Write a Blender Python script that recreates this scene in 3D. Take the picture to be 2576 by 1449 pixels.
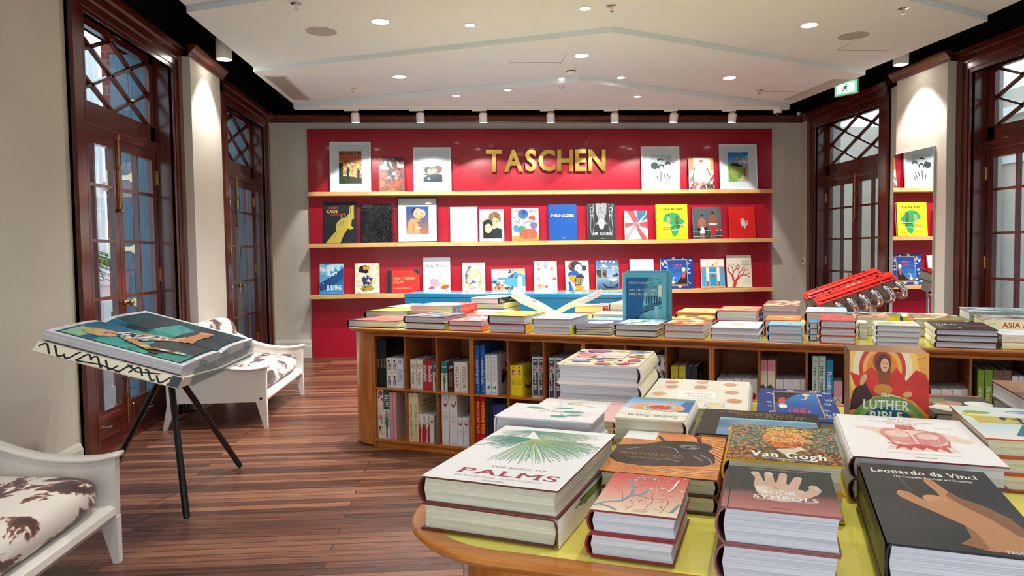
import bpy, bmesh, math, random
from mathutils import Matrix, Vector
PI = math.pi
sc = bpy.context.scene
for o in list(bpy.data.objects): bpy.data.objects.remove(o)

# ------------------------------------------------------------------ camera, world, sun, exposure
IW, IH, FPX, CH = 2576, 1449, 1837.1647, 1.4
YAW, PITCH, ROLL = .0726, .0477, -.0131
_f = Vector((math.sin(YAW)*math.cos(PITCH), math.cos(YAW)*math.cos(PITCH), -math.sin(PITCH)))
_r = Vector((math.cos(YAW), -math.sin(YAW), 0)); _u = _r.cross(_f)
CR = math.cos(ROLL)*_r + math.sin(ROLL)*_u
CU = -math.sin(ROLL)*_r + math.cos(ROLL)*_u
CF = _f
CO = Vector((0, 0, CH))
cd = bpy.data.cameras.new('camera'); cam = bpy.data.objects.new('camera', cd)
sc.collection.objects.link(cam)
m = Matrix((CR, CU, -CF)).transposed().to_4x4(); m.translation = CO
cam.matrix_world = m
cd.sensor_width = 36; cd.lens = FPX/IW*36; cd.clip_start = .02; cd.clip_end = 100
sc.camera = cam

world = bpy.data.worlds.new('world'); sc.world = world; world.use_nodes = True
bg = world.node_tree.nodes['Background']
bg.inputs[0].default_value = (.86, .93, 1, 1); bg.inputs[1].default_value = 1.0
sc.view_settings.view_transform = 'Standard'; sc.view_settings.look = 'None'
sc.view_settings.exposure = 1.12; sc.view_settings.gamma = 1; sc.view_settings.use_curve_mapping = False
DOWN_W, TRACK_W, CYL_W = 135, 48, 50          # lamp powers in watts

def lamp(name, kind, loc, aim, watts, col=(1, .95, .88), size=.05, angle=70, blend=.5, parent=None):
    l = bpy.data.lights.new(name, kind); l.energy = watts; l.color = col
    if kind == 'SPOT': l.spot_size = math.radians(angle); l.spot_blend = blend; l.shadow_soft_size = size
    o = bpy.data.objects.new(name, l); sc.collection.objects.link(o)
    o.location = loc; d = Vector(aim)-Vector(loc); o.rotation_euler = d.to_track_quat('-Z', 'Y').to_euler()
    if parent: o.parent = parent; o.matrix_parent_inverse = parent.matrix_basis.inverted()
    return o

# ------------------------------------------------------------------ measuring
def ray(x, y): return CF + (x-IW/2)/FPX*CR - (y-IH/2)/FPX*CU
def atz(x, y, z): d = ray(x, y); return CO + d*((z-CH)/d.z)
def aty(x, y, Y): d = ray(x, y); return CO + d*(Y/d.y)
def atx(x, y, X): d = ray(x, y); return CO + d*(X/d.x)
def proj(p):
    d = Vector(p)-CO; z = d.dot(CF)
    return (IW/2+FPX*d.dot(CR)/z, IH/2-FPX*d.dot(CU)/z)
def solve(fn, target, lo, hi):
    a = fn(lo)-target
    for _ in range(40):
        mid = (lo+hi)/2; b = fn(mid)-target
        if (b > 0) == (a > 0): lo = mid
        else: hi = mid
    return (lo+hi)/2

# ------------------------------------------------------------------ materials
def lin(c):
    c = c.lstrip('#'); v = [int(c[i:i+2], 16)/255 for i in (0, 2, 4)]
    return tuple(x/12.92 if x <= .04045 else ((x+.055)/1.055)**2.4 for x in v)+(1,)
MATS = {}
def nmat(name):
    m = bpy.data.materials.new(name); m.use_nodes = True
    return m, m.node_tree.nodes, m.node_tree.links, m.node_tree.nodes['Principled BSDF']
def ramp(nodes, stops, interp='LINEAR'):
    r = nodes.new('ShaderNodeValToRGB'); r.color_ramp.interpolation = interp
    els = r.color_ramp.elements
    while len(els) < len(stops): els.new(.5)
    for e, (p, c) in zip(els, stops): e.position = p; e.color = lin(c)
    return r
def coords(nodes, links, scale=(1, 1, 1), kind='Object', rot=(0, 0, 0)):
    t = nodes.new('ShaderNodeTexCoord'); mp = nodes.new('ShaderNodeMapping')
    mp.inputs['Scale'].default_value = scale; mp.inputs['Rotation'].default_value = rot
    links.new(t.outputs[kind], mp.inputs[0]); return mp.outputs[0]
def M(spec, rough=.45, metal=0, spec_l=.5, coat=0):
    """a plain hex colour, or 'N|c1|c2|..|scale' for a mottled print"""
    key = (spec, rough, metal, spec_l, coat)
    if key in MATS: return MATS[key]
    m, n, l, b = nmat('mat_'+spec.replace('|', '_').replace('#', '')[:40])
    b.inputs['Roughness'].default_value = rough; b.inputs['Metallic'].default_value = metal
    b.inputs['Specular IOR Level'].default_value = spec_l
    if coat: b.inputs['Coat Weight'].default_value = coat; b.inputs['Coat Roughness'].default_value = .06
    if spec[0] == 'N':
        p = spec.split('|')[1:]; s = float(p[-1]); cols = p[:-1]
        tx = n.new('ShaderNodeTexNoise'); tx.inputs['Scale'].default_value = s; tx.inputs['Detail'].default_value = 3
        l.new(coords(n, l), tx.inputs['Vector'])
        k = len(cols); r = ramp(n, [(.3+.4*i/(k-1), c) for i, c in enumerate(cols)])
        l.new(tx.outputs[0], r.inputs[0]); l.new(r.outputs[0], b.inputs['Base Color'])
    elif spec[0] == 'V':                       # dabs of paint: V|c1|c2|..|scale
        p = spec.split('|')[1:]; s = float(p[-1]); cols = p[:-1]
        tx = n.new('ShaderNodeTexVoronoi'); tx.inputs['Scale'].default_value = s
        l.new(coords(n, l, (1, .6, 1)), tx.inputs['Vector'])
        sp = n.new('ShaderNodeSeparateColor'); l.new(tx.outputs['Color'], sp.inputs[0])
        k = len(cols); r = ramp(n, [(i/k, c) for i, c in enumerate(cols)], 'CONSTANT')
        l.new(sp.outputs[0], r.inputs[0]); l.new(r.outputs[0], b.inputs['Base Color'])
    else: b.inputs['Base Color'].default_value = lin(spec)
    MATS[key] = m; return m
def ink(spec): return M(spec, .38, 0, .35)
def glow(spec, s):
    key = ('g', spec, s)
    if key not in MATS:
        m, n, l, b = nmat('glow_'+spec.replace('#', ''))
        b.inputs['Base Color'].default_value = lin(spec)
        b.inputs['Emission Color'].default_value = lin(spec); b.inputs['Emission Strength'].default_value = s
        MATS[key] = m
    return MATS[key]
def wood(name, c1, c2, c3, scale=(1, 12, 12), rough=.35, coat=.3, bump=.05, sc_=3):
    if name in MATS: return MATS[name]
    m, n, l, b = nmat(name)
    v = coords(n, l, scale)
    t = n.new('ShaderNodeTexNoise'); t.inputs['Scale'].default_value = sc_; t.inputs['Detail'].default_value = 6
    t.inputs['Roughness'].default_value = .65; t.inputs['Distortion'].default_value = .6
    l.new(v, t.inputs['Vector']); r = ramp(n, [(.3, c1), (.5, c2), (.7, c3)])
    l.new(t.outputs[0], r.inputs[0]); l.new(r.outputs[0], b.inputs['Base Color'])
    b.inputs['Roughness'].default_value = rough; b.inputs['Coat Weight'].default_value = coat
    b.inputs['Coat Roughness'].default_value = .15
    bp = n.new('ShaderNodeBump'); bp.inputs['Strength'].default_value = bump; bp.inputs['Distance'].default_value = .004
    l.new(t.outputs[0], bp.inputs['Height']); l.new(bp.outputs[0], b.inputs['Normal'])
    MATS[name] = m; return m
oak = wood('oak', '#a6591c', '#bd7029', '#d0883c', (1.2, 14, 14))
oak_up = wood('oak_upright', '#a6591c', '#bb702b', '#cd863e', (14, 14, 1.2))
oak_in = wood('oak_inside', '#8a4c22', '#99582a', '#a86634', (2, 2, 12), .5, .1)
oak_pale = wood('pale_oak', '#d3a05c', '#deb070', '#e6bf84', (1, 14, 14), .4, .2)
mahog = wood('mahogany', '#40180f', '#552117', '#6b2c20', (10, 10, 1), .22, .5)
mahog_h = wood('mahogany_rail', '#40180f', '#552117', '#6b2c20', (10, 1, 10), .22, .5)
def plaster(name, c1, c2, bump=.15):
    m, n, l, b = nmat(name); v = coords(n, l)
    t = n.new('ShaderNodeTexNoise'); t.inputs['Scale'].default_value = 1.1; t.inputs['Detail'].default_value = 5
    l.new(v, t.inputs['Vector']); r = ramp(n, [(.35, c1), (.65, c2)]); l.new(t.outputs[0], r.inputs[0])
    l.new(r.outputs[0], b.inputs['Base Color']); b.inputs['Roughness'].default_value = .75
    b.inputs['Specular IOR Level'].default_value = .25
    t2 = n.new('ShaderNodeTexNoise'); t2.inputs['Scale'].default_value = 5; l.new(v, t2.inputs['Vector'])
    bp = n.new('ShaderNodeBump'); bp.inputs['Strength'].default_value = bump; bp.inputs['Distance'].default_value = .02
    l.new(t2.outputs[0], bp.inputs['Height']); l.new(bp.outputs[0], b.inputs['Normal'])
    return m
plas = plaster('plaster', '#c5c1b4', '#cecabe')
ceil_m = plaster('ceiling_paint', '#d9e2e6', '#dde5e9', .02)
black_m = M('#050506', .9, 0, .1)
def floor_mat():
    m, n, l, b = nmat('floor_boards')
    v = coords(n, l, (1, 1, 1))
    br = n.new('ShaderNodeTexBrick'); br.inputs['Scale'].default_value = 1
    br.inputs['Brick Width'].default_value = 1.7; br.inputs['Row Height'].default_value = .068
    br.inputs['Mortar Size'].default_value = .0028; br.inputs['Mortar Smooth'].default_value = .2
    br.offset = .37; br.offset_frequency = 3
    br.inputs['Color1'].default_value = (0, 0, 0, 1); br.inputs['Color2'].default_value = (1, 1, 1, 1)
    br.inputs['Mortar'].default_value = (0, 0, 0, 1); br.inputs['Bias'].default_value = 0
    l.new(v, br.inputs['Vector'])
    g = n.new('ShaderNodeTexNoise'); g.inputs['Scale'].default_value = 3.2; g.inputs['Detail'].default_value = 8
    g.inputs['Roughness'].default_value = .65
    v2 = coords(n, l, (.8, 16, 1)); l.new(v2, g.inputs['Vector'])
    mx = n.new('ShaderNodeMath'); mx.operation = 'MULTIPLY_ADD'; mx.inputs[1].default_value = .42
    l.new(br.outputs['Color'], mx.inputs[0]); l.new(g.outputs[0], mx.inputs[2])
    r = ramp(n, [(.36, '#2a1812'), (.5, '#4c2b20'), (.7, '#6c4231'), (.95, '#94654a')])
    l.new(mx.outputs[0], r.inputs[0])
    s = n.new('ShaderNodeTexNoise'); s.inputs['Scale'].default_value = 26; s.inputs['Detail'].default_value = 10
    s.inputs['Roughness'].default_value = .8; s.inputs['Distortion'].default_value = 1.2
    l.new(coords(n, l, (.5, 1.6, 1), rot=(0, 0, .7)), s.inputs['Vector'])
    sr = n.new('ShaderNodeValToRGB'); sr.color_ramp.elements[0].position = .66; sr.color_ramp.elements[1].position = .74
    sr.color_ramp.elements[1].color = (.45, .45, .45, 1); sr.color_ramp.elements[0].color = (0, 0, 0, 1)
    l.new(s.outputs[0], sr.inputs[0])
    mix = n.new('ShaderNodeMix'); mix.data_type = 'RGBA'; mix.inputs[7].default_value = lin('#c9a58e')
    l.new(sr.outputs[0], mix.inputs[0]); l.new(r.outputs[0], mix.inputs[6])
    mk = n.new('ShaderNodeMix'); mk.data_type = 'RGBA'; mk.inputs[7].default_value = lin('#1c0b07')
    l.new(br.outputs['Fac'], mk.inputs[0]); l.new(mix.outputs[2], mk.inputs[6])
    l.new(mk.outputs[2], b.inputs['Base Color'])
    b.inputs['Roughness'].default_value = .33; b.inputs['Specular IOR Level'].default_value = .5
    bp = n.new('ShaderNodeBump'); bp.inputs['Strength'].default_value = .25; bp.inputs['Distance'].default_value = .003
    l.new(g.outputs[0], bp.inputs['Height']); l.new(bp.outputs[0], b.inputs['Normal'])
    return m
def glass_mat(name='pane_glass', tint='#eef6fa', refl=.7):
    m, n, l, b = nmat(name); n.remove(b)
    out = n['Material Output']; tr = n.new('ShaderNodeBsdfTransparent'); gl = n.new('ShaderNodeBsdfGlossy')
    tr.inputs[0].default_value = lin(tint); gl.inputs['Roughness'].default_value = .02
    lw = n.new('ShaderNodeLayerWeight'); lw.inputs[0].default_value = .5
    p4 = n.new('ShaderNodeMath'); p4.operation = 'POWER'; p4.inputs[1].default_value = 4.5; l.new(lw.outputs['Facing'], p4.inputs[0])
    fr = n.new('ShaderNodeMath'); fr.operation = 'MULTIPLY_ADD'; fr.inputs[1].default_value = refl; fr.inputs[2].default_value = .03 if refl > .5 else .015; l.new(p4.outputs[0], fr.inputs[0])
    mx = n.new('ShaderNodeMixShader'); l.new(fr.outputs[0], mx.inputs[0]); l.new(tr.outputs[0], mx.inputs[1])
    l.new(gl.outputs[0], mx.inputs[2]); l.new(mx.outputs[0], out.inputs[0]); return m
glass = glass_mat()
def hide_mat():
    m, n, l, b = nmat('cowhide'); v = coords(n, l, (1, 1, 1))
    t = n.new('ShaderNodeTexNoise'); t.inputs['Scale'].default_value = 4.2; t.inputs['Detail'].default_value = 5
    t.inputs['Roughness'].default_value = .62; t.inputs['Distortion'].default_value = .5
    l.new(coords(n, l, (1.5, .8, 1)), t.inputs['Vector'])
    r = ramp(n, [(.0, '#e4ddd2'), (.515, '#e8e2d8'), (.535, '#8a4a2c'), (.56, '#4a1c12'), (.66, '#1d1413')])
    l.new(t.outputs[0], r.inputs[0]); l.new(r.outputs[0], b.inputs['Base Color'])
    b.inputs['Roughness'].default_value = .8; b.inputs['Sheen Weight'].default_value = .3
    f = n.new('ShaderNodeTexNoise'); f.inputs['Scale'].default_value = 90; l.new(coords(n, l, (.3, 1, 1)), f.inputs['Vector'])
    bp = n.new('ShaderNodeBump'); bp.inputs['Strength'].default_value = .25; bp.inputs['Distance'].default_value = .004
    l.new(f.outputs[0], bp.inputs['Height']); l.new(bp.outputs[0], b.inputs['Normal']); return m
cow = hide_mat()
def page_mat(name, c1, c2):
    m, n, l, b = nmat(name)
    t = n.new('ShaderNodeTexNoise'); t.inputs['Scale'].default_value = 4; t.inputs['Detail'].default_value = 3
    l.new(coords(n, l, (.5, .5, 90)), t.inputs['Vector']); r = ramp(n, [(.35, c1), (.6, c2)])
    l.new(t.outputs[0], r.inputs[0]); l.new(r.outputs[0], b.inputs['Base Color'])
    b.inputs['Roughness'].default_value = .7; b.inputs['Specular IOR Level'].default_value = .2
    bp = n.new('ShaderNodeBump'); bp.inputs['Strength'].default_value = .15; bp.inputs['Distance'].default_value = .001
    l.new(t.outputs[0], bp.inputs['Height']); l.new(bp.outputs[0], b.inputs['Normal']); return m
pg_white = page_mat('pages_white', '#b4b4bb', '#d6d6db')
pg_cream = page_mat('pages_cream', '#bfbba4', '#dcd8c2')
def brick_mat():
    m, n, l, b = nmat('red_brick'); br = n.new('ShaderNodeTexBrick'); br.inputs['Scale'].default_value = 1
    br.inputs['Brick Width'].default_value = .22; br.inputs['Row Height'].default_value = .075
    br.inputs['Mortar Size'].default_value = .006
    br.inputs['Color1'].default_value = lin('#8c3a2c'); br.inputs['Color2'].default_value = lin('#a85040')
    br.inputs['Mortar'].default_value = lin('#8a7a70')
    l.new(coords(n, l, rot=(PI/2, 0, 0)), br.inputs['Vector']); l.new(br.outputs[0], b.inputs['Base Color'])
    b.inputs['Roughness'].default_value = .85; return m
brick = brick_mat()
chrome = M('#e2e2e4', .06, 1); brass = M('#b2915c', .38, 1); gold = M('#dcb868', .18, 1)
white_p = M('#e9e6e0', .4); steel = M('#9a9a9c', .35, 1); blackp = M('#0c0d10', .35, 0, .5)
white_l = M('#e6e2da', .35, 0, .5)

# ------------------------------------------------------------------ meshes and objects
class MB:
    def __init__(s): s.v = []; s.f = []; s.mi = []; s.ms = []; s.T = Matrix()
    def slot(s, m):
        if m not in s.ms: s.ms.append(m)
        return s.ms.index(m)
    def add(s, vs, fs, m):
        k = len(s.v); i = s.slot(m); s.v += [tuple(s.T @ Vector(v)) for v in vs]
        for f in fs: s.f.append(tuple(k+a for a in f)); s.mi.append(i)
        return s
    def box(s, a, b, m, bev=0):
        (x0, y0, z0), (x1, y1, z1) = a, b
        if bev:
            c = bev; pts = []
            poly = [(x0+c, y0), (x1-c, y0), (x1, y0+c), (x1, y1-c), (x1-c, y1), (x0+c, y1), (x0, y1-c), (x0, y0+c)]
            poly2 = [(x0+c, y0+c), (x1-c, y0+c), (x1-c, y0+c), (x1-c, y1-c), (x1-c, y1-c), (x0+c, y1-c), (x0+c, y1-c), (x0+c, y0+c)]
            rings = [[(p[0], p[1], z0) for p in poly2], [(p[0], p[1], z0+c) for p in poly], [(p[0], p[1], z1-c) for p in poly], [(p[0], p[1], z1) for p in poly2]]
            return s.loft(rings, m)
        vs = [(x0, y0, z0), (x1, y0, z0), (x1, y1, z0), (x0, y1, z0), (x0, y0, z1), (x1, y0, z1), (x1, y1, z1), (x0, y1, z1)]
        return s.add(vs, [(0, 3, 2, 1), (4, 5, 6, 7), (0, 1, 5, 4), (1, 2, 6, 5), (2, 3, 7, 6), (3, 0, 4, 7)], m)
    def loft(s, rings, m, cap=True, closed=False):
        n = len(rings[0]); vs = [p for r in rings for p in r]; fs = []
        for i in range(len(rings)-1+(1 if closed else 0)):
            a = i*n; b = ((i+1) % len(rings))*n
            fs += [(a+j, a+(j+1) % n, b+(j+1) % n, b+j) for j in range(n)]
        if cap and not closed: fs += [tuple(range(n))[::-1], tuple(range((len(rings)-1)*n, len(rings)*n))]
        return s.add(vs, fs, m)
    def prism(s, poly, z0, z1, m): return s.loft([[(x, y, z0) for x, y in poly], [(x, y, z1) for x, y in poly]], m)
    def ext(s, poly, ax, a, b, m):      # extrude a 2-D outline along an axis
        def q(p, t): return {'x': (t, p[0], p[1]), 'y': (p[0], t, p[1]), 'z': (p[0], p[1], t)}[ax]
        return s.loft([[q(p, a) for p in poly], [q(p, b) for p in poly]], m)
    def cyl(s, c, r, z0, z1, m, n=24, r2=None):
        r2 = r if r2 is None else r2
        return s.loft([[(c[0]+rr*math.cos(2*PI*i/n), c[1]+rr*math.sin(2*PI*i/n), z) for i in range(n)] for rr, z in ((r, z0), (r2, z1))], m)
    def lathe(s, c, prof, m, n=24):
        return s.loft([[(c[0]+r*math.cos(2*PI*i/n), c[1]+r*math.sin(2*PI*i/n), c[2]+z) for i in range(n)] for r, z in prof], m)
    def tube(s, pts, r, m, n=12):
        pts = [Vector(p) for p in pts]; rs = r if isinstance(r, (list, tuple)) else [r]*len(pts); rings = []
        up = None
        for i, p in enumerate(pts):
            t = (pts[min(i+1, len(pts)-1)]-pts[max(i-1, 0)]).normalized()
            if up is None:
                up = Vector((0, 0, 1)) if abs(t.z) < .9 else Vector((1, 0, 0))
            a = (up - t*up.dot(t)).normalized(); up = a; b = t.cross(a)
            rings.append([tuple(p+rs[i]*(math.cos(2*PI*k/n)*a+math.sin(2*PI*k/n)*b)) for k in range(n)])
        return s.loft(rings, m)
    def ball(s, c, r, m, n=14, k=8, sc_=(1, 1, 1)):
        rings = [[(c[0]+sc_[0]*r*math.sin(PI*(j+.02)/(k+.04))*math.cos(2*PI*i/n), c[1]+sc_[1]*r*math.sin(PI*(j+.02)/(k+.04))*math.sin(2*PI*i/n), c[2]-sc_[2]*r*math.cos(PI*(j+.02)/(k+.04))) for i in range(n)] for j in range(k+1)]
        return s.loft(rings, m)
    def build(s, name, parent=None, smooth=False, fix=True):
        me = bpy.data.meshes.new(name); me.from_pydata(s.v, [], s.f)
        for m in s.ms: me.materials.append(m)
        me.polygons.foreach_set('material_index', s.mi)
        if fix:
            bm = bmesh.new(); bm.from_mesh(me); bmesh.ops.recalc_face_normals(bm, faces=bm.faces); bm.to_mesh(me); bm.free()
        if smooth: me.shade_smooth() if smooth is True else me.shade_auto_smooth(angle=smooth) if hasattr(me, 'shade_auto_smooth') else None
        if smooth and smooth is not True:
            me.shade_smooth()
            try: me.set_sharp_from_angle(angle=smooth)
            except Exception: pass
        o = bpy.data.objects.new(name, me); sc.collection.objects.link(o)
        if parent: o.parent = parent
        return o
def tag(o, label=None, cat=None, group=None, kind=None):
    if label: o['label'] = label
    if cat: o['category'] = cat
    if group: o['group'] = group
    if kind: o['kind'] = kind
    return o
def empty(name, mat=None, **k):
    o = bpy.data.objects.new(name, None); o.empty_display_size = .05; sc.collection.objects.link(o)
    if mat is not None: o.matrix_world = mat
    return tag(o, **k)
def struct(o): o['kind'] = 'structure'; return o
def frame(o, U, V, W): # matrix from origin and axes
    m = Matrix((U, V, W)).transposed().to_4x4(); m.translation = o; return m
def copy_tree(o, parent=None):
    c = o.copy(); sc.collection.objects.link(c)
    if parent: c.parent = parent
    for ch in list(o.children): copy_tree(ch, c)
    return c

# ------------------------------------------------------------------ printed covers: flat ink shapes laid on a face
TXT = {}; SERIF = {}
def text_mesh(s, bold, serif, sp=0):
    key = (s, bold, serif, sp)
    if key in TXT: return TXT[key]
    cu = bpy.data.curves.new('lettering', 'FONT'); cu.body = s; cu.size = 1; cu.resolution_u = 3; cu.offset = .022*bold
    cu.space_character = 1+.06*bold+.05*serif+sp
    ob = bpy.data.objects.new('lettering', cu); sc.collection.objects.link(ob)
    dg = bpy.context.evaluated_depsgraph_get(); dg.update()
    me = bpy.data.meshes.new_from_object(ob.evaluated_get(dg))
    vs = [(v.co.x, v.co.y) for v in me.vertices]; fs = [tuple(p.vertices) for p in me.polygons]
    if serif:                                  # slab feet
        SERIF[key] = len(vs)                   # slab feet on the stems
        cnt = {}
        for f in fs:
            for i in range(len(f)): e = tuple(sorted((f[i], f[(i+1) % len(f)]))); cnt[e] = cnt.get(e, 0)+1
        ys = [v[1] for v in vs]; top = max(ys)
        for (a, b), c in cnt.items():
            if c != 1: continue
            (x0, y0), (x1, y1) = vs[a], vs[b]
            if abs(y0-y1) > .004 or not (.03 < abs(x0-x1) < .26): continue
            if x0 > x1: x0, x1 = x1, x0
            d = .045; h = .035
            if abs(y0) < .03: q = (y0, y0+h)
            elif y0 > .4: q = (y0-h, y0)
            else: continue
            k = len(vs); vs += [(x0-d, q[0]), (x1+d, q[0]), (x1+d, q[1]), (x0-d, q[1])]; fs.append((k, k+1, k+2, k+3))
    bpy.data.objects.remove(ob); bpy.data.meshes.remove(me); bpy.data.curves.remove(cu)
    if vs:
        x0 = min(v[0] for v in vs); x1 = max(v[0] for v in vs); y0 = min(v[1] for v in vs); y1 = max(v[1] for v in vs)
    else: x0 = y0 = 0; x1 = y1 = 1
    TXT[key] = (vs, fs, x0, x1, y0, y1); return TXT[key]
def R(x0, y0, x1, y1, c): return ('r', x0, y0, x1, y1, c)
def E(cx, cy, rx, ry, c, rot=0, n=20): return ('e', cx, cy, rx, ry, c, rot, n)
def P(pts, c): return ('p', pts, c)
def L(lines, w, c): return ('l', lines if isinstance(lines[0][0], (tuple, list)) else [lines], w, c)
def T(s, x, y, h, c, w=None, bold=0, serif=0, rot=0, al='c'): return ('t', s, x, y, h, c, w, bold, serif, rot, al)
def Q(s, x, y, h, c, w=None, bold=0, serif=0, rot=0, al='c'):   # lettering too small to read: a row of short strokes
    n = max(3, min(12, len(s))); w = w or .3; out = []
    for i in range(n):
        t = (i+.5)/n-.5; k = h*(.32+.18*((i*7+len(s)) % 3)/2)
        if abs(rot) == 90: out.append([(x-k*.9, y-t*w), (x+k*.9, y-t*w)])
        else: out.append([(x+t*w, y-k), (x+t*w, y+k)])
    return L(out, max(.006, min(.03, w/n*.35)) if abs(rot) != 90 else max(.05, w/n*.8), c)
def B(seed, n, x0, y0, x1, y1, r0, r1, cols, asp=1): return ('b', seed, n, x0, y0, x1, y1, r0, r1, cols, asp)
def G(x0, y0, x1, y1, c0, c1, n=8): # vertical blend of two inks, bottom to top
    a = [int(c0[i:i+2], 16) for i in (1, 3, 5)]; b = [int(c1[i:i+2], 16) for i in (1, 3, 5)]; out = []
    for k in range(n):
        t = (k+.5)/n; c = '#%02x%02x%02x' % tuple(int(p+(q-p)*t) for p, q in zip(a, b))
        out.append(R(x0, y0+(y1-y0)*k/n, x1, y0+(y1-y0)*(k+1)/n, c))
    return ('g', out)
def Rg(cx, cy, r, w, c, asp=1, a0=0, a1=360): # ring as stroke
    return L([(cx+r*math.cos(math.radians(a0+(a1-a0)*i/24)), cy+r*asp*math.sin(math.radians(a0+(a1-a0)*i/24))) for i in range(25)], w, c)
def draw(mb, O, U, V, w, h, items, step=.00002, flip=False):
    """items in 0..1 of the face; O lower-left corner, U right, V up (unit), face size w x h"""
    O, U, V = Vector(O), Vector(U).normalized(), Vector(V).normalized(); N = U.cross(V)
    if flip: O = O+U*w+V*h; U = -U; V = -V
    lay = [step*1.5]
    def put(poly, c, nxt=True):
        if nxt: lay[0] += step
        if any(x < -1e-6 or x > w+1e-6 or y < -1e-6 or y > h+1e-6 for x, y in poly):
            for ax, lim, sgn in ((0, 0, 1), (0, w, -1), (1, 0, 1), (1, h, -1)):
                out = []
                for i in range(len(poly)):
                    a, b = poly[i-1], poly[i]; ia, ib = sgn*(a[ax]-lim) >= 0, sgn*(b[ax]-lim) >= 0
                    if ia != ib:
                        t = (lim-a[ax])/(b[ax]-a[ax]); out.append((a[0]+(b[0]-a[0])*t, a[1]+(b[1]-a[1])*t))
                    if ib: out.append(b)
                poly = out
                if len(poly) < 3: return
        mb.add([tuple(O+U*x+V*y+N*lay[0]) for x, y in poly], [tuple(range(len(poly)))], ink(c))
    def one(it, nxt=True):
        k = it[0]
        if k == 'r': _, a, b, c, d, col = it; put([(a*w, b*h), (c*w, b*h), (c*w, d*h), (a*w, d*h)], col, nxt)
        elif k == 'e':
            _, cx, cy, rx, ry, col, rot, n = it; cr, sr = math.cos(math.radians(rot)), math.sin(math.radians(rot)); pts = []
            for i in range(n):
                a = 2*PI*i/n; x = rx*w*math.cos(a); y = ry*h*math.sin(a); pts.append((cx*w+x*cr-y*sr, cy*h+x*sr+y*cr))
            put(pts, col, nxt)
        elif k == 'p': put([(x*w, y*h) for x, y in it[1]], it[2], nxt)
        elif k == 'l':
            lay[0] += step
            l0 = lay[0]
            for li, ln in enumerate(it[1]):
                lay[0] = l0+step*.4*(li % 4); pts = [Vector((x*w, y*h)) for x, y in ln]; t = it[2]*w/2; a = []; b = []
                for i, p in enumerate(pts):
                    d = (pts[min(i+1, len(pts)-1)]-pts[max(i-1, 0)])
                    if d.length < 1e-9: d = Vector((1, 0))
                    d.normalize(); nn = Vector((-d.y, d.x))*t; a.append(p+nn); b.append(p-nn)
                for i in range(len(pts)-1):
                    put([tuple(b[i]), tuple(b[i+1]), tuple(a[i+1]), tuple(a[i])], it[3], False)
        elif k == 't':
            _, s, x, y, hh, col, fw, bold, serif, rot, al = it; vs, fs, x0, x1, y0, y1 = text_mesh(s, 0, serif, .06*bold)
            cap = .7; sy = hh*h/cap
            if abs(rot) == 90: sy = hh*w/cap
            sx = sy
            ext_ = (h if abs(rot) == 90 else w)
            if fw: sx = fw*ext_/(x1-x0)
            ox = {'c': (x0+x1)/2, 'l': x0, 'r': x1}[al]; lay[0] += step
            cr, sr = math.cos(math.radians(rot)), math.sin(math.radians(rot)); i0 = len(mb.v); vv = []
            reps = [(0, 0)] if not bold else [(-.022*bold, -.006*bold), (.022*bold, .006*bold), (0, .008*bold), (0, -.008*bold)]
            for sh, sv in reps:
                vv = []; lay[0] += step*.5; i0 = len(mb.v)
                for (a, b) in vs:
                    px = (a-ox+sh)*sx; py = (b-.35+sv)*sy; qx = px*cr-py*sr; qy = px*sr+py*cr
                    vv.append(tuple(O+U*(x*w+qx)+V*(y*h+qy)+N*lay[0]))
                mb.add(vv, fs, ink(col))
            nq = len(fs)
            if serif:
                for fi in range(len(mb.f)-nq, len(mb.f)):
                    if mb.f[fi][0]-i0 >= SERIF.get((s, 0, serif, .06*bold), 1e9):
                        for q in mb.f[fi]: p_ = Vector(mb.v[q])+mb.T.to_3x3() @ N*step*(.4+.06*(fi % 9)); mb.v[q] = tuple(p_)
        elif k == 'b':
            _, seed, n, x0, y0, x1, y1, r0, r1, cols, asp = it; rd = random.Random(seed)
            for i in range(n):
                cx = rd.uniform(x0, x1)*w; cy = rd.uniform(y0, y1)*h; r = rd.uniform(r0, r1)*w; rot = rd.uniform(0, PI); m_ = 9; pts = []
                for q in range(m_):
                    a = 2*PI*q/m_; rr = r*rd.uniform(.7, 1.15); X = rr*math.cos(a); Y = rr*math.sin(a)*asp
                    X, Y = X*math.cos(rot)-Y*math.sin(rot), X*math.sin(rot)+Y*math.cos(rot)
                    pts.append((min(max(cx+X, 0), w), min(max(cy+Y, 0), h)))
                put(pts, rd.choice(cols))
        elif k == 'g':
            lay[0] += step
            for q in it[1]: one(q, False)
    for it in items: one(it)

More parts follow.
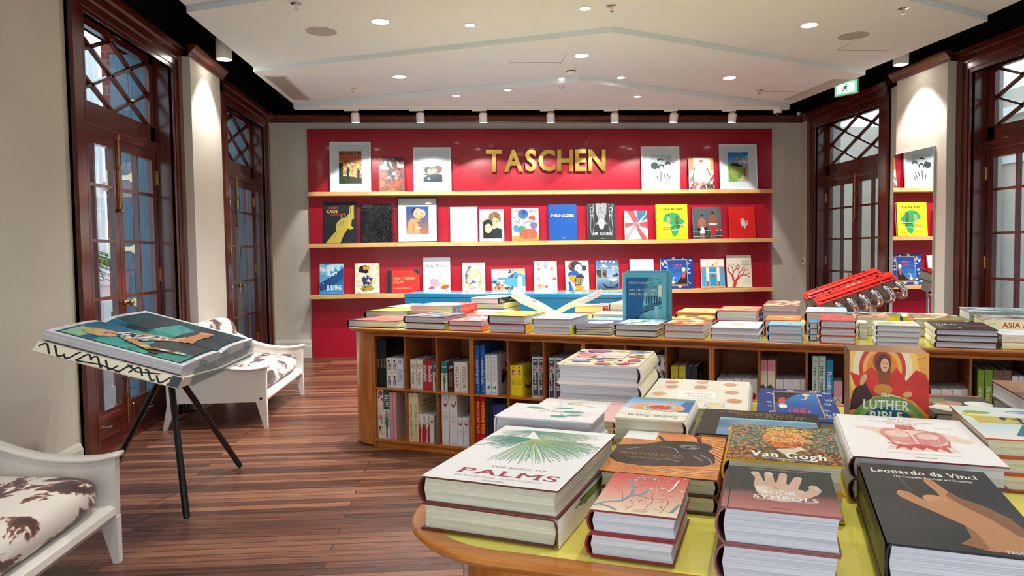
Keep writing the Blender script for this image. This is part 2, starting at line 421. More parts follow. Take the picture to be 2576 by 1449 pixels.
# ------------------------------------------------------------------ one book
def book_parts(root, w, d, t, cover='#e8e6e0', edge=None, pages=None, bind='L', art=None, spine=None, flip=False,
               sstep=.00002, bulge=None, board=None, marks=None, smooth=True):
    """x: spine(0) to fore-edge(w), y: 0..d, z: 0..t; bind L/R/F/S (F: spine toward the viewer, S: standing, spine out)"""
    pages = pages or pg_white; edge = edge or cover
    b = board or min(.0035, t*.09); bu = min(.16*t, .012) if bulge is None else bulge
    if spine: bu = min(bu, .003)
    mc, me_ = ink(cover), ink(edge)
    n = 7; outer = [(w, 0), (.004, 0)] + [(-bu*math.sin(PI*i/(n)), t*i/n*.96+t*.02) for i in range(1, n)] + [(.004, t), (w, t)]
    inner = [(w, t-b), (.006, t-b)] + [(-bu*math.sin(PI*i/(n))+b, max(b, min(t-b, t*i/n*.96+t*.02))) for i in range(n-1, 0, -1)] + [(.006, b), (w, b)]
    mx = (lambda x: w-x) if bind == 'R' else (lambda x: x)
    mb = MB(); k = len(outer)
    # outer shell strip
    vs = [(mx(x), 0, z) for x, z in outer]+[(mx(x), d, z) for x, z in outer]
    mb.add(vs, [(i, i+1, k+i+1, k+i) for i in range(k-1)], mc)
    vs = [(mx(x), 0, z) for x, z in inner]+[(mx(x), d, z) for x, z in inner]
    mb.add(vs, [(i, i+1, k+i+1, k+i) for i in range(k-1)], me_)
    inn = inner[::-1]
    for y in (0, d):
        vs = [(mx(x), y, z) for x, z in outer]+[(mx(x), y, z) for x, z in inn]
        mb.add(vs, [(i, i+1, k+i+1, k+i) for i in range(k-1)], me_)
    for z0, z1 in ((0, b), (t-b, t)): mb.add([(mx(w), 0, z0), (mx(w), d, z0), (mx(w), d, z1), (mx(w), 0, z1)], [(0, 1, 2, 3)], me_)
    nfix = len(mb.f)
    amb = mb
    if art:
        if bind == 'F': draw(amb, (0, d, t), (0, -1, 0), (1, 0, 0), d, w, art, sstep, flip)
        else: draw(amb, (0, 0, t), (1, 0, 0), (0, 1, 0), w, d, art, sstep, flip)
    if spine:
        if bind == 'S': draw(amb, (-bu, 0, 0), (0, 0, 1), (0, 1, 0), t, d, spine, sstep)
        elif bind == 'R': draw(amb, (w+bu, 0, 0), (0, 1, 0), (0, 0, 1), d, t, spine, sstep)
        else: draw(amb, (-bu, d, 0), (0, -1, 0), (0, 0, 1), d, t, spine, sstep)
    c = amb.build('cover', root, fix=False)
    # pages
    g = min(.006, w*.02); n = 6; cv = min(.06*t, .005)
    prof = [(w-g-cv*math.sin(PI*i/n), b+(t-2*b)*i/n) for i in range(n+1)] + [(.007, t-b), (max(-bu*.6+b, .0035), t*.5), (.007, b)]
    pm = MB(); pm.ext([(mx(x), z) for x, z in prof], 'y', g, d-g, pages); pm.build('page_block', root, fix=True)
    if marks:   # a ribbon or coloured tabs on the page edge facing the viewer
        for mk in marks:
            kind, u, v, ww, hh, col = mk
            q = MB(); q.box((u*w, g-.0012, b+v*t), (u*w+ww, g+.001, b+v*t+hh), ink(col)); q.build(kind, root)
    return root
def place(o, mat): o.matrix_world = mat

UF = lambda deg: Vector((math.cos(math.radians(deg)), math.sin(math.radians(deg)), 0))
ZV = Vector((0, 0, 1))
NUM = {2: 'two', 3: 'three', 4: 'four', 5: 'five'}
def pos_word(i, n):   # i=0 is the top
    if n == 1: return ''
    if n == 2: return 'upper' if i == 0 else 'lower'
    return ['topmost', 'second', 'third', 'fourth'][i] if i < n-1 else 'lowest'
def stack(desc, where, n, FLt, FRx, By, FLb=None, z0=.87, zt=None, side='R', ang=-24, group='books on the front table',
          specs=None, ts=None, jit=1.0, seed=0, maxd=.6, gap=0, mind=.05, v=None, w=None, **kw):
    """measure the stack from its near lower-left corner, its top edge, its right edge and its far edge, then stand it on the table"""
    U = UF(ang); V = UF(ang+90); rd = random.Random(seed+len(desc))
    if FLb:
        p0 = atz(FLb[0], FLb[1], z0); zt = solve(lambda z: proj((p0.x, p0.y, z))[1], FLt[1], z0+.003, z0+.5)
    elif v is not None:      # the row it stands in is known: front edge v metres behind the table's own front edge
        Of, Vf = (O1, V1) if group == 'books on the long counter' else (O2, V2)
        d = ray(*FLt); k = (v-(CO-Of).dot(Vf))/d.dot(Vf); p0 = CO+d*k; zt = p0.z
    else:
        p0 = atz(FLt[0], FLt[1], zt)
    p = Vector((p0.x, p0.y, zt))
    w = w or solve(lambda s: proj(p+U*s)[0], FRx, .02, 1.2)
    q = p if side == 'L' else p+U*w
    d = solve(lambda s: proj(q+V*s)[1], By, mind, maxd)
    H = zt-z0; ts = ts or [1]*n; tot = sum(ts); z = z0; out = []
    for k in range(n):          # from the bottom up
        i = n-1-k; t = H*ts[i]/tot - gap; sp = dict(kw)
        if specs and i < len(specs) and specs[i]: sp.update(specs[i])
        if i > 0: sp.pop('art', None) if not (specs and i < len(specs) and specs[i] and 'art' in specs[i]) else None
        bind = sp.get('bind', 'L'); dz = sp.pop('turn', 0)
        ja = (rd.uniform(-jit, jit)*.7 if i > 0 else 0)+dz; a = ang+ja; Ui, Vi = UF(a), UF(a+90)
        cen = Vector((p.x, p.y, z))+U*w/2+V*d/2; o = cen-Ui*w/2-Vi*d/2
        if i > 0: o = o+U*rd.uniform(-.003, .003)*jit
        dsc = sp.pop('desc', desc)
        mat = frame(o, Ui, Vi, ZV)
        if bind == 'F': mat = frame(o+Ui*w, Vi, -Ui, ZV)
        pw = pos_word(i, n)
        r = empty('book', mat, label=f"{dsc}, {pw+', ' if pw else ''}{where}", cat='book', group=group)
        if bind == 'F': book_parts(r, d, w, t-.0004, **sp)
        else: book_parts(r, w, d, t-.0004, **sp)
        out.append(r); z += H*ts[i]/tot
    return p, U, V, w, d, zt

# ================================================================== THE ROOM
XL, XR, YB = -2.51, 4.92, 10.19          # wall planes
PXL, PXR = -2.387, 4.78                  # faces of the piers
ZC = 3.21; ZT = 3.72
mb = MB(); mb.box((-2.9, -1.0, -.05), (5.4, YB+.2, 0), floor_mat()); struct(mb.build('floor'))
mb = MB(); mb.box((-2.9, -1.0, ZT), (5.4, YB+.2, ZT+.06), black_m); struct(mb.build('ceiling'))
mb = MB(); mb.box((XL-.1, YB, 0), (XR+.1, YB+.15, ZC), plas); mb.box((XL-.1, YB, ZC), (XR+.1, YB+.15, ZT), black_m); struct(mb.build('wall_back'))
mb = MB(); mb.box((-2.9, -1.1, 2.1), (5.4, -1.0, ZT), plas); struct(mb.build('wall_front_light_block'))  # unseen wall over an opening, added to keep sky light off the ceiling steps
DC = [5.93, 8.98]                         # door centres, the same on both sides
HW = .95                                  # half width of a door with its casing
DH = 3.255                                # casing top
for side, X0, PX, s in (('left', XL, PXL, -1), ('right', XR, PXR, 1)):
    mb = MB()
    def wb(y0, y1, z0, z1, m, xin=X0, th=.42):
        a, b = sorted((xin, xin+s*th)); mb.box((a, y0, z0), (b, y1, z1), m)
    segs = [(-1.0, DC[0]-HW+.03), (DC[0]+HW-.03, DC[1]-HW+.03), (DC[1]+HW-.03, YB+.1)]
    for a, b in segs: wb(a, b, 0, ZC, plas)
    wb(-1.0, YB+.1, ZC, ZT, black_m)
    wb(-1.0, 4.683, 0, ZC, plas, PX, abs(PX-X0)+.01)          # near pier
    wb(6.872, 7.70, 0, ZC, plas, PX, abs(PX-X0)+.01)          # middle pier
    struct(mb.build('wall_'+side))
    # cornice
    mb = MB(); prof = [(0, ZC-.005), (.012, ZC-.005), (.02, ZC+.02), (.035, ZC+.03), (.055, ZC+.06), (.075, ZC+.075), (.075, ZC+.09), (0, ZC+.09)]
    def run(xa, y0, y1): mb.ext([(xa-s*p, z) for p, z in prof], 'y', y0, y1, mahog_h)
    run(PX, 2.2, 4.683+.06); run(PX, 6.872-.06, 7.70+.06); run(X0, DC[1]+HW-.01, YB); run(X0, 6.85, 6.9)
    struct(mb.build('trim_1' if s < 0 else 'trim_2'))
    mb = MB(); bp = [(0, 0), (.03, 0), (.03, .16), (.022, .17), (.022, .21), (.012, .235), (.004, .25), (0, .25)]
    for xa, y0, y1 in ((PX, -1, 4.683+.03), (PX, 6.872-.03, 7.70+.03), (X0, DC[1]+HW, YB)):
        mb.ext([(xa-s*p, z) for p, z in bp], 'y', y0, y1, plas)
    struct(mb.build('baseboard_'+side))
mb = MB(); mb.ext([(YB-p, z) for p, z in [(0, ZC-.005), (.012, ZC-.005), (.02, ZC+.02), (.035, ZC+.03), (.055, ZC+.06), (.075, ZC+.075), (.075, ZC+.09), (0, ZC+.09)]], 'x', XL, XR, mahog_h); struct(mb.build('trim_3'))
mb = MB()
for a, b in ((XL, -2.03), (4.48, XR)): mb.ext([(YB-p, z) for p, z in [(0, 0), (.03, 0), (.03, .16), (.022, .17), (.022, .21), (.012, .235), (.004, .25), (0, .25)]], 'x', a, b, plas)
struct(mb.build('baseboard_back'))

# french doors: built once facing +x at the origin, then set into each opening
def french_door(idx, X0, s, yc):
    root = empty('door_%d' % idx, Matrix.Translation((X0, yc, 0))); struct(root)
    S = lambda x: -s*x                      # depth: negative x goes out through the wall
    def bx(mb, x0, x1, y0, y1, z0, z1, m=mahog, bev=0):
        a, b = sorted((S(x0), S(x1))); mb.box((a, y0, z0), (b, y1, z1), m, bev)
    mb = MB()                                # casing with steps + head
    for w0, w1, pr in ((.76, .95, .02), (.80, .925, .035), (.86, .95, .05), (.76, .785, .03)):
        for sg in (-1, 1): bx(mb, -.02, pr, min(sg*w0, sg*w1), max(sg*w0, sg*w1), 0, DH-(.95-w1), mahog)
        bx(mb, -.02, pr+.0005, -w1, w1, DH-(.95-w0)-.005, DH-(.95-w1), mahog_h)
    bx(mb, -.01, .07, -.96, .96, DH-.02, DH+.035, mahog_h)
    mb.build('casing', root)
    mb = MB()                                # lining of the opening
    for sg in (-1, 1): bx(mb, -.19, 0, min(sg*.745, sg*.79), max(sg*.745, sg*.79), 0, 3.2)
    bx(mb, -.19, 0, -.7445, .7445, 3.14, 3.24, mahog_h); bx(mb, -.185, -.11, -.7445, .7445, 2.325, 2.375, mahog_h); bx(mb, -.187, -.10, -.744, .744, 2.37, 2.40, mahog_h)
    bx(mb, -.18, -.05, -.744, .744, 0, .02, mahog_h)
    mb.build('frame', root)
    D0, D1 = -.17, -.125
    # transom with lozenge bars
    mb = MB(); y0, y1, z0, z1 = -.735, .735, 2.40, 3.14; st = .085
    for a in ((y0, y1, z0, z0+st+.05), (y0, y1, z1-st+.02, z1)): bx(mb, D0, D1, *a, mahog_h)
    for a in ((y0, y0+st, z0, z1), (y1-st, y1, z0, z1)): bx(mb, D0, D1, *a)
    gy0, gy1, gz0, gz1 = y0+st, y1-st, z0+st+.05, z1-st+.02
    def clip_seg(p, d):                      # clip a bar to the glass opening
        lo, hi = -9, 9
        for c, dd, a, b in ((p[0], d[0], gy0, gy1), (p[1], d[1], gz0, gz1)):
            t1, t2 = sorted(((a-c)/dd, (b-c)/dd)); lo = max(lo, t1); hi = min(hi, t2)
        return (lo, hi) if hi > lo+.01 else None
    W_, H_ = gy1-gy0, gz1-gz0; cell = W_/2.0; hz = H_/2.0
    for sg in (1, -1):
        for k in range(-4, 8):
            p = (gy0+k*cell, gz0 if sg > 0 else gz1); d = (cell, sg*hz*1.0)
            c = clip_seg((p[0]-.0001, p[1]+.0001), (d[0], d[1]))
            if not c: continue
            a = Vector((S((D0+D1)/2), p[0]+d[0]*c[0], p[1]+d[1]*c[0])); b = Vector((S((D0+D1)/2), p[0]+d[0]*c[1], p[1]+d[1]*c[1]))
            dr = (b-a).normalized(); nn = Vector((1, 0, 0)).cross(dr)*.011; xx = Vector((.017, 0, 0))
            mb.loft([[tuple(q+nn+xx), tuple(q-nn+xx), tuple(q-nn-xx), tuple(q+nn-xx)] for q in (a, b)], mahog)
    tr = mb.build('transom', root)
    g = MB(); bx(g, -.15, -.146, gy0, gy1, gz0, gz1, glass); g.build('glass', tr)
    bz = MB(); bx(bz, D1, D1+.012, -.03, .03, z1-.055, z1+.03, brass); bz.tube([(S(D1+.02), 0, z1-.03), (S(D1+.045), 0, z1-.04), (S(D1+.05), .02, z1-.05), (S(D1+.03), .03, z1-.04)], .005, brass); bz.build('latch', tr)
    for yy in (-.5, .5):
        h = MB(); bx(h, D1-.002, D1+.008, yy-.05, yy+.05, z0-.012, z0+.008, brass); h.build('hinge', tr)
    for sg in (-1, 1):
        mb = MB(); a, b = (-.737, -.002) if sg < 0 else (.002, .737); zt = 2.322
        so, si = (.085, .07)
        ya, yb = (a+so, b-si) if sg < 0 else (a+si, b-so)
        for q in ((a, ya, .02, zt), (yb, b, .02, zt)): bx(mb, D0, D1, *q)
        bx(mb, D0, D1, ya, yb, .02, .27, mahog_h); bx(mb, D0, D1, ya, yb, zt-.08, zt, mahog_h)
        bx(mb, D1-.01, D1+.012, ya+.03, yb-.03, .06, .24, mahog_h, .008)
        rows = [.27, .68, 1.10, 1.53, 1.94, zt-.08]
        for z in rows[1:-1]: bx(mb, D0+.004, D1-.002, ya, yb, z-.012, z+.012, mahog_h)
        yc2 = (ya+yb)/2; bx(mb, D0+.002, D1-.001, yc2-.012, yc2+.012, .27, zt-.08)
        lf = mb.build('door_leaf', root)
        g = MB(); bx(g, -.15, -.146, ya, yb, .27, zt-.08, glass); g.build('glass', lf)
        for z in (.35, 1.25, 2.1):
            h = MB(); yy = sg*.742; h.cyl((S(D1+.006), yy), .008, z-.06, z+.06, brass, 10); bx(h, D1-.001, D1+.004, yy-.022, yy+.022, z-.055, z+.055, brass); h.build('hinge', lf)
        if sg > 0:
            h = MB(); h.tube([(S(D1+.012), .0, 1.78), (S(D1+.012), .0, 2.36)], .007, brass, 8); h.ball((S(D1+.02), 0, 1.77), .017, brass)
            for z in (1.85, 2.1, 2.34): bx(h, D1, D1+.02, -.016, .016, z-.018, z+.018, brass)
            h.build('bolt', lf)
            h = MB(); h.tube([(S(D1+.012), .0, .10), (S(D1+.012), .0, .45)], .006, brass, 8); h.ball((S(D1+.02), 0, .46), .014, brass); bx(h, D1, D1+.018, -.014, .014, .3, .34, brass); h.build('bolt', lf)
            h = MB(); h.lathe((0, 0, 0), [(.004, 0), (.022, .002), (.024, .006), (.01, .012), (.009, .035), (.022, .045), (.024, .06), (.012, .07)], brass, 16)
            k = h.build('knob', lf, smooth=True); k.rotation_euler = (0, -s*PI/2, 0); k.location = (S(D1), .035, 1.05)
        h = MB(); h.tube([(S(D1+.012), (a+b)/2-.01, .15), (S(D1+.04), (a+b)/2, .15), (S(D1+.045), (a+b)/2+.02, .155)], .006, steel, 8); h.build('catch', lf)
    return root
n = 1
for X0, s in ((XL, -1), (XR, 1)):
    for yc in DC: french_door(n, X0, s, yc); n += 1

# red display wall, shelves
RX0, RX1 = -2.02, 4.467
red = M('#a8122b', .3, 0, .4, .15)
mb = MB(); mb.box((RX0, YB-.03, 0), (RX1, YB-.001, 3.112), red); struct(mb.build('trim_4'))
SZ = [2.252, 1.5625, .869]; SY = 9.975; WF = YB-.03
for z, nm in zip(SZ, ('top', 'middle', 'bottom')):
    mb = MB(); mb.box((-2.004, SY, z-.055), (4.43, WF-.001, z), oak_pale, .003)
    tag(mb.build('wall_shelf'), f'long pale oak ledge on the red wall, {nm} one of three', 'shelf', 'oak ledges on the red wall')
# gold letters, one sign with each letter a part
sg = empty('shop_sign', Matrix.Translation((0, 0, 0)), label='polished gold metal letters mounted on the red wall above the ledges', cat='sign')
x0, x1, zb, zh = .40, 2.06, 2.522, .30
let = 'TASCHEN'; wd = [text_mesh(c, 1.35, 0) for c in let]; gaps = .028; tw = sum(w[3]-w[2] for w in wd); sx = (x1-x0-gaps*6)/tw
x = x0
for c, (vs, fs, a, b, c0, c1) in zip(let, wd):
    sy = zh/(c1-c0); mb = MB(); N = len(vs)
    F = [(x+(p-a)*sx, WF-.075, zb+(q-c0)*sy) for p, q in vs]; Bk = [(X, WF-.03, Z) for X, _, Z in F]
    mb.add(F, fs, gold); mb.add(Bk, [f[::-1] for f in fs], gold)
    cnt = {}
    for f in fs:
        for i in range(len(f)): e = (f[i], f[(i+1) % len(f)]); k = tuple(sorted(e)); cnt.setdefault(k, []).append(e)
    for k, e in cnt.items():
        if len(e) == 1: a_, b_ = e[0]; mb.add([F[a_], F[b_], Bk[b_], Bk[a_]], [(0, 1, 2, 3)], gold)
    w_ = (b-a)*sx
    px = {'C': .09, 'E': .12}.get(c, .5); mb.tube([(x+w_*px, WF-.031, zb+zh*(.3 if c == 'A' else .5)), (x+w_*px, WF+.002, zb+zh*(.3 if c == 'A' else .5))], .006, steel, 8)
    mb.build('letter', sg); x += w_+gaps

# suspended ceiling: four overlapping panels with a chevron front
CX0, CX1 = -1.972, 4.253
def zpan(y, y0, y1): return 3.205+(y-y0)/(y1-y0)*.045
pan = [((477, 36.7), None, (632.5, 172), None)]
YS = [(3.95, 5.70), (5.68, 7.33), (7.42, 9.10), (9.20, 9.26)]
AP = [(2.6, 4.35), (4.35, 6.06), (6.0, 7.7), (7.66, 9.24)]      # apex positions of near/far edges
AX = 1.30
root = empty('ceiling_panels', Matrix()); root.name = 'ceiling_raft'; struct(root)
specs = [  # near (side y, apex y), far (side y, apex y or straight)
    (-.9, -.9, 5.64, 4.24), (5.641, 4.241, 7.40, 6.02), (7.401, 6.021, 9.15, 7.695), (9.151, 7.696, 9.24, 9.24)]
for i, (ns, na, fs_, fa) in enumerate(specs):
    zn, zf = 3.205, 3.25
    if i == 3: zn = zf = 3.195
    if i == 0: zn = zf = 3.25
    mb = MB()
    bot = [(CX0, ns, zn), (AX, na, zn), (CX1, ns, zn), (CX1, fs_, zf), (AX, fa, zf), (CX0, fs_, zf)]
    top = [(x, y, z+.06) for x, y, z in bot]
    mb.add(bot+top, [(0, 1, 4, 5), (1, 2, 3, 4), (6, 11, 10, 7), (7, 10, 9, 8), (0, 6, 7, 1), (1, 7, 8, 2), (2, 8, 9, 3), (3, 9, 10, 4), (4, 10, 11, 5), (5, 11, 6, 0)], ceil_m)
    mb.build('ceiling_panel', root)
def panz(y, x):    # underside height at a point
    f = abs(x-AX)/((CX1-CX0)/2)
    for i, (ns, na, fs_, fa) in enumerate(specs):
        a = na+(ns-na)*f; b = fa+(fs_-fa)*f
        if y <= b+.04 or i == 3: return 3.195 if i == 3 else 3.25 if i == 0 else 3.205+.045*max(0, min(1, (y-a)/(b-a)))
def on_ceiling(px, py):
    z = 3.22
    for _ in range(4): p = atz(px, py, z); z = panz(p.y, p.x)
    return Vector((p.x, p.y, z))
# access hatches drawn as shallow trims
for k, (px, py, w, d) in enumerate(((1352, 147, .5, .32), (1322, 248, .5, .4), (2205, 110, .5, .45), (1990, 220, .55, .45))):
    p = on_ceiling(px, py); mb = MB(); t = .003; g = M('#b3aca4', .7); pz = p.z-.0008
    for a in ((0, 0, w, t), (0, d-t, w, d), (0, 0, t, d), (w-t, 0, w, d)): mb.box((p.x-w/2+a[0], p.y-d/2+a[1], pz-.001), (p.x-w/2+a[2], p.y-d/2+a[3], pz+.03), g)
    struct(mb.build('trim_%d' % (5+k)))
# downlights
spots = [(957, 53, 1), (1182, 62, 0), (1472, 20, 0), (1005, 192, 1), (1463, 139, 1), (1415, 210, 0), (1562, 194, 0), (1277, 226, 0), (1147, 240, 0), (1603, 242, 0), (1835, 195, 1), (2036, 62, 1)]
pts = [(on_ceiling(a, b), k) for a, b, k in spots]
pts += [(Vector((x, y, 3.25)), 1) for x, y in ((-.9, 3.6), (1.3, 3.3), (3.3, 3.6), (-.9, 1.9), (1.0, 1.7), (3.0, 1.9))]  # unseen downlights added out of frame to brighten the near end
rows = {}
def dl_label(i, p, big):
    names = ['big ceiling downlight left of centre near the round speaker', 'small ceiling downlight right of the big left one',
             'small ceiling downlight at the top edge of the photo', 'big ceiling downlight in the panel above the left track heads', 'big ceiling downlight in mid ceiling beside the hatch',
             'small ceiling downlight just behind the smoke detector', 'small ceiling downlight right of the smoke detector', 'small ceiling downlight left of the back sprinkler',
             'small ceiling downlight nearest the second track head', 'small ceiling downlight nearest the fifth track head', 'big ceiling downlight near the right air grille', 'big ceiling downlight beside the right round speaker']
    return names[i] if i < len(names) else 'round recessed ceiling downlight behind the camera above the front table'
for i, (p, big) in enumerate(pts):
    r = .062 if big else .036
    root = empty('downlight', Matrix.Translation((p.x, p.y, p.z-.0015)), label=dl_label(i, p, big), cat='ceiling light', group='recessed ceiling downlights' if i > 11 else None)
    mb = MB(); mb.lathe((0, 0, 0), [(r+.016, 0), (r+.016, -.004), (r+.004, -.006), (r, -.002), (r, .001)], white_p, 28); mb.build('trim_ring', root, smooth=False)
    mb = MB(); mb.cyl((0, 0), r-.002, -.0055, -.0035, glow('#fff6ea', 22), 28); mb.build('lens', root)
    lamp('downlight_beam', 'SPOT', (p.x, p.y, p.z-.02), (p.x, p.y, 0), DOWN_W*(1 if big else .62), (1, .975, .95), .05, 125, .9) if p.y > 4 or False else lamp('downlight_beam', 'SPOT', (p.x, p.y, p.z-.02), (p.x, p.y, 0), DOWN_W*.24, (1, .975, .95), .05, 125, .9)
# wall washing cylinders
for px, py, X in ((564, 150, -1), (2266, 163, 1)):
    p = aty(px, py, 7.25)
    root = empty('cylinder_light', Matrix.Translation((p.x, p.y, p.z)), label='white surface mounted cylinder lamp beside the '+('left' if X < 0 else 'right')+' plastered pier', cat='lamp', group='cylinder lamps by the piers')
    mb = MB(); mb.lathe((0, 0, 0), [(.062, .0), (.072, 0), (.074, .004), (.074, .19), (.07, .195)], white_p, 32); mb.cyl((0, 0), .02, .19, ZT-p.z, blackp, 12); mb.build('housing', root, smooth=.6)
    mb = MB(); mb.cyl((0, 0), .06, -.002, .001, glow('#fff6ea', 22), 32); mb.build('lens', root)
    lamp('cylinder_beam', 'SPOT', (p.x, p.y, p.z-.03), (p.x+.12*X, p.y, .5), CYL_W, (1, .96, .9), .03, 92, .5)
# track and seven spot heads
tz = 3.195; trk = MB(); trk.box((-1.62, 8.975, tz-.03), (3.95, 9.005, tz-.0), white_p); tag(trk.build('track_rail'), 'slim white lighting track along the back edge of the ceiling', 'track')
ordn = ['leftmost', 'second from left', 'third from left', 'middle', 'third from right', 'second from right', 'rightmost']
for i, px in enumerate((893, 1057, 1215, 1385, 1546, 1696, 1843)):
    a = aty(px-10, 268, 8.99); x = aty(px, 285, 8.99).x
    root = empty('track_spotlight', Matrix.Translation((x, 8.99, tz-.03)), label=f'white cylindrical track spotlight over the red wall, {ordn[i]} of seven', cat='spotlight', group='track spotlights')
    mb = MB(); mb.box((-.13, -.018, -.032), (.04, .018, -.001), white_p, .003); mb.build('adapter', root)
    mb = MB(); mb.cyl((0, 0), .01, -.05, -.03, steel, 12); mb.cyl((0, 0), .034, -.058, -.047, M('#d9a99a', .3), 20); mb.build('joint', root)
    til = .12; rz = -.03+(.1 if i > 4 else 0)
    mb = MB(); mb.T = Matrix.Translation((0, 0, -.06)) @ Matrix.Rotation(til, 4, 'X') @ Matrix.Rotation(rz, 4, 'Y')
    mb.lathe((0, 0, 0), [(.048, 0), (.05, -.004), (.05, -.105), (.046, -.108), (.04, -.10)], white_p, 28); mb.build('head', root, smooth=.6)
    mb2 = MB(); mb2.T = mb.T; mb2.cyl((0, 0), .039, -.1035, -.101, glow('#fff6ea', 22), 24); mb2.build('lens', root)
    lamp('track_beam', 'SPOT', (x, 9.01, tz-.20), (x+(.12 if i < 5 else -.1), WF, 1.55), TRACK_W, (1, .97, .94), .02, 77, .18)
# vents, speakers, sprinklers, detector, camera, exit sign
def vent(p4, label):
    (a, b, c, d) = [on_ceiling(*q) for q in p4]
    x0, x1 = min(q.x for q in (a, b, c, d)), max(q.x for q in (a, b, c, d)); y0, y1 = min(q.y for q in (a, b, c, d)), max(q.y for q in (a, b, c, d))
    x1 = x0+.20 if x0 < 0 else x1; x0 = x1-.20 if x1 > 0 else x0; z = max(q.z for q in (a, b, c, d))-.045
    zs = lambda y: panz(y, x0)
    th = math.atan2(zs(y1)-zs(y0), y1-y0)
    root = empty('air_grille', Matrix.Translation((x0, y0, zs(y0)-.001)) @ Matrix.Rotation(th, 4, 'X'), label=label, cat='air vent'); L_ = y1-y0; W = x1-x0
    mb = MB()
    for q in ((0, 0, W, .015), (0, L_-.015, W, L_), (0, 0, .015, L_), (W-.015, 0, W, L_)): mb.box((q[0], q[1], -.006), (q[2], q[3], .004), M('#bdb6ae', .5))
    mb.build('frame', root)
    mb = MB(); mb.box((.015, .015, -.0005), (W-.015, L_-.015, .003), M('#3c3a38', .6)); mb.build('backing', root)
    mb = MB()
    for k in range(11): xx = .02+(W-.05)*k/10; mb.box((xx, .015, -.004), (xx+.008, L_-.015, -.0006), M('#bdb6ae', .5))
    mb.build('slats', root)
vent([(682, 191), (736, 191), (772, 250), (737, 250)], 'long slotted air grille at the left end of the ceiling panel')
vent([(2088, 199), (2130, 199), (2010, 251), (1982, 251)], 'long slotted air grille at the right end of the ceiling panel')
for px, py, s_ in ((808, 77, 'left'), (2147, 88, 'right')):
    p = on_ceiling(px, py); root = empty('ceiling_speaker', Matrix.Translation((p.x, p.y, p.z-.002)), label=f'large round grey speaker grille in the {s_} side of the ceiling', cat='speaker')
    mb = MB(); mb.cyl((0, 0), .125, -.005, .0, M('#a5a4a6', .8), 40); mb.build('grille', root)
    mb = MB(); mb.lathe((0, 0, 0), [(.135, 0), (.135, -.003), (.126, -.006), (.126, 0)], white_p, 40); mb.build('rim', root)
for i, (px, py, lb) in enumerate(((745, 8, 'at the upper left'), (1538, 14, 'at the top centre'), (2273, 20, 'at the upper right'), (887, 222, 'above the first track head'), (1412, 218, 'behind the smoke detector'), (1911, 225, 'near the right air grille'))):
    p = on_ceiling(px, py); mb = MB(); mb.lathe((0, 0, 0), [(.04, 0), (.04, -.004), (.02, -.008), (.01, -.009), (.008, -.035), (.004, -.04)], chrome, 20); mb.cyl((0, 0), .018, -.046, -.043, chrome, 16)
    o = mb.build('sprinkler', smooth=False); o.location = (p.x, p.y, p.z-.0005); tag(o, 'small chrome fire sprinkler in the ceiling '+lb, 'sprinkler')
p = on_ceiling(1437, 172); root = empty('smoke_detector', Matrix.Translation((p.x, p.y, p.z-.001)), label='round white smoke detector near the ceiling chevron point', cat='smoke detector')
mb = MB(); mb.lathe((0, 0, 0), [(.052, 0), (.052, -.012), (.046, -.018), (.044, -.045), (.03, -.055)], white_p, 28); mb.build('body', root)
mb = MB(); mb.lathe((0, 0, 0), [(.047, -.026), (.0475, -.03), (.0465, -.034), (.044, -.034), (.044, -.026)], M('#222222', .5), 28); mb.build('slot', root)
p = aty(1956, 283, 9.1); root = empty('security_camera', Matrix.Translation((p.x, 9.1, p.z)), label='small white dome security camera at the back right ceiling corner', cat='camera')
mb = MB(); mb.lathe((0, 0, 0), [(.04, -.01), (.05, 0), (.052, .04), (.045, .07), (.03, .08)], white_p, 24); mb.cyl((0, 0), .01, .08, max(.09, 3.2-p.z), white_p, 10); mb.build('housing', root, smooth=.6)
mb = MB(); mb.ball((0, -.01, -.012), .028, M('#101010', .1), 16, 8); mb.build('lens', root, smooth=True)
p = aty(2010, 285, 10.08); mb = MB(); mb.ball((0, 0, 0), .028, white_p, 18, 8, (1, .8, 1)); o = mb.build('motion_sensor', smooth=True); o.location = (p.x, 10.09, p.z); tag(o, 'tiny round white sensor on the black band by the corner', 'sensor')
p = aty(2128, 221, 8.5); root = empty('exit_sign', Matrix.Translation((p.x, p.y, p.z)) @ Matrix.Rotation(-1.05, 4, 'Z'), label='green and white lit exit sign with a running figure over the right door', cat='exit sign')
mb = MB(); mb.box((-.15, 0, -.085), (.15, .035, .085), white_p, .004); mb.tube([(0, .017, .08), (0, .017, ZT-p.z)], .008, white_p, 8); mb.build('housing', root)
mb = MB(); mb.box((-.14, -.003, -.075), (.14, .0, .075), glow('#5fb28c', .8)); mb.box((-.11, -.0045, -.055), (.11, -.003, .055), glow('#eaf6ee', 1))
draw(mb, (-.06, -.0048, -.05), (1, 0, 0), (0, 0, 1), .12, .1, [E(.55, .86, .09, .1, '#1f8a5c'), L([(.5, .72), (.42, .42)], .16, '#1f8a5c'), L([(.5, .68), (.72, .55), (.82, .66)], .08, '#1f8a5c'), L([(.5, .68), (.25, .62), (.15, .45)], .08, '#1f8a5c'), L([(.43, .45), (.66, .3), (.6, .05)], .1, '#1f8a5c'), L([(.43, .45), (.28, .25), (.05, .2)], .1, '#1f8a5c')], .0003)
mb.build('panel', root, fix=False)
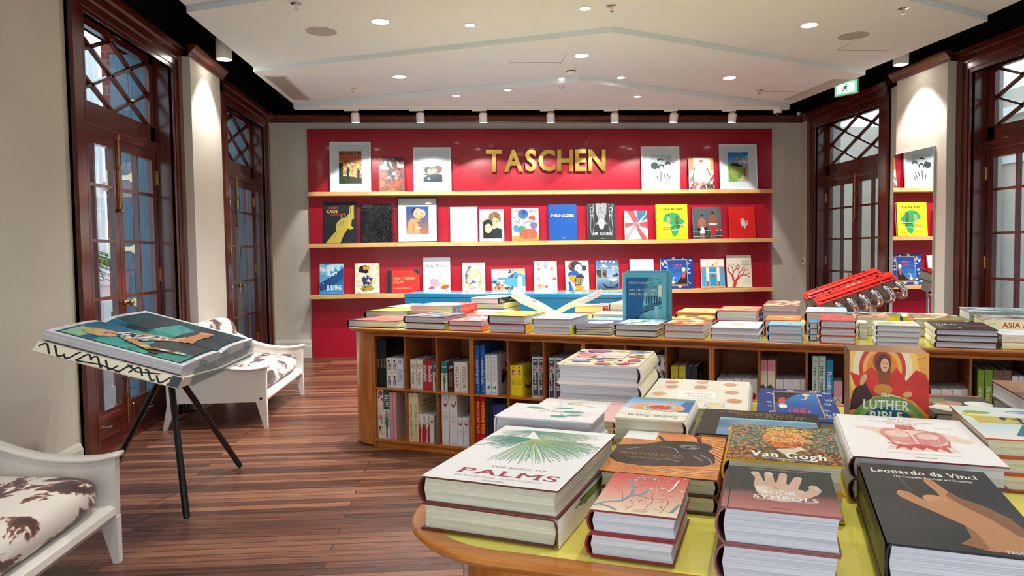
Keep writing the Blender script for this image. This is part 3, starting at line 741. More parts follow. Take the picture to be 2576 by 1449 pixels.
# small plates on the walls
p = atx(2024, 656, XR); root = empty('wall_control', Matrix.Translation((XR, 10.08, p.z)), label='small white control panel on the right wall beside the far door', cat='switch')
mb = MB(); mb.box((-.03, -.05, -.045), (-.0005, .05, .045), white_p, .004); mb.build('plate', root)
mb = MB(); mb.box((-.032, -.02, -.02), (-.0302, .02, .02), M('#222222', .3)); mb.build('display', root)
p = atx(682, 675, XL); mb = MB(); mb.box((0, -.04, -.06), (.012, .04, .06), white_p, .003); o = mb.build('light_switch'); o.location = (XL+.0005, 10.06, p.z); tag(o, 'white light switch plate on the left wall by the far door', 'switch')
# mirror on the right pier
root = empty('wall_mirror', Matrix.Translation((PXR, 0, 0)), label='tall frameless mirror on the right pier reflecting the red shelves', cat='mirror')
mb = MB(); mb.box((-.02, 7.028, .30), (-.001, 7.70, 2.415), M('#b9b0a6', .4)); mb.build('backing', root)
mb = MB(); mb.box((-.024, 7.03, .302), (-.0205, 7.698, 2.413), M('#f2f4f4', .0, 1)); mb.build('mirror_glass', root)

# ================================================================== OUTSIDE THE DOORS
out_white = plaster('stucco', '#dfe3e6', '#e8ebec', .05)
mb = MB(); mb.box((-9, 2, -.12), (-2.93, 17, -.02), M('#8f7a74', .5)); struct(mb.build('floor'))
mb = MB(); mb.box((-8.2, 2, -.02), (-8.0, 17, 5.5), out_white)
for k in range(40): mb.box((-8.0, 2.2+k*.37, .9), (-7.97, 2.38+k*.37, 5.2), out_white)
struct(mb.build('wall_outside'))
mb = MB(); mb.box((5.4, 2, -.1), (8.3, 13.5, 0), M('#6b4a3c', .4)); struct(mb.build('floor'))
hall = plaster('hall_paint', '#c9c0ae', '#d2cabb', .03)
mb = MB(); mb.box((8.1, 2, 0), (8.3, 13.5, 3.7), hall); mb.box((5.4, 13.4, 0), (8.3, 13.5, 3.7), hall)
for y in (7.2, 10.4): mb.box((7.85, y, 0), (8.1, y+.5, 3.7), M('#cfd6da', .6))
mb.box((8.06, 2, 2.62), (8.1, 13.4, 2.72), white_p); mb.box((7.98, 2, 3.3), (8.1, 13.4, 3.42), white_p)
struct(mb.build('wall_hall'))
for i, yc in enumerate(DC):
    nm = ('near', 'far')[i]
    root = empty('shutter', Matrix.Translation((-2.95, yc+.83, 0)), label=f'blue-grey wooden shutter folded open outside the {nm} left door', cat='shutter')
    mb = MB(); blu = wood('blue_timber', '#4d6c80', '#5d7d92', '#6f8fa3', (12, 12, 1), .5, .1)
    for k in range(2): mb.box((.24-.155*(k+1)+.003, -.05, -.019), (.24-.155*k, 0, 3.18), blu)
    for z in (.25, 1.3, 2.6): mb.box((-.09, -.058, z), (.10, -.05, z+.14), blu)
    mb.build('boards', root)
    for z in (.95, 1.42, 2.05):
        mb = MB(); mb.ext([(.12, z-.02), (.09, z+.02), (.06, z+.04), (-.04, z+.04), (-.09, z+.03), (-.10, z-.02), (-.13, z-.02), (-.13, z+.12), (-.10, z+.12), (-.09, z+.07), (-.04, z+.08), (.06, z+.08), (.09, z+.10), (.12, z+.14)], 'y', -.066, -.061, M('#d8cfa8', .35, .6)); mb.build('strap_hinge', root)
    mb = MB(); mb.box((-3.12, yc+.86, -.02), (-2.935, yc+1.35, 4.2), brick); mb.box((-3.14, yc+.84, .0), (-2.932, yc+1.37, .25), M('#cfc7ba', .7)); mb.box((-3.14, yc+.84, 2.0), (-2.932, yc+1.37, 2.08), M('#cfc7ba', .7))
    tag(mb.build('brick_pier'), f'red brick pier with stone bands outside the {nm} left door', 'pier')
def column(x, y, lb):
    root = empty('veranda_column', Matrix.Translation((x, y, -.02)), label=lb, cat='column')
    mb = MB(); mb.box((-.36, -.36, 0), (.36, .36, 1.05), out_white); mb.box((-.41, -.41, 1.05), (.41, .41, 1.14), out_white); mb.build('pedestal', root)
    mb = MB(); mb.lathe((0, 0, 1.14), [(.36, 0), (.37, .06), (.30, .1), (.30, .14), (.33, .19), (.27, .25), (.25, .3)], out_white, 32)
    rings = []
    for z in (1.44, 4.4):
        rings.append([((.25-(z-1.44)*.01)*(1-.07*abs(math.sin(8*PI*i/96*2)))*math.cos(2*PI*i/96), (.25-(z-1.44)*.01)*(1-.07*abs(math.sin(8*PI*i/96*2)))*math.sin(2*PI*i/96), z) for i in range(96)])
    mb.loft(rings, out_white); mb.build('shaft', root)
column(-5.3, 10.9, 'white fluted veranda column seen through the near left door')
column(-5.3, 14.6, 'white fluted veranda column seen through the far left door')
mb = MB()
for k in range(26): mb.lathe((-5.3, 4.2+k*.23, .1), [(.05, 0), (.035, .08), (.07, .25), (.04, .42), (.05, .62)], out_white, 10)
mb.box((-5.42, 4, -.02), (-5.18, 10.5, .1), out_white); mb.box((-5.44, 4, .72), (-5.16, 10.5, .84), out_white)
tag(mb.build('balustrade'), 'white stone balustrade along the veranda beyond the left doors', 'balustrade')
def palm(x, y, z, r, seed, lb, n=16, flowers=False):
    rd = random.Random(seed); root = empty('potted_palm', Matrix.Translation((x, y, z)), label=lb, cat='potted palm')
    mb = MB(); mb.lathe((0, 0, -.02-z), [(.14, 0), (.2, .3), (.22, .34), (.19, .34)], M('#a9a29a', .7), 24); mb.build('pot', root)
    mb = MB(); gr = M('#5d8a5e', .5); g2 = M('#86a85c', .5)
    mb.tube([(0, 0, .3-z), (.02, 0, max(.35-z, 0)+.02)], .04, M('#6a5a42', .8))
    for k in range(n):
        a = 2*PI*k/n+rd.uniform(-.2, .2); ln = r*rd.uniform(.8, 1.15); rise = rd.uniform(.2, 1.0); pts = []
        for i in range(13):
            t = i/12; pts.append(Vector((math.cos(a)*ln*t, math.sin(a)*ln*t, ln*(rise*t*1.3-1.3*rise*t*t*.9+.25*t-.45*t*t))))
        mb.tube(pts, .006, g2, 5)
        sd = Vector((-math.sin(a), math.cos(a), 0))
        for i in range(2, 13):
            for q in (-1, 1):
                p = pts[i]; L_ = ln*.34*math.sin(PI*(i+1)/15); tip = p+sd*q*L_+Vector((math.cos(a), math.sin(a), 0))*L_*.5-Vector((0, 0, L_*.45))
                w = Vector((math.cos(a), math.sin(a), 0))*.013
                mb.add([tuple(p-w), tuple(p+w), tuple((p+tip)/2+w*.9+Vector((0, 0, .015))), tuple(tip)], [(0, 1, 2), (0, 2, 3)], rd.choice((gr, g2)))
    mb.build('fronds', root, fix=False)
    if flowers:
        mb = MB()
        for k in range(60): mb.ball((rd.gauss(0, .1), rd.gauss(0, .1), rd.uniform(-.1, .25)), rd.uniform(.012, .03), M(rd.choice(['#e8b24a', '#e6c87a', '#d98a3a']), .6), 6, 4)
        mb.build('blossom', root)
palm(-4.35, 8.55, 1.25, .75, 3, 'tall potted palm with orange blossom outside the near left door', flowers=True)
palm(-3.85, 5.75, .42, .55, 5, 'low spreading potted palm outside the near left door', 20)
palm(-4.5, 12.2, .9, .7, 8, 'potted palm outside the far left door')

# ================================================================== COUNTERS
yel = M('#e3da2c', .12, 0, .5, 1.0); yel_k = yel
def top_outline(u0, u1, v0, v1, R, n=10):
    pts = []
    for (cx, cy, a0) in ((u0+R, v0+R, 180), (u1-R, v0+R, 270), (u1-R, v1-R, 0), (u0+R, v1-R, 90)):
        for i in range(n+1): a = math.radians(a0+90*i/n); pts.append((cx+R*math.cos(a), cy+R*math.sin(a)))
    return pts
def worktop(mat, u0, u1, v0, v1, R, label):
    root = empty('worktop', mat, label=label, cat='counter')
    def ol(k): return top_outline(u0+k, u1-k, v0+k, v1-k, max(R-k, .02))
    mb = MB(); rings = []
    for k, z in ((.05, .832), (.03, .836), (.012, .846), (.0, .858), (.0, .866), (.003, .8695), (.04, .8695), (.04, .862)): rings.append([(x, y, z) for x, y in ol(k)])
    mb.loft(rings, oak, cap=True); mb.build('oak_rim', root, smooth=.5)
    mb = MB(); mb.prism(ol(.0405), .8622, .8668, M('#fff36a', .25)); mb.build('yellow_panel', root)
    mb = MB(); mb.prism(ol(.0408), .8670, .8698, glass_mat('top_glass', '#ffffff', .35)); mb.build('glass_plate', root)
    return root
O1 = atz(942, 1122.6, 0); A1 = -27.5; U1, V1 = UF(A1), UF(A1+90)
F1 = frame(O1, U1, V1, ZV)
worktop(F1, -.29, 4.32, -.048, 1.50, .25, 'long oak counter top with yellow glass inset in the middle of the shop')
def rounded_end(mat, u0, u1, v0, v1, R, name, label, um=.0):
    root = empty(name, mat, label=label, cat='cabinet')
    mb = MB(); pts = [p for p in top_outline(u0, u0+2*R+1, v0, v1, R) if p[0] <= u0+R+.001]
    left = sorted(set((round(a, 5), round(b, 5)) for a, b in pts), key=lambda p: (0))
    o = top_outline(u0, u0+4*R, v0, v1, R); a = o[33:]+o[:11]   # back-left arc then front-left arc
    poly = [(um, v1)]+a+[(um, v0)]
    mb.prism(poly, .012, .8315, oak_up); mb.build('curved_panel', root, smooth=.5)
    mb = MB(); k = .012; mb.prism([(um, v1-k)]+[(x+k if x < u0+R else x, y) for x, y in a if v0+k < y < v1-k]+[(um, v0+k)], 0, .0125, blackp); mb.build('plinth', root)
    return root
rounded_end(F1, -.255, 0, .0, 1.45, .24, 'counter_end_cabinet', 'rounded oak end of the long counter', -.0005)
oakf = oak
def shelf_unit(i):
    root = empty('shelving_unit', F1 @ Matrix.Translation((.80*i+.005, 0, 0)), label=f"open oak shelving unit of six cubbies under the long counter, {['leftmost', 'second from left', 'third from left', 'fourth from left', 'rightmost'][i]} of five", cat='shelving', group='oak shelving units of the long counter')
    W = .799; t = .014
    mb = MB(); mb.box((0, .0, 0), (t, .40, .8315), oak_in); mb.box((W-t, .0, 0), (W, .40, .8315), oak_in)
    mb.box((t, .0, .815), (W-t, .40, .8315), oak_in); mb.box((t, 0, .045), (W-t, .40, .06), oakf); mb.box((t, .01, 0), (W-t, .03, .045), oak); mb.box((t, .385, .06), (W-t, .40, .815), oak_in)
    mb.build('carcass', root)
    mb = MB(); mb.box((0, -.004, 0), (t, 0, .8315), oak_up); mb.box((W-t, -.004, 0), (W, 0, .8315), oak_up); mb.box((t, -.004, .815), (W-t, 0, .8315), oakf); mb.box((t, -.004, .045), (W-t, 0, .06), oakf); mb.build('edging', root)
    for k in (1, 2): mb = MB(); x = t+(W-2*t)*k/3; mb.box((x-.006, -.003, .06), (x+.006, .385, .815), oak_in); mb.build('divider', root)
    mb = MB()
    for k in range(3): a = t+(W-2*t)*k/3+(.006 if k else 0); b = t+(W-2*t)*(k+1)/3-(.006 if k < 2 else 0); mb.box((a, -.002, .425), (b, .385, .437), oakf)
    mb.build('shelf', root)
    return root
for i in range(5): shelf_unit(i)
mb = MB(); mb.box((0, .41, .012), (4.005, 1.45, .83), oak_up); o = mb.build('counter_cabinet'); o.matrix_world = F1; tag(o, 'closed oak rear body of the long counter behind its cubbies', 'cabinet')
O2 = atz(1364, 1423, .87); O2.z = 0; A2 = -23; U2, V2 = UF(A2), UF(A2+90); F2 = frame(O2, U2, V2, ZV)
worktop(F2, -.335, 2.55, 0, 1.55, .235, 'front oak display table top with yellow glass inset and rounded corner')
root = empty('display_table_base', F2, label='oak cabinet base carrying the front display table top', cat='cabinet')
mb = MB(); o = top_outline(-.335+.12, 2.4, .06, 1.5, .16); mb.prism(o, .012, .8315, oak_up); mb.build('body', root, smooth=.5)
# blue counter in front of the red wall
zb = 1.0; pb = atz(1017, 738, zb); Fb = frame(Vector((pb.x, pb.y, 0)), UF(-19), UF(71), ZV)
blue = M('#1f86b8', .25, 0, .5, .5)
root = empty('blue_counter', Fb, label='glossy blue counter standing in front of the red wall', cat='counter')
mb = MB(); mb.box((0, 0, .956), (2.45, .52, 1.0), blue, .004); mb.build('top_slab', root)
mb = MB(); mb.box((.004, .006, .06), (2.446, .514, .950), blue); mb.box((.03, .03, 0), (2.42, .49, .06), blackp); mb.box((.01, .012, .948), (2.44, .508, .957), M('#0d4a6b', .4)); mb.build('body', root)

# ================================================================== SOFAS IN WHITE LEATHER AND COWHIDE
def puffy(mb, c, h, m, e=.45, n=28, k=14, tilt=0, bump=0):
    sg = lambda v, p: math.copysign(abs(v)**p, v); rings = []
    R_ = Matrix.Rotation(tilt, 3, 'Y')
    for j in range(k+1):
        ph = -PI/2+PI*(j+.03)/(k+.06); ring = []
        for i in range(n):
            th = 2*PI*i/n; v = Vector((h[0]*sg(math.cos(ph), e)*sg(math.cos(th), e*.7), h[1]*sg(math.cos(ph), e)*sg(math.sin(th), e*.7), h[2]*sg(math.sin(ph), .8)))
            if bump: v.z += bump*math.sin(v.y*9+1)*math.cos(v.x*7)*(1 if v.z > 0 else 0)
            ring.append(tuple(R_ @ v+Vector(c)))
        rings.append(ring)
    mb.loft(rings, m)
def sofa(x_front, y0, y1, label, pillow):
    D = .80; root = empty('sofa', Matrix.Translation((x_front-D, y0, 0)), label=label, cat='sofa'); Ln = y1-y0
    top = [(.80, .505), (.74, .492), (.66, .487), (.56, .492), (.46, .507), (.36, .535), (.26, .575), (.16, .63), (.07, .69), (.0, .735)]
    for s, yy in ((0, 0), (1, Ln-.045)):
        mb = MB(); out = [(.01, .215), (.795, .215)]+[(x, z-.012) for x, z in top]; mb.ext(out, 'y', yy, yy+.045, white_l)
        pn = mb.build('side_panel', root)
        mb = MB(); rings = []
        for i, (x, z) in enumerate([(.815, .508)]+top+[(-.012, .745)]):
            a = top[max(0, min(i, 9)-1)]; b = top[min(9, i)]; d = Vector((b[0]-a[0], 0, b[1]-a[1])); d = d.normalized() if d.length else Vector((-1, 0, 0)); nn = Vector((-d.z, 0, d.x)); nn = -nn if nn.z < 0 else nn
            ring = []
            for q in range(14):
                t = 2*PI*q/14; ring.append((x+nn.x*.014*math.sin(t), yy+.0225+.042*math.copysign(abs(math.cos(t))**.7, math.cos(t)), z+nn.z*.014*math.sin(t)-.004))
            rings.append(ring)
        mb.loft(rings, white_l); mb.build('arm_rail', root, smooth=True)
        mb = MB(); mb.cyl((0, 0), .011, 0, .004, M('#3a3a3a', .3, .8), 16); k = mb.build('button', pn); k.rotation_euler = (PI/2 if s == 0 else -PI/2, 0, 0); k.location = (.755, yy if s == 0 else yy+.045, .245)
        for fx in (1, 0):
            mb = MB(); a, b, c, d = ((.715, .799, .799, .77)) if fx else ((.012, .09, .045, .012))
            f0, f1 = (.772, .800) if fx else (-.03, .0)
            mb.loft([[(f0, yy+.006, 0), (f1, yy+.006, 0), (f1, yy+.04, 0), (f0, yy+.04, 0)], [(a if fx else .012, yy, .216), (b, yy, .216), (b, yy+.045, .216), (a if fx else .012, yy+.045, .216)]], white_l); mb.build('leg', root)
    mb = MB(); mb.ext([(.70, .20), (.75, .195), (.785, .21), (.80, .235), (.795, .262), (.77, .278), (.70, .275)], 'y', .046, Ln-.046, white_l); mb.ext([(.03, .215), (.72, .215), (.72, .26), (.03, .26)], 'y', .046, Ln-.046, white_l); mb.build('seat_frame', root, smooth=.7)
    mb = MB(); mb.ext([(.0, .25), (.045, .25), (.03, .78), (.005, .80), (-.02, .78)], 'y', .046, Ln-.046, white_l); mb.build('backrest', root, smooth=.7)
    mb = MB(); puffy(mb, (.44, Ln/2, .372), (.345, Ln/2-.052, .10), cow, .4, 40, 16, .05, .004); mb.build('seat_cushion', root, smooth=True)
    mb = MB(); puffy(mb, (.125, Ln/2, .62), (.075, Ln/2-.058, .21), cow, .5, 36, 14, -.12); mb.build('back_cushion', root, smooth=True)
    if pillow:
        mb = MB(); puffy(mb, (0, 0, 0), (.09, .30, .19), cow, .7, 28, 12); o = mb.build('bolster_pillow', smooth=True); o.matrix_world = Matrix.Translation((x_front-D+.335, y0+.40, .625)) @ Matrix.Rotation(-.30, 4, 'Y')
        tag(o, 'brown and white cowhide pillow leaning on the far white sofa', 'pillow')
    return root
sofa(-1.577, 2.03, 3.456, 'white leather sofa with cowhide seat in the lower left corner', False)
sofa(-1.577, 6.03, 7.47, 'white leather sofa with cowhide seat behind the book stand', False)

# ================================================================== BOOK STAND WITH THE GIANT OPEN BOOK
root = empty('book_stand', Matrix.Translation((-1.66, 4.3, 0)), label='tripod book stand with black legs and clear tray beside the sofa', cat='book stand')
hub = Vector((0, -.02, .80))
for k, f in enumerate(((-1.46, 3.93), (-1.463, 4.896), (-2.16, 4.50))):
    a = Vector((f[0]+1.66, f[1]-4.3, .014)); b = hub+(a-hub)*.05; d = (a-hub).normalized()
    mb = MB(); mb.tube([tuple(b), tuple(a-d*.02), tuple(a-d*.004), tuple(a)], [.0175, .0185, .015, .006], blackp, 16); mb.build('leg', root, smooth=.8)
MBk = Matrix.Translation((-1.637, 4.141, .978)) @ Matrix.Rotation(-.053, 4, 'Z') @ Matrix.Rotation(.276, 4, 'Y') @ Matrix.Rotation(.016, 4, 'X')
iM = Matrix.Translation((-1.66, 4.3, 0)).inverted() @ MBk
clear = glass_mat('acrylic', '#e4eef0')
mb = MB(); mb.T = iM; mb.box((-.30, -.40, -.118), (.37, .46, -.108), clear); mb.box((.36, -.40, -.108), (.37, .46, -.03), clear); mb.build('tray', root)
mb = MB(); mb.T = iM; mb.prism([(-.10, -.12), (.10, -.12), (.10, .12), (-.10, .12)], -.128, -.1185, white_l); mb.build('bracket', root)
mb = MB(); mb.T = Matrix.Translation(hub-Vector((0, 0, .01))); mb.loft([[(-.05, -.06, -.02), (.05, -.06, -.02), (.05, .06, -.02), (-.05, .06, -.02)], [(-.10, -.11, .03), (.10, -.11, .03), (.10, .11, .03), (-.10, .11, .03)]], white_l); mb.build('hub', root)
mb = MB(); mb.T = iM
for yy in (-.3, .0, .35): mb.box((.345, yy, -.035), (.372, yy+.02, -.005), clear)
mb.build('clip', root)
bk = empty('open_book', MBk, label='giant open photo book showing a blonde woman lying on teal cushions', cat='book')
mb = MB(); cvr = M('#e7dfcc', .35)
prof = [(-.50, -.055), (-.535, -.075), (-.55, -.10), (-.545, -.1065), (-.48, -.1075), (.50, -.1075), (.53, -.10), (.53, -.094), (.0, -.098), (-.47, -.062)]
mb.ext([(y, z) for y, z in prof], 'x', -.345, .36, cvr)
art = [B(4, 6, .1, .1, .9, .9, .03, .05, ['#e6d9b4'])]
import itertools
rd = random.Random(5); cur = []
for k in range(9):
    x = .06+k*.105; cur.append([(x+.05*math.cos(t*.6+k)*1.0+t*.008, .1+.09*t+.05*math.sin(t*1.4+k)) for t in range(10)])
fl = [L([[(c[0], min(1, max(0, c[1]))) for c in cv] for cv in cur], .03, '#1f2528'), L([[(.05, .2), (.2, .25), (.25, .75), (.4, .8)], [(.5, .15), (.55, .6), (.7, .7), (.75, .25)]], .04, '#1f2528')]
# jacket drawing on the sloping near side
n_ = Vector((0, -.035, -.020)).normalized()
draw(mb, (-.345, -.5005, -.0555), (1, 0, 0), (0, -.575, -.818), .705, .05, [R(0, 0, 1, 1, '#e9e0ca')], .0001, False)
Vv = Vector((0, .607, .795)).normalized(); Oo = Vector((-.345, -.5505, -.1005))
draw(mb, Oo+Vector((0, -.002, .001)), (1, 0, 0), Vv, .705, .055, [R(0, 0, 1, 1, '#e9e0ca')]+[L([[(.02+.012*i+.09*k, .5+.42*math.sin(i*.55+k*1.7)) for i in range(9)] for k in range(11)], .013, '#20262b'), R(.93, 0, 1, 1, '#3a4448'), L([[(.3, .1), (.45, .3), (.6, .08)], [(.62, .9), (.7, .5), (.85, .85)]], .01, '#20262b')], .0003)
mb.build('jacket', bk)
for sgn, nm in ((-1, 'left'), (1, 'right')):
    n = 14; pr = []
    for i in range(n+1):
        t = i/n; y = sgn*(.5-.497*t); z = -.004+.012*math.sin(PI*min(1, t*1.05))*t - (.012*max(0, t-.9)*10)
        pr.append((y, z))
    mb = MB(); poly = pr+[(sgn*.003, -.093), (sgn*.47, -.062 if sgn < 0 else -.088), (sgn*.505, -.045)]
    mb.ext(poly, 'x', -.34, .34, pg_white)
    mb.build('page_block', bk)
    # the printed photograph laid on the curved page
    mb = MB()
    def pz(y):
        t = (.5-abs(y))/.497; return -.004+.012*math.sin(PI*min(1, t*1.05))*t - (.012*max(0, t-.9)*10)
    def shp(pts, c, h, sub=1):
        vs = [(x, y, pz(y)+h) for x, y in pts]; mb.add(vs, [tuple(range(len(pts)))], ink(c))
    def strips(poly, c, h, m=16):   # cut a shape in thin bands so it follows the page
        ys = [p[1] for p in poly]; a, b = max(min(ys), -.49 if sgn < 0 else .004), min(max(ys), -.004 if sgn < 0 else .49)
        if b <= a: return
        for k in range(m):
            u, v = a+(b-a)*k/m, a+(b-a)*(k+1)/m; rows = []
            for yy in (u+1e-5, v-1e-5):
                xs = []
                for i in range(len(poly)):
                    (x0_, y0_), (x1_, y1_) = poly[i], poly[(i+1) % len(poly)]
                    if (y0_ <= yy) != (y1_ <= yy): xs.append(x0_+(x1_-x0_)*(yy-y0_)/(y1_-y0_))
                rows.append((min(xs), max(xs)) if xs else None)
            if rows[0] and rows[1]: mb.add([(rows[0][0], u, pz(u)+h), (rows[0][1], u, pz(u)+h), (rows[1][1], v, pz(v)+h), (rows[1][0], v, pz(v)+h)], [(0, 1, 2, 3)], ink(c))
    ell = lambda cx, cy, rx, ry, a=0, m=22: [(cx+rx*math.cos(2*PI*i/m)*math.cos(a)-ry*math.sin(2*PI*i/m)*math.sin(a), cy+rx*math.cos(2*PI*i/m)*math.sin(a)+ry*math.sin(2*PI*i/m)*math.cos(a)) for i in range(m)]
    uv = lambda u, v: (-.34+.68*u, -.5+v)
    h = .0006
    x_a, x_b = -.31, .315
    strips([(x_a, -.47), (x_b, -.47), (x_b, .46), (x_a, .46)], 'N|#0d2a33|#1d4c57|#10252c|6', h)
    sh = [([uv(.05, .04), uv(.3, .04), uv(.34, .5), uv(.05, .6)], 'N|#174a66|#256f8d|#123d56|5'), ([uv(.07, .05), uv(.2, .05), uv(.22, .2), uv(.07, .24)], '#8fc09a'),
          ([uv(.3, .04), uv(.7, .04), uv(.62, .3), uv(.3, .28)], 'N|#2d8c88|#46aaa4|#1f6c6a|9'), ([uv(.32, .35), uv(.55, .3), uv(.62, .75), uv(.4, .85)], 'N|#2a7d7c|#3d9c98|#185453|7'),
          ([uv(.2, .5), uv(.36, .45), uv(.45, .92), uv(.2, .92)], 'N|#12242a|#2b3f48|9'), ([uv(.6, .1), uv(.95, .05), uv(.95, .9), uv(.62, .92)], 'N|#141a1d|#39434a|#1c2428|7'),
          ([uv(.75, .03), uv(.95, .03), uv(.95, .2), uv(.8, .22)], '#2f8a80'),
          (ell(*uv(.24, .20), .085, .075, .5), 'N|#d8c27a|#a5843e|40'), (ell(*uv(.28, .22), .065, .055, .5), '#d9a684'), (ell(*uv(.305, .24), .03, .02, .5), '#c98a6c'),
          (ell(*uv(.27, .235), .010, .005, .5), '#2a2018'), (ell(*uv(.275, .20), .010, .005, .5), '#2a2018'), (ell(*uv(.32, .225), .009, .006, .5), '#9c2f38'),
          ([uv(.34, .22), uv(.46, .16), uv(.72, .44), uv(.66, .56), uv(.4, .34)], '#cf9a76'), (ell(*uv(.44, .27), .085, .075, .6), 'V|#e8e8e4|#8e9496|#23292c|#c9cccd|60'),
          (ell(*uv(.56, .37), .07, .04, .8), 'V|#e8e8e4|#8e9496|#3a4043|#c9cccd|60'), ([uv(.66, .46), uv(.74, .40), uv(.78, .7), uv(.7, .78)], '#b9835e'), (ell(*uv(.72, .74), .045, .03, .9), '#c4936f'), (ell(*uv(.69, .80), .02, .012), '#9c2230'),
          ([uv(.42, .17), uv(.66, .1), uv(.68, .15), uv(.46, .22)], '#c48d68'), (ell(*uv(.66, .14), .06, .02, .3), 'V|#d8b860|#3a2a14|#a5843e|50'), (ell(*uv(.82, .16), .07, .018, .2), 'V|#e6dcae|#6a5a34|50')]
    for k, (pl, c) in enumerate(sh): strips(pl, c, h+.0004*(k+1))
    mb.build('printed_page', bk, fix=False)

# ================================================================== ENGINE SCULPTURE
pe = aty(2133, 722, 7.5)
E_M = Matrix.Translation((pe.x, 7.5, 0))
root = empty('engine_sculpture', E_M, label='red-topped silver engine display with chrome pipes by the right wall', cat='engine display')
eng_T = Matrix.Translation((0, 0, pe.z)) @ Matrix.Rotation(math.radians(-14), 4, 'Z') @ Matrix.Rotation(math.radians(-20), 4, 'Y') @ Matrix.Rotation(.30, 4, 'X')
alu = M('#a9a8a2', .4, .7); redp = M('#d42a20', .35)
for s, ang, nm in ((-1, -.10, 'near'), (1, .06, 'far')):
    T0 = eng_T @ Matrix.Translation((.03 if s < 0 else -.03, s*.105, 0)) @ Matrix.Rotation(-ang, 4, 'X')
    mb = MB(); mb.T = T0; mb.box((-.40, -.075, -.10), (.40, .075, .0), alu, .012); mb.build('cylinder_head', root)
    mb = MB(); mb.T = T0; mb.box((-.41, -.085, .0), (.41, .085, .016), redp, .006); mb.box((-.39, -.06, .016), (.39, .06, .045), redp, .018); mb.box((-.30, -.02, .045), (.30, .0, .056), redp, .004)
    cvx = mb.build('cam_cover', root, smooth=.5)
    for k in range(7):
        for yy in (-.074, .074): mb = MB(); mb.T = T0; mb.ball((-.37+k*.123, yy, .02), .010, chrome, 10, 6); mb.build('bolt', cvx)
    for x in (-.25, .25): mb = MB(); mb.T = T0; mb.ball((x, .0, .055), .016, blackp, 10, 6); mb.build('knob', cvx)
mb = MB(); mb.T = eng_T @ Matrix.Translation((.03, -.105, .058)) @ Matrix.Rotation(.10, 4, 'X')
draw(mb, (-.09, -.012, .0), (1, 0, 0), (0, 1, 0), .18, .024, [T('FERRARI', .5, .5, .8, '#e8e0d8', .95, 1)], .0004); mb.build('lettering', root, fix=False)
mb = MB(); mb.T = eng_T; mb.loft([[(-.36, -.14, -.04), (.36, -.14, -.04), (.36, .13, -.04), (-.36, .13, -.04)], [(-.33, -.09, -.20), (.33, -.09, -.20), (.33, .08, -.20), (-.33, .08, -.20)]], alu); mb.build('crankcase', root)
for k in range(6):
    x = -.26+k*.125; mb = MB(); mb.T = eng_T
    pts = [(x+.05, -.16, -.05)]+[(x+.05+.03*math.sin(t), -.19-.085*math.sin(t), -.05-.075+.075*math.cos(t)) for t in [PI*i/9 for i in range(10)]]+[(x+.05, -.13, -.21)]
    mb.tube(pts, .033, chrome, 16); mb.build('exhaust_pipe', root, smooth=.9)
for k, (x, y) in enumerate(((-.26, -.1), (-.26, .08), (.05, -.1), (.16, -.08), (.24, .08))):
    mb = MB(); q = (eng_T @ Vector((x, y, -.18))); mb.tube([tuple(q), (q.x, q.y, .35), (q.x*.8, q.y*.8, .02)], .020, chrome, 12); mb.build('leg', root, smooth=.9)
mb = MB(); mb.cyl((0, 0), .34, 0, .02, steel, 40); mb.build('base_plate', root)

# ================================================================== BOOKS AND FRAMES ON THE WALL LEDGES
DK = '#22262c'
def person(cx, cy, s, skin='#d9a07a', hair='#2a1c16', top='#2b2f38', asp=1.0):   # a plain head and shoulders
    a = asp
    return [P([(cx-s*1.5, cy-s*3.2*a), (cx-s*1.35, cy-s*1.5*a), (cx-s*.4, cy-s*1.1*a), (cx+s*.4, cy-s*1.1*a), (cx+s*1.35, cy-s*1.5*a), (cx+s*1.5, cy-s*3.2*a)], top),
            P([(cx-s*.3, cy-s*1.3*a), (cx+s*.3, cy-s*1.3*a), (cx+s*.3, cy-s*.5*a), (cx-s*.3, cy-s*.5*a)], skin),
            E(cx, cy+s*.15*a, s*.92, s*1.12*a, hair), E(cx, cy-s*.08*a, s*.72, s*.95*a, skin), E(cx-s*.28, cy, s*.1, s*.06*a, '#2a2018'), E(cx+s*.28, cy, s*.1, s*.06*a, '#2a2018'),
            E(cx, cy-s*.5*a, s*.22, s*.07*a, '#a84c48'), L([(cx, cy), (cx-s*.07, cy-s*.25*a), (cx+s*.05, cy-s*.27*a)], .008, '#a8765a')]
def figure(x, y, h, skin, short, torso=None, hair='#1c1512', asp=.74):            # a standing figure, feet at y
    w = h*.16/asp*.8; to = torso or skin
    return [P([(x-w*.5, y), (x-w*.15, y), (x-w*.02, y+h*.45), (x+w*.1, y), (x+w*.5, y), (x+w*.45, y+h*.5), (x-w*.5, y+h*.5)], skin),
            P([(x-w*.62, y+h*.28), (x+w*.62, y+h*.28), (x+w*.5, y+h*.52), (x-w*.5, y+h*.52)], short),
            P([(x-w*.48, y+h*.5), (x+w*.48, y+h*.5), (x+w*.8, y+h*.82), (x+w*.2, y+h*.87), (x-w*.2, y+h*.87), (x-w*.8, y+h*.82)], to),
            L([(x-w*.75, y+h*.8), (x-w*.95, y+h*.6), (x-w*.6, y+h*.42)], w*.3, skin), L([(x+w*.75, y+h*.8), (x+w*.95, y+h*.6), (x+w*.6, y+h*.42)], w*.3, skin),
            E(x, y+h*.93, w*.26, h*.075, skin), E(x, y+h*.965, w*.26, h*.045, hair)]
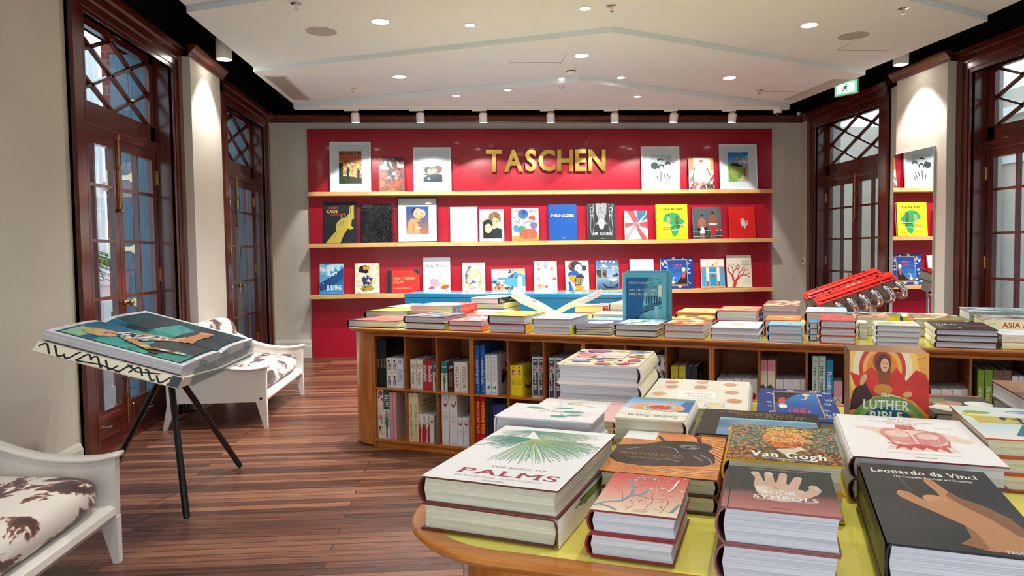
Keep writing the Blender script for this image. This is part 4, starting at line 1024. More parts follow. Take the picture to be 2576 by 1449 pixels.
def curls(seed, n, c, w=.012, r=(.03, .09)):
    rd = random.Random(seed); out = []
    for _ in range(n):
        cx, cy, rr, a0 = rd.random(), rd.random(), rd.uniform(*r), rd.uniform(0, 6)
        out.append([(min(1, max(0, cx+rr*(1-t/22)*math.cos(a0+t*.5))), min(1, max(0, cy+rr*.75*(1-t/22)*math.sin(a0+t*.5)))) for t in range(20)])
    return L(out, w, c)
hand_gun = [P([(.05, 0), (.5, 0), (.62, .22), (.72, .33), (.70, .44), (.78, .5), (.74, .60), (.60, .62), (.50, .58), (.40, .5), (.36, .4), (.38, .3), (.22, .16)], '#c9b552'),
            P([(.52, .52), (.68, .5), (.70, .66), (.78, .72), (.80, .90), (.92, .93), (.93, .60), (.86, .56), (.84, .42), (.92, .36), (.82, .32), (.72, .36), (.66, .48)], '#c9b552'),
            Rg(.60, .64, .07, .02, '#c9b552'), L([(.74, .66), (.9, .66)], .012, DK), L([(.82, .72), (.82, .9)], .012, DK), L([[(.42, .50), (.45, .38)], [(.5, .54), (.52, .42)], [(.58, .55), (.6, .44)], [(.3, .12), (.45, .3)]], .012, '#6a5c28')]
africa = [P([(.24, .62), (.30, .72), (.45, .76), (.60, .76), (.72, .70), (.78, .60), (.90, .52), (.88, .47), (.76, .38), (.70, .22), (.58, .08), (.52, .08), (.48, .24), (.46, .42), (.36, .48), (.24, .50), (.20, .56)], '#2c9a52')]
A = {}
A['kaos'] = [R(0, 0, 1, 1, DK), T('ALBERT', .28, .86, .05, '#c8402e', .32, 1, 1), T('KAOS', .25, .77, .07, '#d8c66a', .34, 1.5, 1), T('WATSON', .37, .69, .05, '#c8402e', .34, 1, 1)]+hand_gun
A['milh'] = [R(0, 0, 1, 1, '#0f4d9b'), T('MILHAZES', .5, .69, .075, '#f2f4f6', .8, 1.6), T('TASCHEN', .52, .07, .02, '#e8e8ea', .12, 1)]
A['giger'] = [R(0, 0, 1, 1, '#2b2f33'), P([(.3, 1), (.7, 1), (.68, .72), (.58, .5), (.56, .3), (.44, .3), (.42, .5), (.32, .72)], 'N|#5c6266|#9aa0a3|#3a3e42|30'), E(.5, .47, .13, .10, '#b4b8ba'), E(.5, .38, .09, .1, '#c6cacc'), L([[(.4, .5), (.3, .42)], [(.6, .5), (.7, .42)]], .05, '#8a9094'),
              L([[(.46, .46), (.49, .46)], [(.51, .46), (.54, .46)], [(.47, .34), (.53, .34)]], .012, '#2b2f33'), L([[(.1, .95), (.13, .6), (.1, .3), (.16, .1)], [(.22, .98), (.2, .7), (.24, .4), (.18, .2)], [(.9, .95), (.87, .6), (.9, .3), (.84, .1)], [(.78, .98), (.8, .7), (.76, .4), (.82, .2)], [(.4, .95), (.38, .75)], [(.6, .95), (.62, .75)]], .02, '#8d9396'),
              Rg(.16, .82, .06, .02, '#a8adb0'), Rg(.84, .82, .06, .02, '#a8adb0'), E(.17, .66, .06, .03, '#8d9396'), E(.83, .66, .06, .03, '#8d9396'), T('HR GIGER', .52, .17, .075, '#eceeef', .7, .5, 1), T('TASCHEN', .52, .04, .018, '#e8e8ea', .12, 1)]
A['fight'] = [R(0, 0, 1, 1, '#f4d81e'), T('NORMAN MAILER', .53, .925, .018, '#d98a1e', .34, 1), T('THE FIGHT', .53, .855, .06, '#17191c', .62, 2)]+africa+\
    figure(.39, .30, .40, '#a9967e', '#a9967e', asp=.9)+figure(.66, .30, .42, '#5b5a4a', '#4a4a3e', asp=.9)+[P([(.30, .08), (.44, .08), (.50, .34), (.24, .34)], '#f4d81e'), P([(.70, .24), (.85, .40), (.90, .34), (.8, .1)], '#f4d81e'), P([(.44, .34), (.74, .38), (.66, .12), (.56, .08), (.5, .1)], '#2c9a52'),
     L([[(.20, .375), (.92, .42)], [(.20, .22), (.92, .29)]], .012, '#f3f0d2'), T('GEORGE', .32, .33, .035, '#1f2a22', .26, 1.5), T('FOREMAN', .33, .275, .035, '#1f2a22', .29, 1.5), T('MUHAMMAD', .70, .37, .035, '#1f2a22', .34, 1.5), T('ALI', .7, .315, .035, '#1f2a22', .1, 1.5),
     T('v', .5, .33, .03, '#1f2a22', .03, 1), T('NEIL LEIFER', .34, .13, .03, '#d98a1e', .2, 1), T('HOWARD L BINGHAM', .80, .11, .03, '#d98a1e', .26, 1)]
A['box'] = [R(0, 0, 1, 1, '#54585c'), G(0, 0, 1, .4, '#2c2f33', '#54585c', 5), L([[(0, .24), (1, .27)], [(0, .06), (1, .09)]], .014, '#d9d9d6')]+figure(.32, -.06, .82, '#a5684a', '#eceae6', asp=.8)+figure(.70, -.12, .98, '#8a5038', '#b8232c', asp=.8)+[R(.56, .44, .84, .48, '#e8e6e0'), E(.22, .3, .07, .04, '#1c1c20'), E(.44, .32, .06, .04, '#1c1c20'), E(.92, .30, .06, .04, '#b8232c')]
horse = [P([(.48, .42), (.44, .47), (.47, .50), (.44, .53), (.47, .57), (.45, .60), (.50, .63), (.53, .66), (.55, .62), (.58, .60), (.55, .56), (.60, .54), (.62, .57), (.65, .55), (.60, .50), (.63, .47), (.61, .44), (.66, .42), (.68, .48), (.72, .50), (.69, .42), (.62, .39), (.60, .36), (.62, .32), (.57, .31), (.57, .36), (.54, .40), (.50, .37), (.46, .38)], '#c9cccf'), L([[(.45, .6), (.41, .585)], [(.47, .52), (.41, .49)], [(.66, .44), (.70, .54), (.68, .57)]], .02, '#c9cccf')]
A['red'] = [R(0, 0, 1, 1, '#cf1f1c'), L([(.09, 0), (.09, 1)], .008, '#9c1512')]+horse
A['jack'] = [R(0, 0, 1, 1, '#b9c4d2'), P([(0, .42), (.42, .5), (.42, .56), (0, .60)], '#c94a4e'), P([(.55, .5), (1, .38), (1, .62), (.55, .58)], '#c94a4e'), P([(.38, .6), (.62, .6), (.40, 1), (.10, 1)], '#c94a4e'), P([(.45, .45), (.60, .45), (.98, 0), (.72, 0)], '#c94a4e'), P([(.35, .45), (.45, .4), (.1, 0), (0, 0), (0, .08)], '#d98a8c'), P([(.52, .9), (.60, .62), (.95, .9), (.95, 1), (.55, 1)], '#38688c'), P([(.72, .62), (1, .72), (1, .92)], '#38688c'), P([(0, .72), (0, .95), (.22, .68)], '#7d9cbc'), L([[(0, .4), (.4, .47)], [(.6, .47), (1, .35)], [(0, .63), (.36, .59)]], .03, '#eceef0'),
             E(.5, .5, .15, .12, 'V|#3d5a8c|#d96a4c|#e0c070|#9a3438|40'), Rg(.5, .5, .10, .02, '#6a86b4')]
A['milart'] = [R(0, 0, 1, 1, '#efeae2'), R(0, 0, 1, .16, '#e08a3a'), E(.42, .82, .20, .15, '#2f6fae'), E(.45, .86, .1, .08, '#1f4f86'), E(.75, .68, .13, .10, '#d8503c'), E(.62, .46, .28, .2, '#e8b3b4'), Rg(.62, .46, .18, .03, '#d8606a', .7), E(.82, .47, .14, .1, '#2f6fae'), E(.84, .47, .07, .05, '#d8503c'), E(.35, .34, .17, .12, '#2f8f5a'), E(.5, .2, .22, .15, '#d8503c'), E(.74, .22, .2, .16, '#de5a40'), E(.14, .38, .1, .12, '#4f7fc0'), L([[(.05, .7), (.2, .74), (.3, .66), (.22, .56), (.12, .6)], [(.1, .9), (.2, .95), (.25, .85)], [(.7, .9), (.85, .95), (.92, .82)]], .03, '#c0404c'), curls(3, 9, '#8a4a86', .014), L([[(.62, .1), (.66, .3)], [(.4, .1), (.44, .24)]], .03, '#2f8f5a')]
A['couple'] = [R(0, 0, 1, 1, '#f1eee4'), R(.11, .08, .90, .95, 'N|#a9bcc4|#c8d4d8|#8ea4ae|4')]+[P([(.45, .08), (.9, .08), (.9, .38), (.7, .42), (.5, .36)], '#22262c'), E(.62, .72, .26, .2, 'V|#7a5a3a|#9c7a4e|#6a4a30|60'), E(.64, .58, .15, .15, '#d9ab8a'), E(.57, .61, .03, .012, '#3a2a20'), E(.7, .61, .03, .012, '#3a2a20'), E(.64, .50, .05, .012, '#b0685a'), E(.33, .52, .21, .16, '#1d1a1c'), P([(.14, .08), (.56, .08), (.52, .5), (.14, .52)], '#1d1a1c'), E(.35, .40, .15, .15, '#e2b492'), E(.28, .43, .03, .01, '#3a2a20'), E(.42, .43, .03, .01, '#3a2a20'), E(.35, .32, .05, .014, '#b0685a')]
A['grey'] = [R(0, 0, 1, 1, '#d6d5d2'), curls(8, 7, '#cdccc8', .008), Q('TRACEY EMIN', .55, .50, .022, '#8f8e8c', .28, 0, 1), Q('WORKS', .55, .46, .018, '#8f8e8c', .36, 0, 1)]
A['surf'] = [G(0, 0, 1, .55, '#3f9ad0', '#1a5f9e'), R(0, .55, 1, 1, 'V|#7cc0e2|#a8d8ee|#4fa0d2|#cfe8f2|22'), P([(0, .3), (.62, .66), (1, .86), (1, .55), (.45, .2), (0, .1)], '#1d4f8c'), P([(0, .62), (.2, .66), (.46, .58), (0, .36)], '#5fb0dc'), E(.62, .66, .12, .05, '#dceef6', 30), L([[(.62, .62), (.66, .68), (.61, .66)], [(.6, .61), (.7, .67)]], .03, '#1b2c44'), L([[(.15, .3), (.24, .44)], [(.18, .42), (.28, .4)]], .03, '#1b2c44'), P([(.1, .26), (.2, .38), (.16, .36)], '#e8e4da'), T('SURFING', .6, .21, .16, '#f4f6f6', .6, 1.2), T('TASCHEN', .52, .035, .02, '#f4f6f6', .14, 1)]
A['swirl'] = [R(0, 0, 1, 1, '#efe6d2'), curls(11, 40, '#c8a868', .014, (.05, .1)), P([(.15, .7), (.2, .9), (.45, .93), (.6, .86), (.62, .7), (.45, .66), (.3, .68)], '#1d1a1a'), E(.66, .78, .12, .11, '#ecd8c0'), P([(.62, .7), (.74, .58), (.8, .5), (.5, .3), (.4, .5), (.5, .62)], '#ecd8c0'), P([(.28, .52), (.5, .6), (.72, .5), (.66, .3), (.34, .3)], '#27406e'), B(2, 10, .35, .35, .65, .55, .02, .05, ['#c9a23a', '#e9dcc0', '#1d1a1a']), R(.3, .1, .72, .28, '#a8963a'), B(5, 14, .25, .05, .75, .3, .02, .04, ['#a8963a', '#4f8a7a', '#1d1a1a', '#c46a3a']), R(.34, .78, .58, .9, '#c99a3a'), B(7, 10, .36, .74, .58, .9, .015, .03, ['#1d1a1a', '#d9b24a'])]
A['film'] = [R(0, 0, 1, 1, '#cf2f28'), R(0, 0, .15, 1, '#25262b'), P([(.8, 1), (1, 1), (1, .78)], '#25262b'), P([(.86, 0), (1, 0), (1, .16)], '#25262b'), T('THE', .22, .84, .12, '#b22a24', .16, 0, 0, 0, 'l'), T('WALT DISNEY', .21, .64, .13, '#e0c07a', .66, .6, 0, 0, 'l'), T('FILM', .21, .48, .13, '#e0c07a', .28, .6, 0, 0, 'l'), T('ARCHIVES', .21, .33, .12, '#b22a24', .5, 0, 0, 0, 'l'), T('THE ANIMATED MOVIES 1921 1968', .21, .21, .045, '#e8c8a8', .52, 0, 0, 0, 'l')]
A['line'] = [R(0, 0, 1, 1, '#cfd6e6'), T('Andy Warhol', .48, .76, .085, '#5a6478', .82, 0), Q('SEVEN', .72, .63, .015, '#8a90a0', .14), T('ILLUSTRATED', .72, .59, .015, '#8a90a0', .22), T('BOOKS', .72, .55, .015, '#8a90a0', .14), E(.40, .28, .18, .11, '#e59ab8', -30), E(.62, .22, .15, .05, '#e8a8c0'), E(.74, .25, .09, .035, '#e6c23c', -15), P([(.15, .1), (.28, .18), (.42, .16), (.38, .11)], '#d23a44'), E(.80, .15, .16, .05, '#dd4f34', 10), P([(.55, .4), (.6, .45), (.63, .4), (.68, .46), (.7, .36), (.6, .33)], '#d4dcf0'), L([(.14, .3), (.2, .42), (.3, .48), (.36, .5)], .05, '#a8cfe2')]
A['bodies'] = [R(0, 0, 1, 1, '#ddd2b8'), R(.09, .05, .92, .95, 'N|#c8b896|#e6dcc4|#b4a27e|6'), P([(.1, .6), (.3, .9), (.5, .8), (.45, .5), (.55, .3), (.3, .25), (.12, .3)], '#3b6a94'), E(.5, .62, .26, .14, '#cdb690', 25), E(.34, .5, .14, .2, '#d9c4a0', -10), L([[(.6, .75), (.82, .6), (.78, .3), (.7, .12)], [(.3, .6), (.2, .4), (.28, .2), (.5, .18)], [(.5, .8), (.3, .75), (.2, .62)]], .08, '#bda47c'), E(.42, .78, .09, .07, '#cdb690'), L([[(.2, .85), (.3, .88)], [(.5, .3), (.7, .35), (.8, .3)], [(.25, .1), (.6, .14)]], .02, '#38485a')]
A['land'] = [R(0, 0, 1, 1, '#f0e4cc'), G(0, .75, 1, 1, '#f0e4cc', '#e8b8a4', 5), P([(0, .62), (.14, .5), (.3, .36), (.2, .3), (0, .32)], '#5a9ac0'), P([(.3, .36), (.55, .72), (.72, .9), (1, .7), (1, .2), (.6, .15), (.4, .3)], '#4a96b6'), P([(0, .1), (.16, .36), (.24, .38), (.42, .12), (.3, 0), (0, 0)], '#d98c74'), P([(.7, .9), (.86, 1), (1, 1), (1, .75), (.8, .78)], '#e3a684'), R(.16, .52, .5, .6, '#3f86b4'), B(9, 26, .5, .6, .78, .95, .02, .06, ['#2f3a40', '#3b474c'], .45), B(12, 16, .02, .1, .35, .42, .02, .05, ['#2f3a40', '#3b474c'], .45), B(13, 12, .4, .04, .62, .2, .03, .06, ['#2f3a40', '#3b474c'], .4), R(.77, .16, .91, .66, '#f3ede0'), L([[(.84, .62), (.84, .3)], [(.22, .9), (.22, .8)], [(.3, .95), (.3, .8)]], .012, '#5a5a5a')]
A['sea'] = [R(0, 0, 1, 1, '#e6ddcb')]+[E(x, y, .075, .05, c) for x, y, c in ((.18, .9, '#c98a68'), (.82, .9, '#e0c49a'), (.2, .74, '#c9835a'), (.78, .74, '#b87a58'), (.17, .4, '#c49a5e'), (.88, .4, '#b8543e'), (.22, .14, '#b87a5e'), (.52, .13, '#a85a3e'), (.82, .14, '#9ab0c0'))]+[Rg(.22, .14, .12, .03, '#b4745a', .7), Rg(.82, .14, .11, .03, '#8fa6bc', .7), E(.5, .86, .1, .1, '#8fa0b8'), E(.5, .80, .03, .07, '#b8845c'), R(.3, .42, .76, .64, '#ece6da'), T('ERNST', .53, .57, .035, '#6a6a68', .24, 0, 1), T('HAECKEL', .53, .50, .035, '#6a6a68', .34, 0, 1), L([[(.32, .67), (.74, .67)], [(.4, .36), (.66, .36)], [(.53, .36), (.53, .28)]], .006, '#8fa0a8')]
A['sea2'] = [R(0, 0, 1, 1, '#efeadb')]+[E(x, y, .07, .07, c) for x, y, c in ((.30, .9, '#ead7a8'), (.58, .88, '#d89470'), (.83, .86, '#e6c6b0'), (.13, .73, '#dd9a6e'), (.17, .45, '#d8a080'), (.88, .60, '#dfae7c'), (.5, .30, '#d89a78'), (.80, .32, '#e0a070'), (.83, .14, '#de9274'), (.2, .15, '#dca684'), (.5, .1, '#d9b090'))]+[Rg(.30, .9, .09, .016, '#a9bccb', .8), Rg(.83, .86, .12, .02, '#dc9c7c', .7), Rg(.83, .86, .08, .012, '#d8a890', .7), R(.31, .47, .70, .70, '#f6f4ec'), L([(.31, .47), (.70, .47), (.70, .70), (.31, .70), (.31, .47)], .003, '#b4b4ac'),
    T('ERNST', .5, .63, .04, '#6a6a6a', .2, 0, 1), T('HAECKEL', .5, .55, .04, '#6a6a6a', .27, 0, 1), L([[(.08+.1*k, .36+.02*(k % 2)), (.12+.1*k, .40), (.16+.1*k, .36)] for k in range(9)]+[[(.05+.11*k, .78), (.1+.11*k, .8), (.15+.11*k, .77)] for k in range(8)], .005, '#a9b8bf'), L([[(.4, .2), (.5, .3), (.6, .2)], [(.46, .18), (.5, .3), (.54, .18)]], .006, '#9aa8b4'), L([[(.13+.05*math.cos(a), .73+.05*math.sin(a)), (.13+.09*math.cos(a), .73+.08*math.sin(a))] for a in [k*.52 for k in range(12)]], .006, '#c87c50')]
A['portr'] = [R(0, 0, 1, 1, '#eeebe6'), E(.42, .80, .30, .19, 'V|#3c3a40|#2c2a30|#4a484e|50'), E(.80, .74, .11, .1, '#3c3a40'), E(.55, .74, .16, .13, '#eedccc'), E(.52, .75, .035, .02, '#2a2a30'), P([(.12, .86), (.24, .96), (.2, .76)], '#cc5040'), P([(.14, .62), (.5, .66), (.62, .5), (.3, .42), (.08, .5)], '#2454a4'), P([(.08, .5), (.42, .5), (.4, .18), (.2, .3)], '#d98c34'), P([(.46, .48), (.66, .58), (.82, .42), (.62, .1), (.4, .12), (.36, .3)], '#34363a'), P([(.1, .3), (.2, .28), (.3, 0), (.12, 0)], '#2454a4'), P([(.2, .28), (.42, .02), (.3, 0)], '#7ab8a0'), P([(.42, .14), (.8, .14), (.7, 0), (.4, 0)], '#d98c34'), T('EGON', .64, .36, .09, '#e0c070', .36, .6), T('SCHIELE', .66, .24, .09, '#e0c070', .48, .6), Q('THE PAINTINGS', .6, .15, .02, '#e0c070', .3)]
A['canal'] = [G(0, .42, 1, 1, '#8fb0cc', '#3c5f8a'), B(5, 26, 0, .52, 1, .98, .05, .14, ['#9db8d0', '#5c7fa4', '#c3d4e2', '#48698f'], .4), G(0, 0, 1, .42, '#2d4a68', '#7fa0b8'), E(.72, .34, .2, .05, '#c9dce6'), R(0, .40, .46, .66, 'V|#38404a|#8a7f70|#5c564e|#22262c|26'), P([(.7, .44), (.98, .44), (.98, .5), (.88, .58), (.84, .5), (.72, .5)], '#202c3a'), P([(.22, .24), (.30, .14), (.5, .08), (.78, .09), (.95, .22), (.92, .1), (.7, .04), (.4, .05)], '#14181e'), L([(.62, .14), (.62, .34)], .04, '#14181e'), T('GRAND TOUR', .5, .78, .06, '#dcc8a0', .72, 1), E(.78, .93, .06, .04, '#f2f4f2')]
A['usa'] = [R(0, 0, 1, 1, '#e6e2d4'), Rg(.52, .9, .03, .01, '#8a9a8a'), T('THE', .55, .80, .035, '#8c9a94', .12, 0, 1), T('UNITED STATES', .55, .745, .04, '#8c9a94', .56, 0, 1), T('OF AMERICA', .55, .69, .04, '#8c9a94', .46, 0, 1)]
A['nights'] = [R(0, 0, 1, 1, '#1a3c86'), curls(21, 46, '#dfe4ec', .012, (.03, .06)), P([(.2, .08), (.82, .08), (.82, .92), (.2, .92)], '#c9a05a'), G(.215, .095, .805, .905, '#3a86c6', '#153e8e', 6), P([(.34, .1), (.8, .12), (.8, .5), (.66, .4), (.5, .2)], '#2c1e1c'), E(.70, .60, .055, .07, '#f0ead0'), E(.71, .53, .03, .03, '#d98c7c'), P([(.66, .5), (.76, .5), (.74, .34), (.66, .3)], '#c24e5c'), E(.36, .2, .05, .05, '#e8cfb0'), L([(.36, .26), (.38, .34), (.44, .36)], .03, '#e8cfb0'), P([(.215, .1), (.8, .1), (.8, .14), (.215, .14)], '#8a5a34'), T('1001', .5, .74, .08, '#d94a6a', .26, 1.2), T('NIGHTS', .5, .655, .04, '#d94a6a', .24, .6)]
A['pompeii'] = [R(0, 0, 1, 1, '#3fa0c4'), R(0, .72, 1, 1, '#ece6dc'), R(.2, .06, .32, .98, '#e6d9c4'), R(.66, .06, .78, .98, '#e6d9c4'), R(.21, .06, .31, .22, '#c8403c'), R(.67, .06, .77, .22, '#c8403c'), R(.32, .72, .66, .96, '#ede4d2'), R(.38, .1, .62, .66, '#2f93ba'), L([[(.05, .7), (.15, .7), (.15, .1), (.05, .1), (.05, .7)], [(.83, .7), (.95, .7), (.95, .1), (.83, .1), (.83, .7)], [(0, .72), (1, .72)], [(0, .98), (1, .98)], [(.2, .98), (.32, .82), (.66, .82), (.78, .98)]], .014, '#c9704a'), R(.42, .36, .58, .44, '#c8342e'), T('POMPEII', .5, .52, .05, '#eef4f4', .32, 1), E(.5, .78, .05, .03, '#8a8a7a'), R(0, .0, 1, .05, '#d9b484')]
def tree(c):
    rd = random.Random(6); out = []
    def br(x, y, a, l, w, k):
        x2, y2 = x+l*math.cos(a), y+l*.75*math.sin(a); out.append(L([(x, y), ((x+x2)/2+rd.uniform(-.01, .01), (y+y2)/2), (x2, y2)], w, c))
        if k: [br(x2, y2, a+rd.uniform(.25, .6)*q, l*rd.uniform(.68, .85), w*.62, k-1) for q in (1, -1)]
    br(.24, 0, 1.3, .28, .13, 0); br(.28, .16, .9, .26, .09, 4); br(.24, .2, 1.75, .24, .08, 4); return out
A['coral'] = [R(0, 0, 1, 1, '#dedcc8')]+tree('#c23a36')+[T('Cabinet of', .74, .82, .04, '#6a6a60', .34, 0, 1), T('Natural', .76, .765, .04, '#6a6a60', .26, 0, 1), T('Curiosities', .74, .71, .04, '#6a6a60', .34, 0, 1), Q('LOCUPLETISSIMI RERUM', .76, .18, .014, '#6a6a60', .3)]
A['street'] = [R(0, 0, 1, 1, 'V|#7a2c24|#c8513a|#33333b|#8c6a54|#4a4a55|24'), P([(0, .35), (.4, .3), (1, .4), (1, 0), (0, 0)], 'N|#a83c2a|#5c3a28|#c8663c|9'), P([(0, .98), (.5, 1), (1, .9), (1, .72), (0, .62)], 'V|#8c3c30|#c9bcb4|#46464e|30'), R(.02, .66, .22, .78, '#c8ccd0'), R(.72, .74, .98, .86, '#d6cfc8'), B(3, 14, .3, .3, .95, .65, .03, .06, ['#23283a', '#3c4258', '#d0d0cc'], 1.6), P([(.35, .2), (.9, .3), (.7, .12), (.45, .1)], '#cf4634')]
A['heimat'] = [R(0, 0, 1, 1, '#ecd2b8'), R(0, .6, .18, 1, '#c87c40'), R(.88, .6, 1, 1, '#d9a060'), P([(.22, 1), (.3, .72), (.12, .5), (0, .45), (0, 0), (1, 0), (1, .45), (.88, .5), (.74, .7), (.8, 1)], '#f1ddc8'), E(.5, .9, .085, .035, '#b8343a'), P([(.0, .5), (.14, .4), (.22, .2), (.5, .1), (.84, .2), (.9, .42), (1, .5), (1, 0), (0, 0)], 'V|#ece6da|#4a7a4a|#c8434a|#2f3a30|#e8d8c0|34'), L([[(.24, .7), (.14, .4), (.2, .22), (.5, .1), (.8, .2), (.88, .4), (.72, .7)]], .03, '#2a2f2a'), T('Ellen von Unwerth', .5, .32, .03, '#d9707a', .6, 0, 1), T('Heimat', .5, .20, .12, '#c8404c', .7, .5, 1)]
A['flower'] = None
def leaning(name, px, z, art, label, cat='book', page=None, depth=.035, edge=None, spine=None, fur=False, frame_=None, rot=0, cover='#dddddd'):
    x0, y0, x1, y1 = px; yb = WF-.085 if not frame_ else WF-.075
    a = aty(x0, y1-4, yb); b = aty(x1, y1-4, yb); w = (b.x-a.x); cx = (a.x+b.x)/2
    t_ = depth; h = solve(lambda s: proj((cx, yb-.02, z+s))[1], y0, .05, 1.2)
    foot = .10; tilt = math.asin(min(.5, (foot-t_-.006)/h)) if not frame_ else math.asin(min(.4, (.09-t_-.004)/h))
    # local x right, y up the cover, z toward the viewer
    Up = Vector((0, math.sin(tilt), math.cos(tilt))); Nn = Vector((0, -math.cos(tilt), math.sin(tilt)))
    o = Vector((a.x, WF-.004-math.sin(tilt)*h, z+.0015))
    mat = frame(o, Vector((1, 0, 0)), Up, Nn)
    root = empty(name, mat, label=label, cat=cat, group='framed photographs on the ledges' if frame_ else 'books displayed on the wall ledges')
    if frame_:
        fc, fw, mt, pic, pa = frame_
        m = M(fc, .35); mb = MB()
        for q in ((0, 0, w, fw), (0, h-fw, w, h), (0, fw, fw, h-fw), (w-fw, fw, w, h-fw)): mb.box((q[0], q[1], 0), (q[2], q[3], t_), m)
        mb.build('frame', root)
        mb = MB(); mb.box((fw, fw, .002), (w-fw, h-fw, t_-.012), M(mt, .6)); mb.build('mat_board', root)
        mb = MB(); x0_, y0_, x1_, y1_ = pic
        draw(mb, (x0_*w, y0_*h, t_-.0119), (1, 0, 0), (0, 1, 0), (x1_-x0_)*w, (y1_-y0_)*h, pa, .00006); mb.build('photograph', root, fix=False)
        mb = MB(); mb.add([(fw, fw, t_-.003), (w-fw, fw, t_-.003), (w-fw, h-fw, t_-.003), (fw, h-fw, t_-.003)], [(0, 1, 2, 3)], glass); mb.build('glass', root, fix=False)
    else: book_parts(root, w, h, t_, cover, edge, page, 'S', art, spine, sstep=.00006)
    return root, w, h, t_
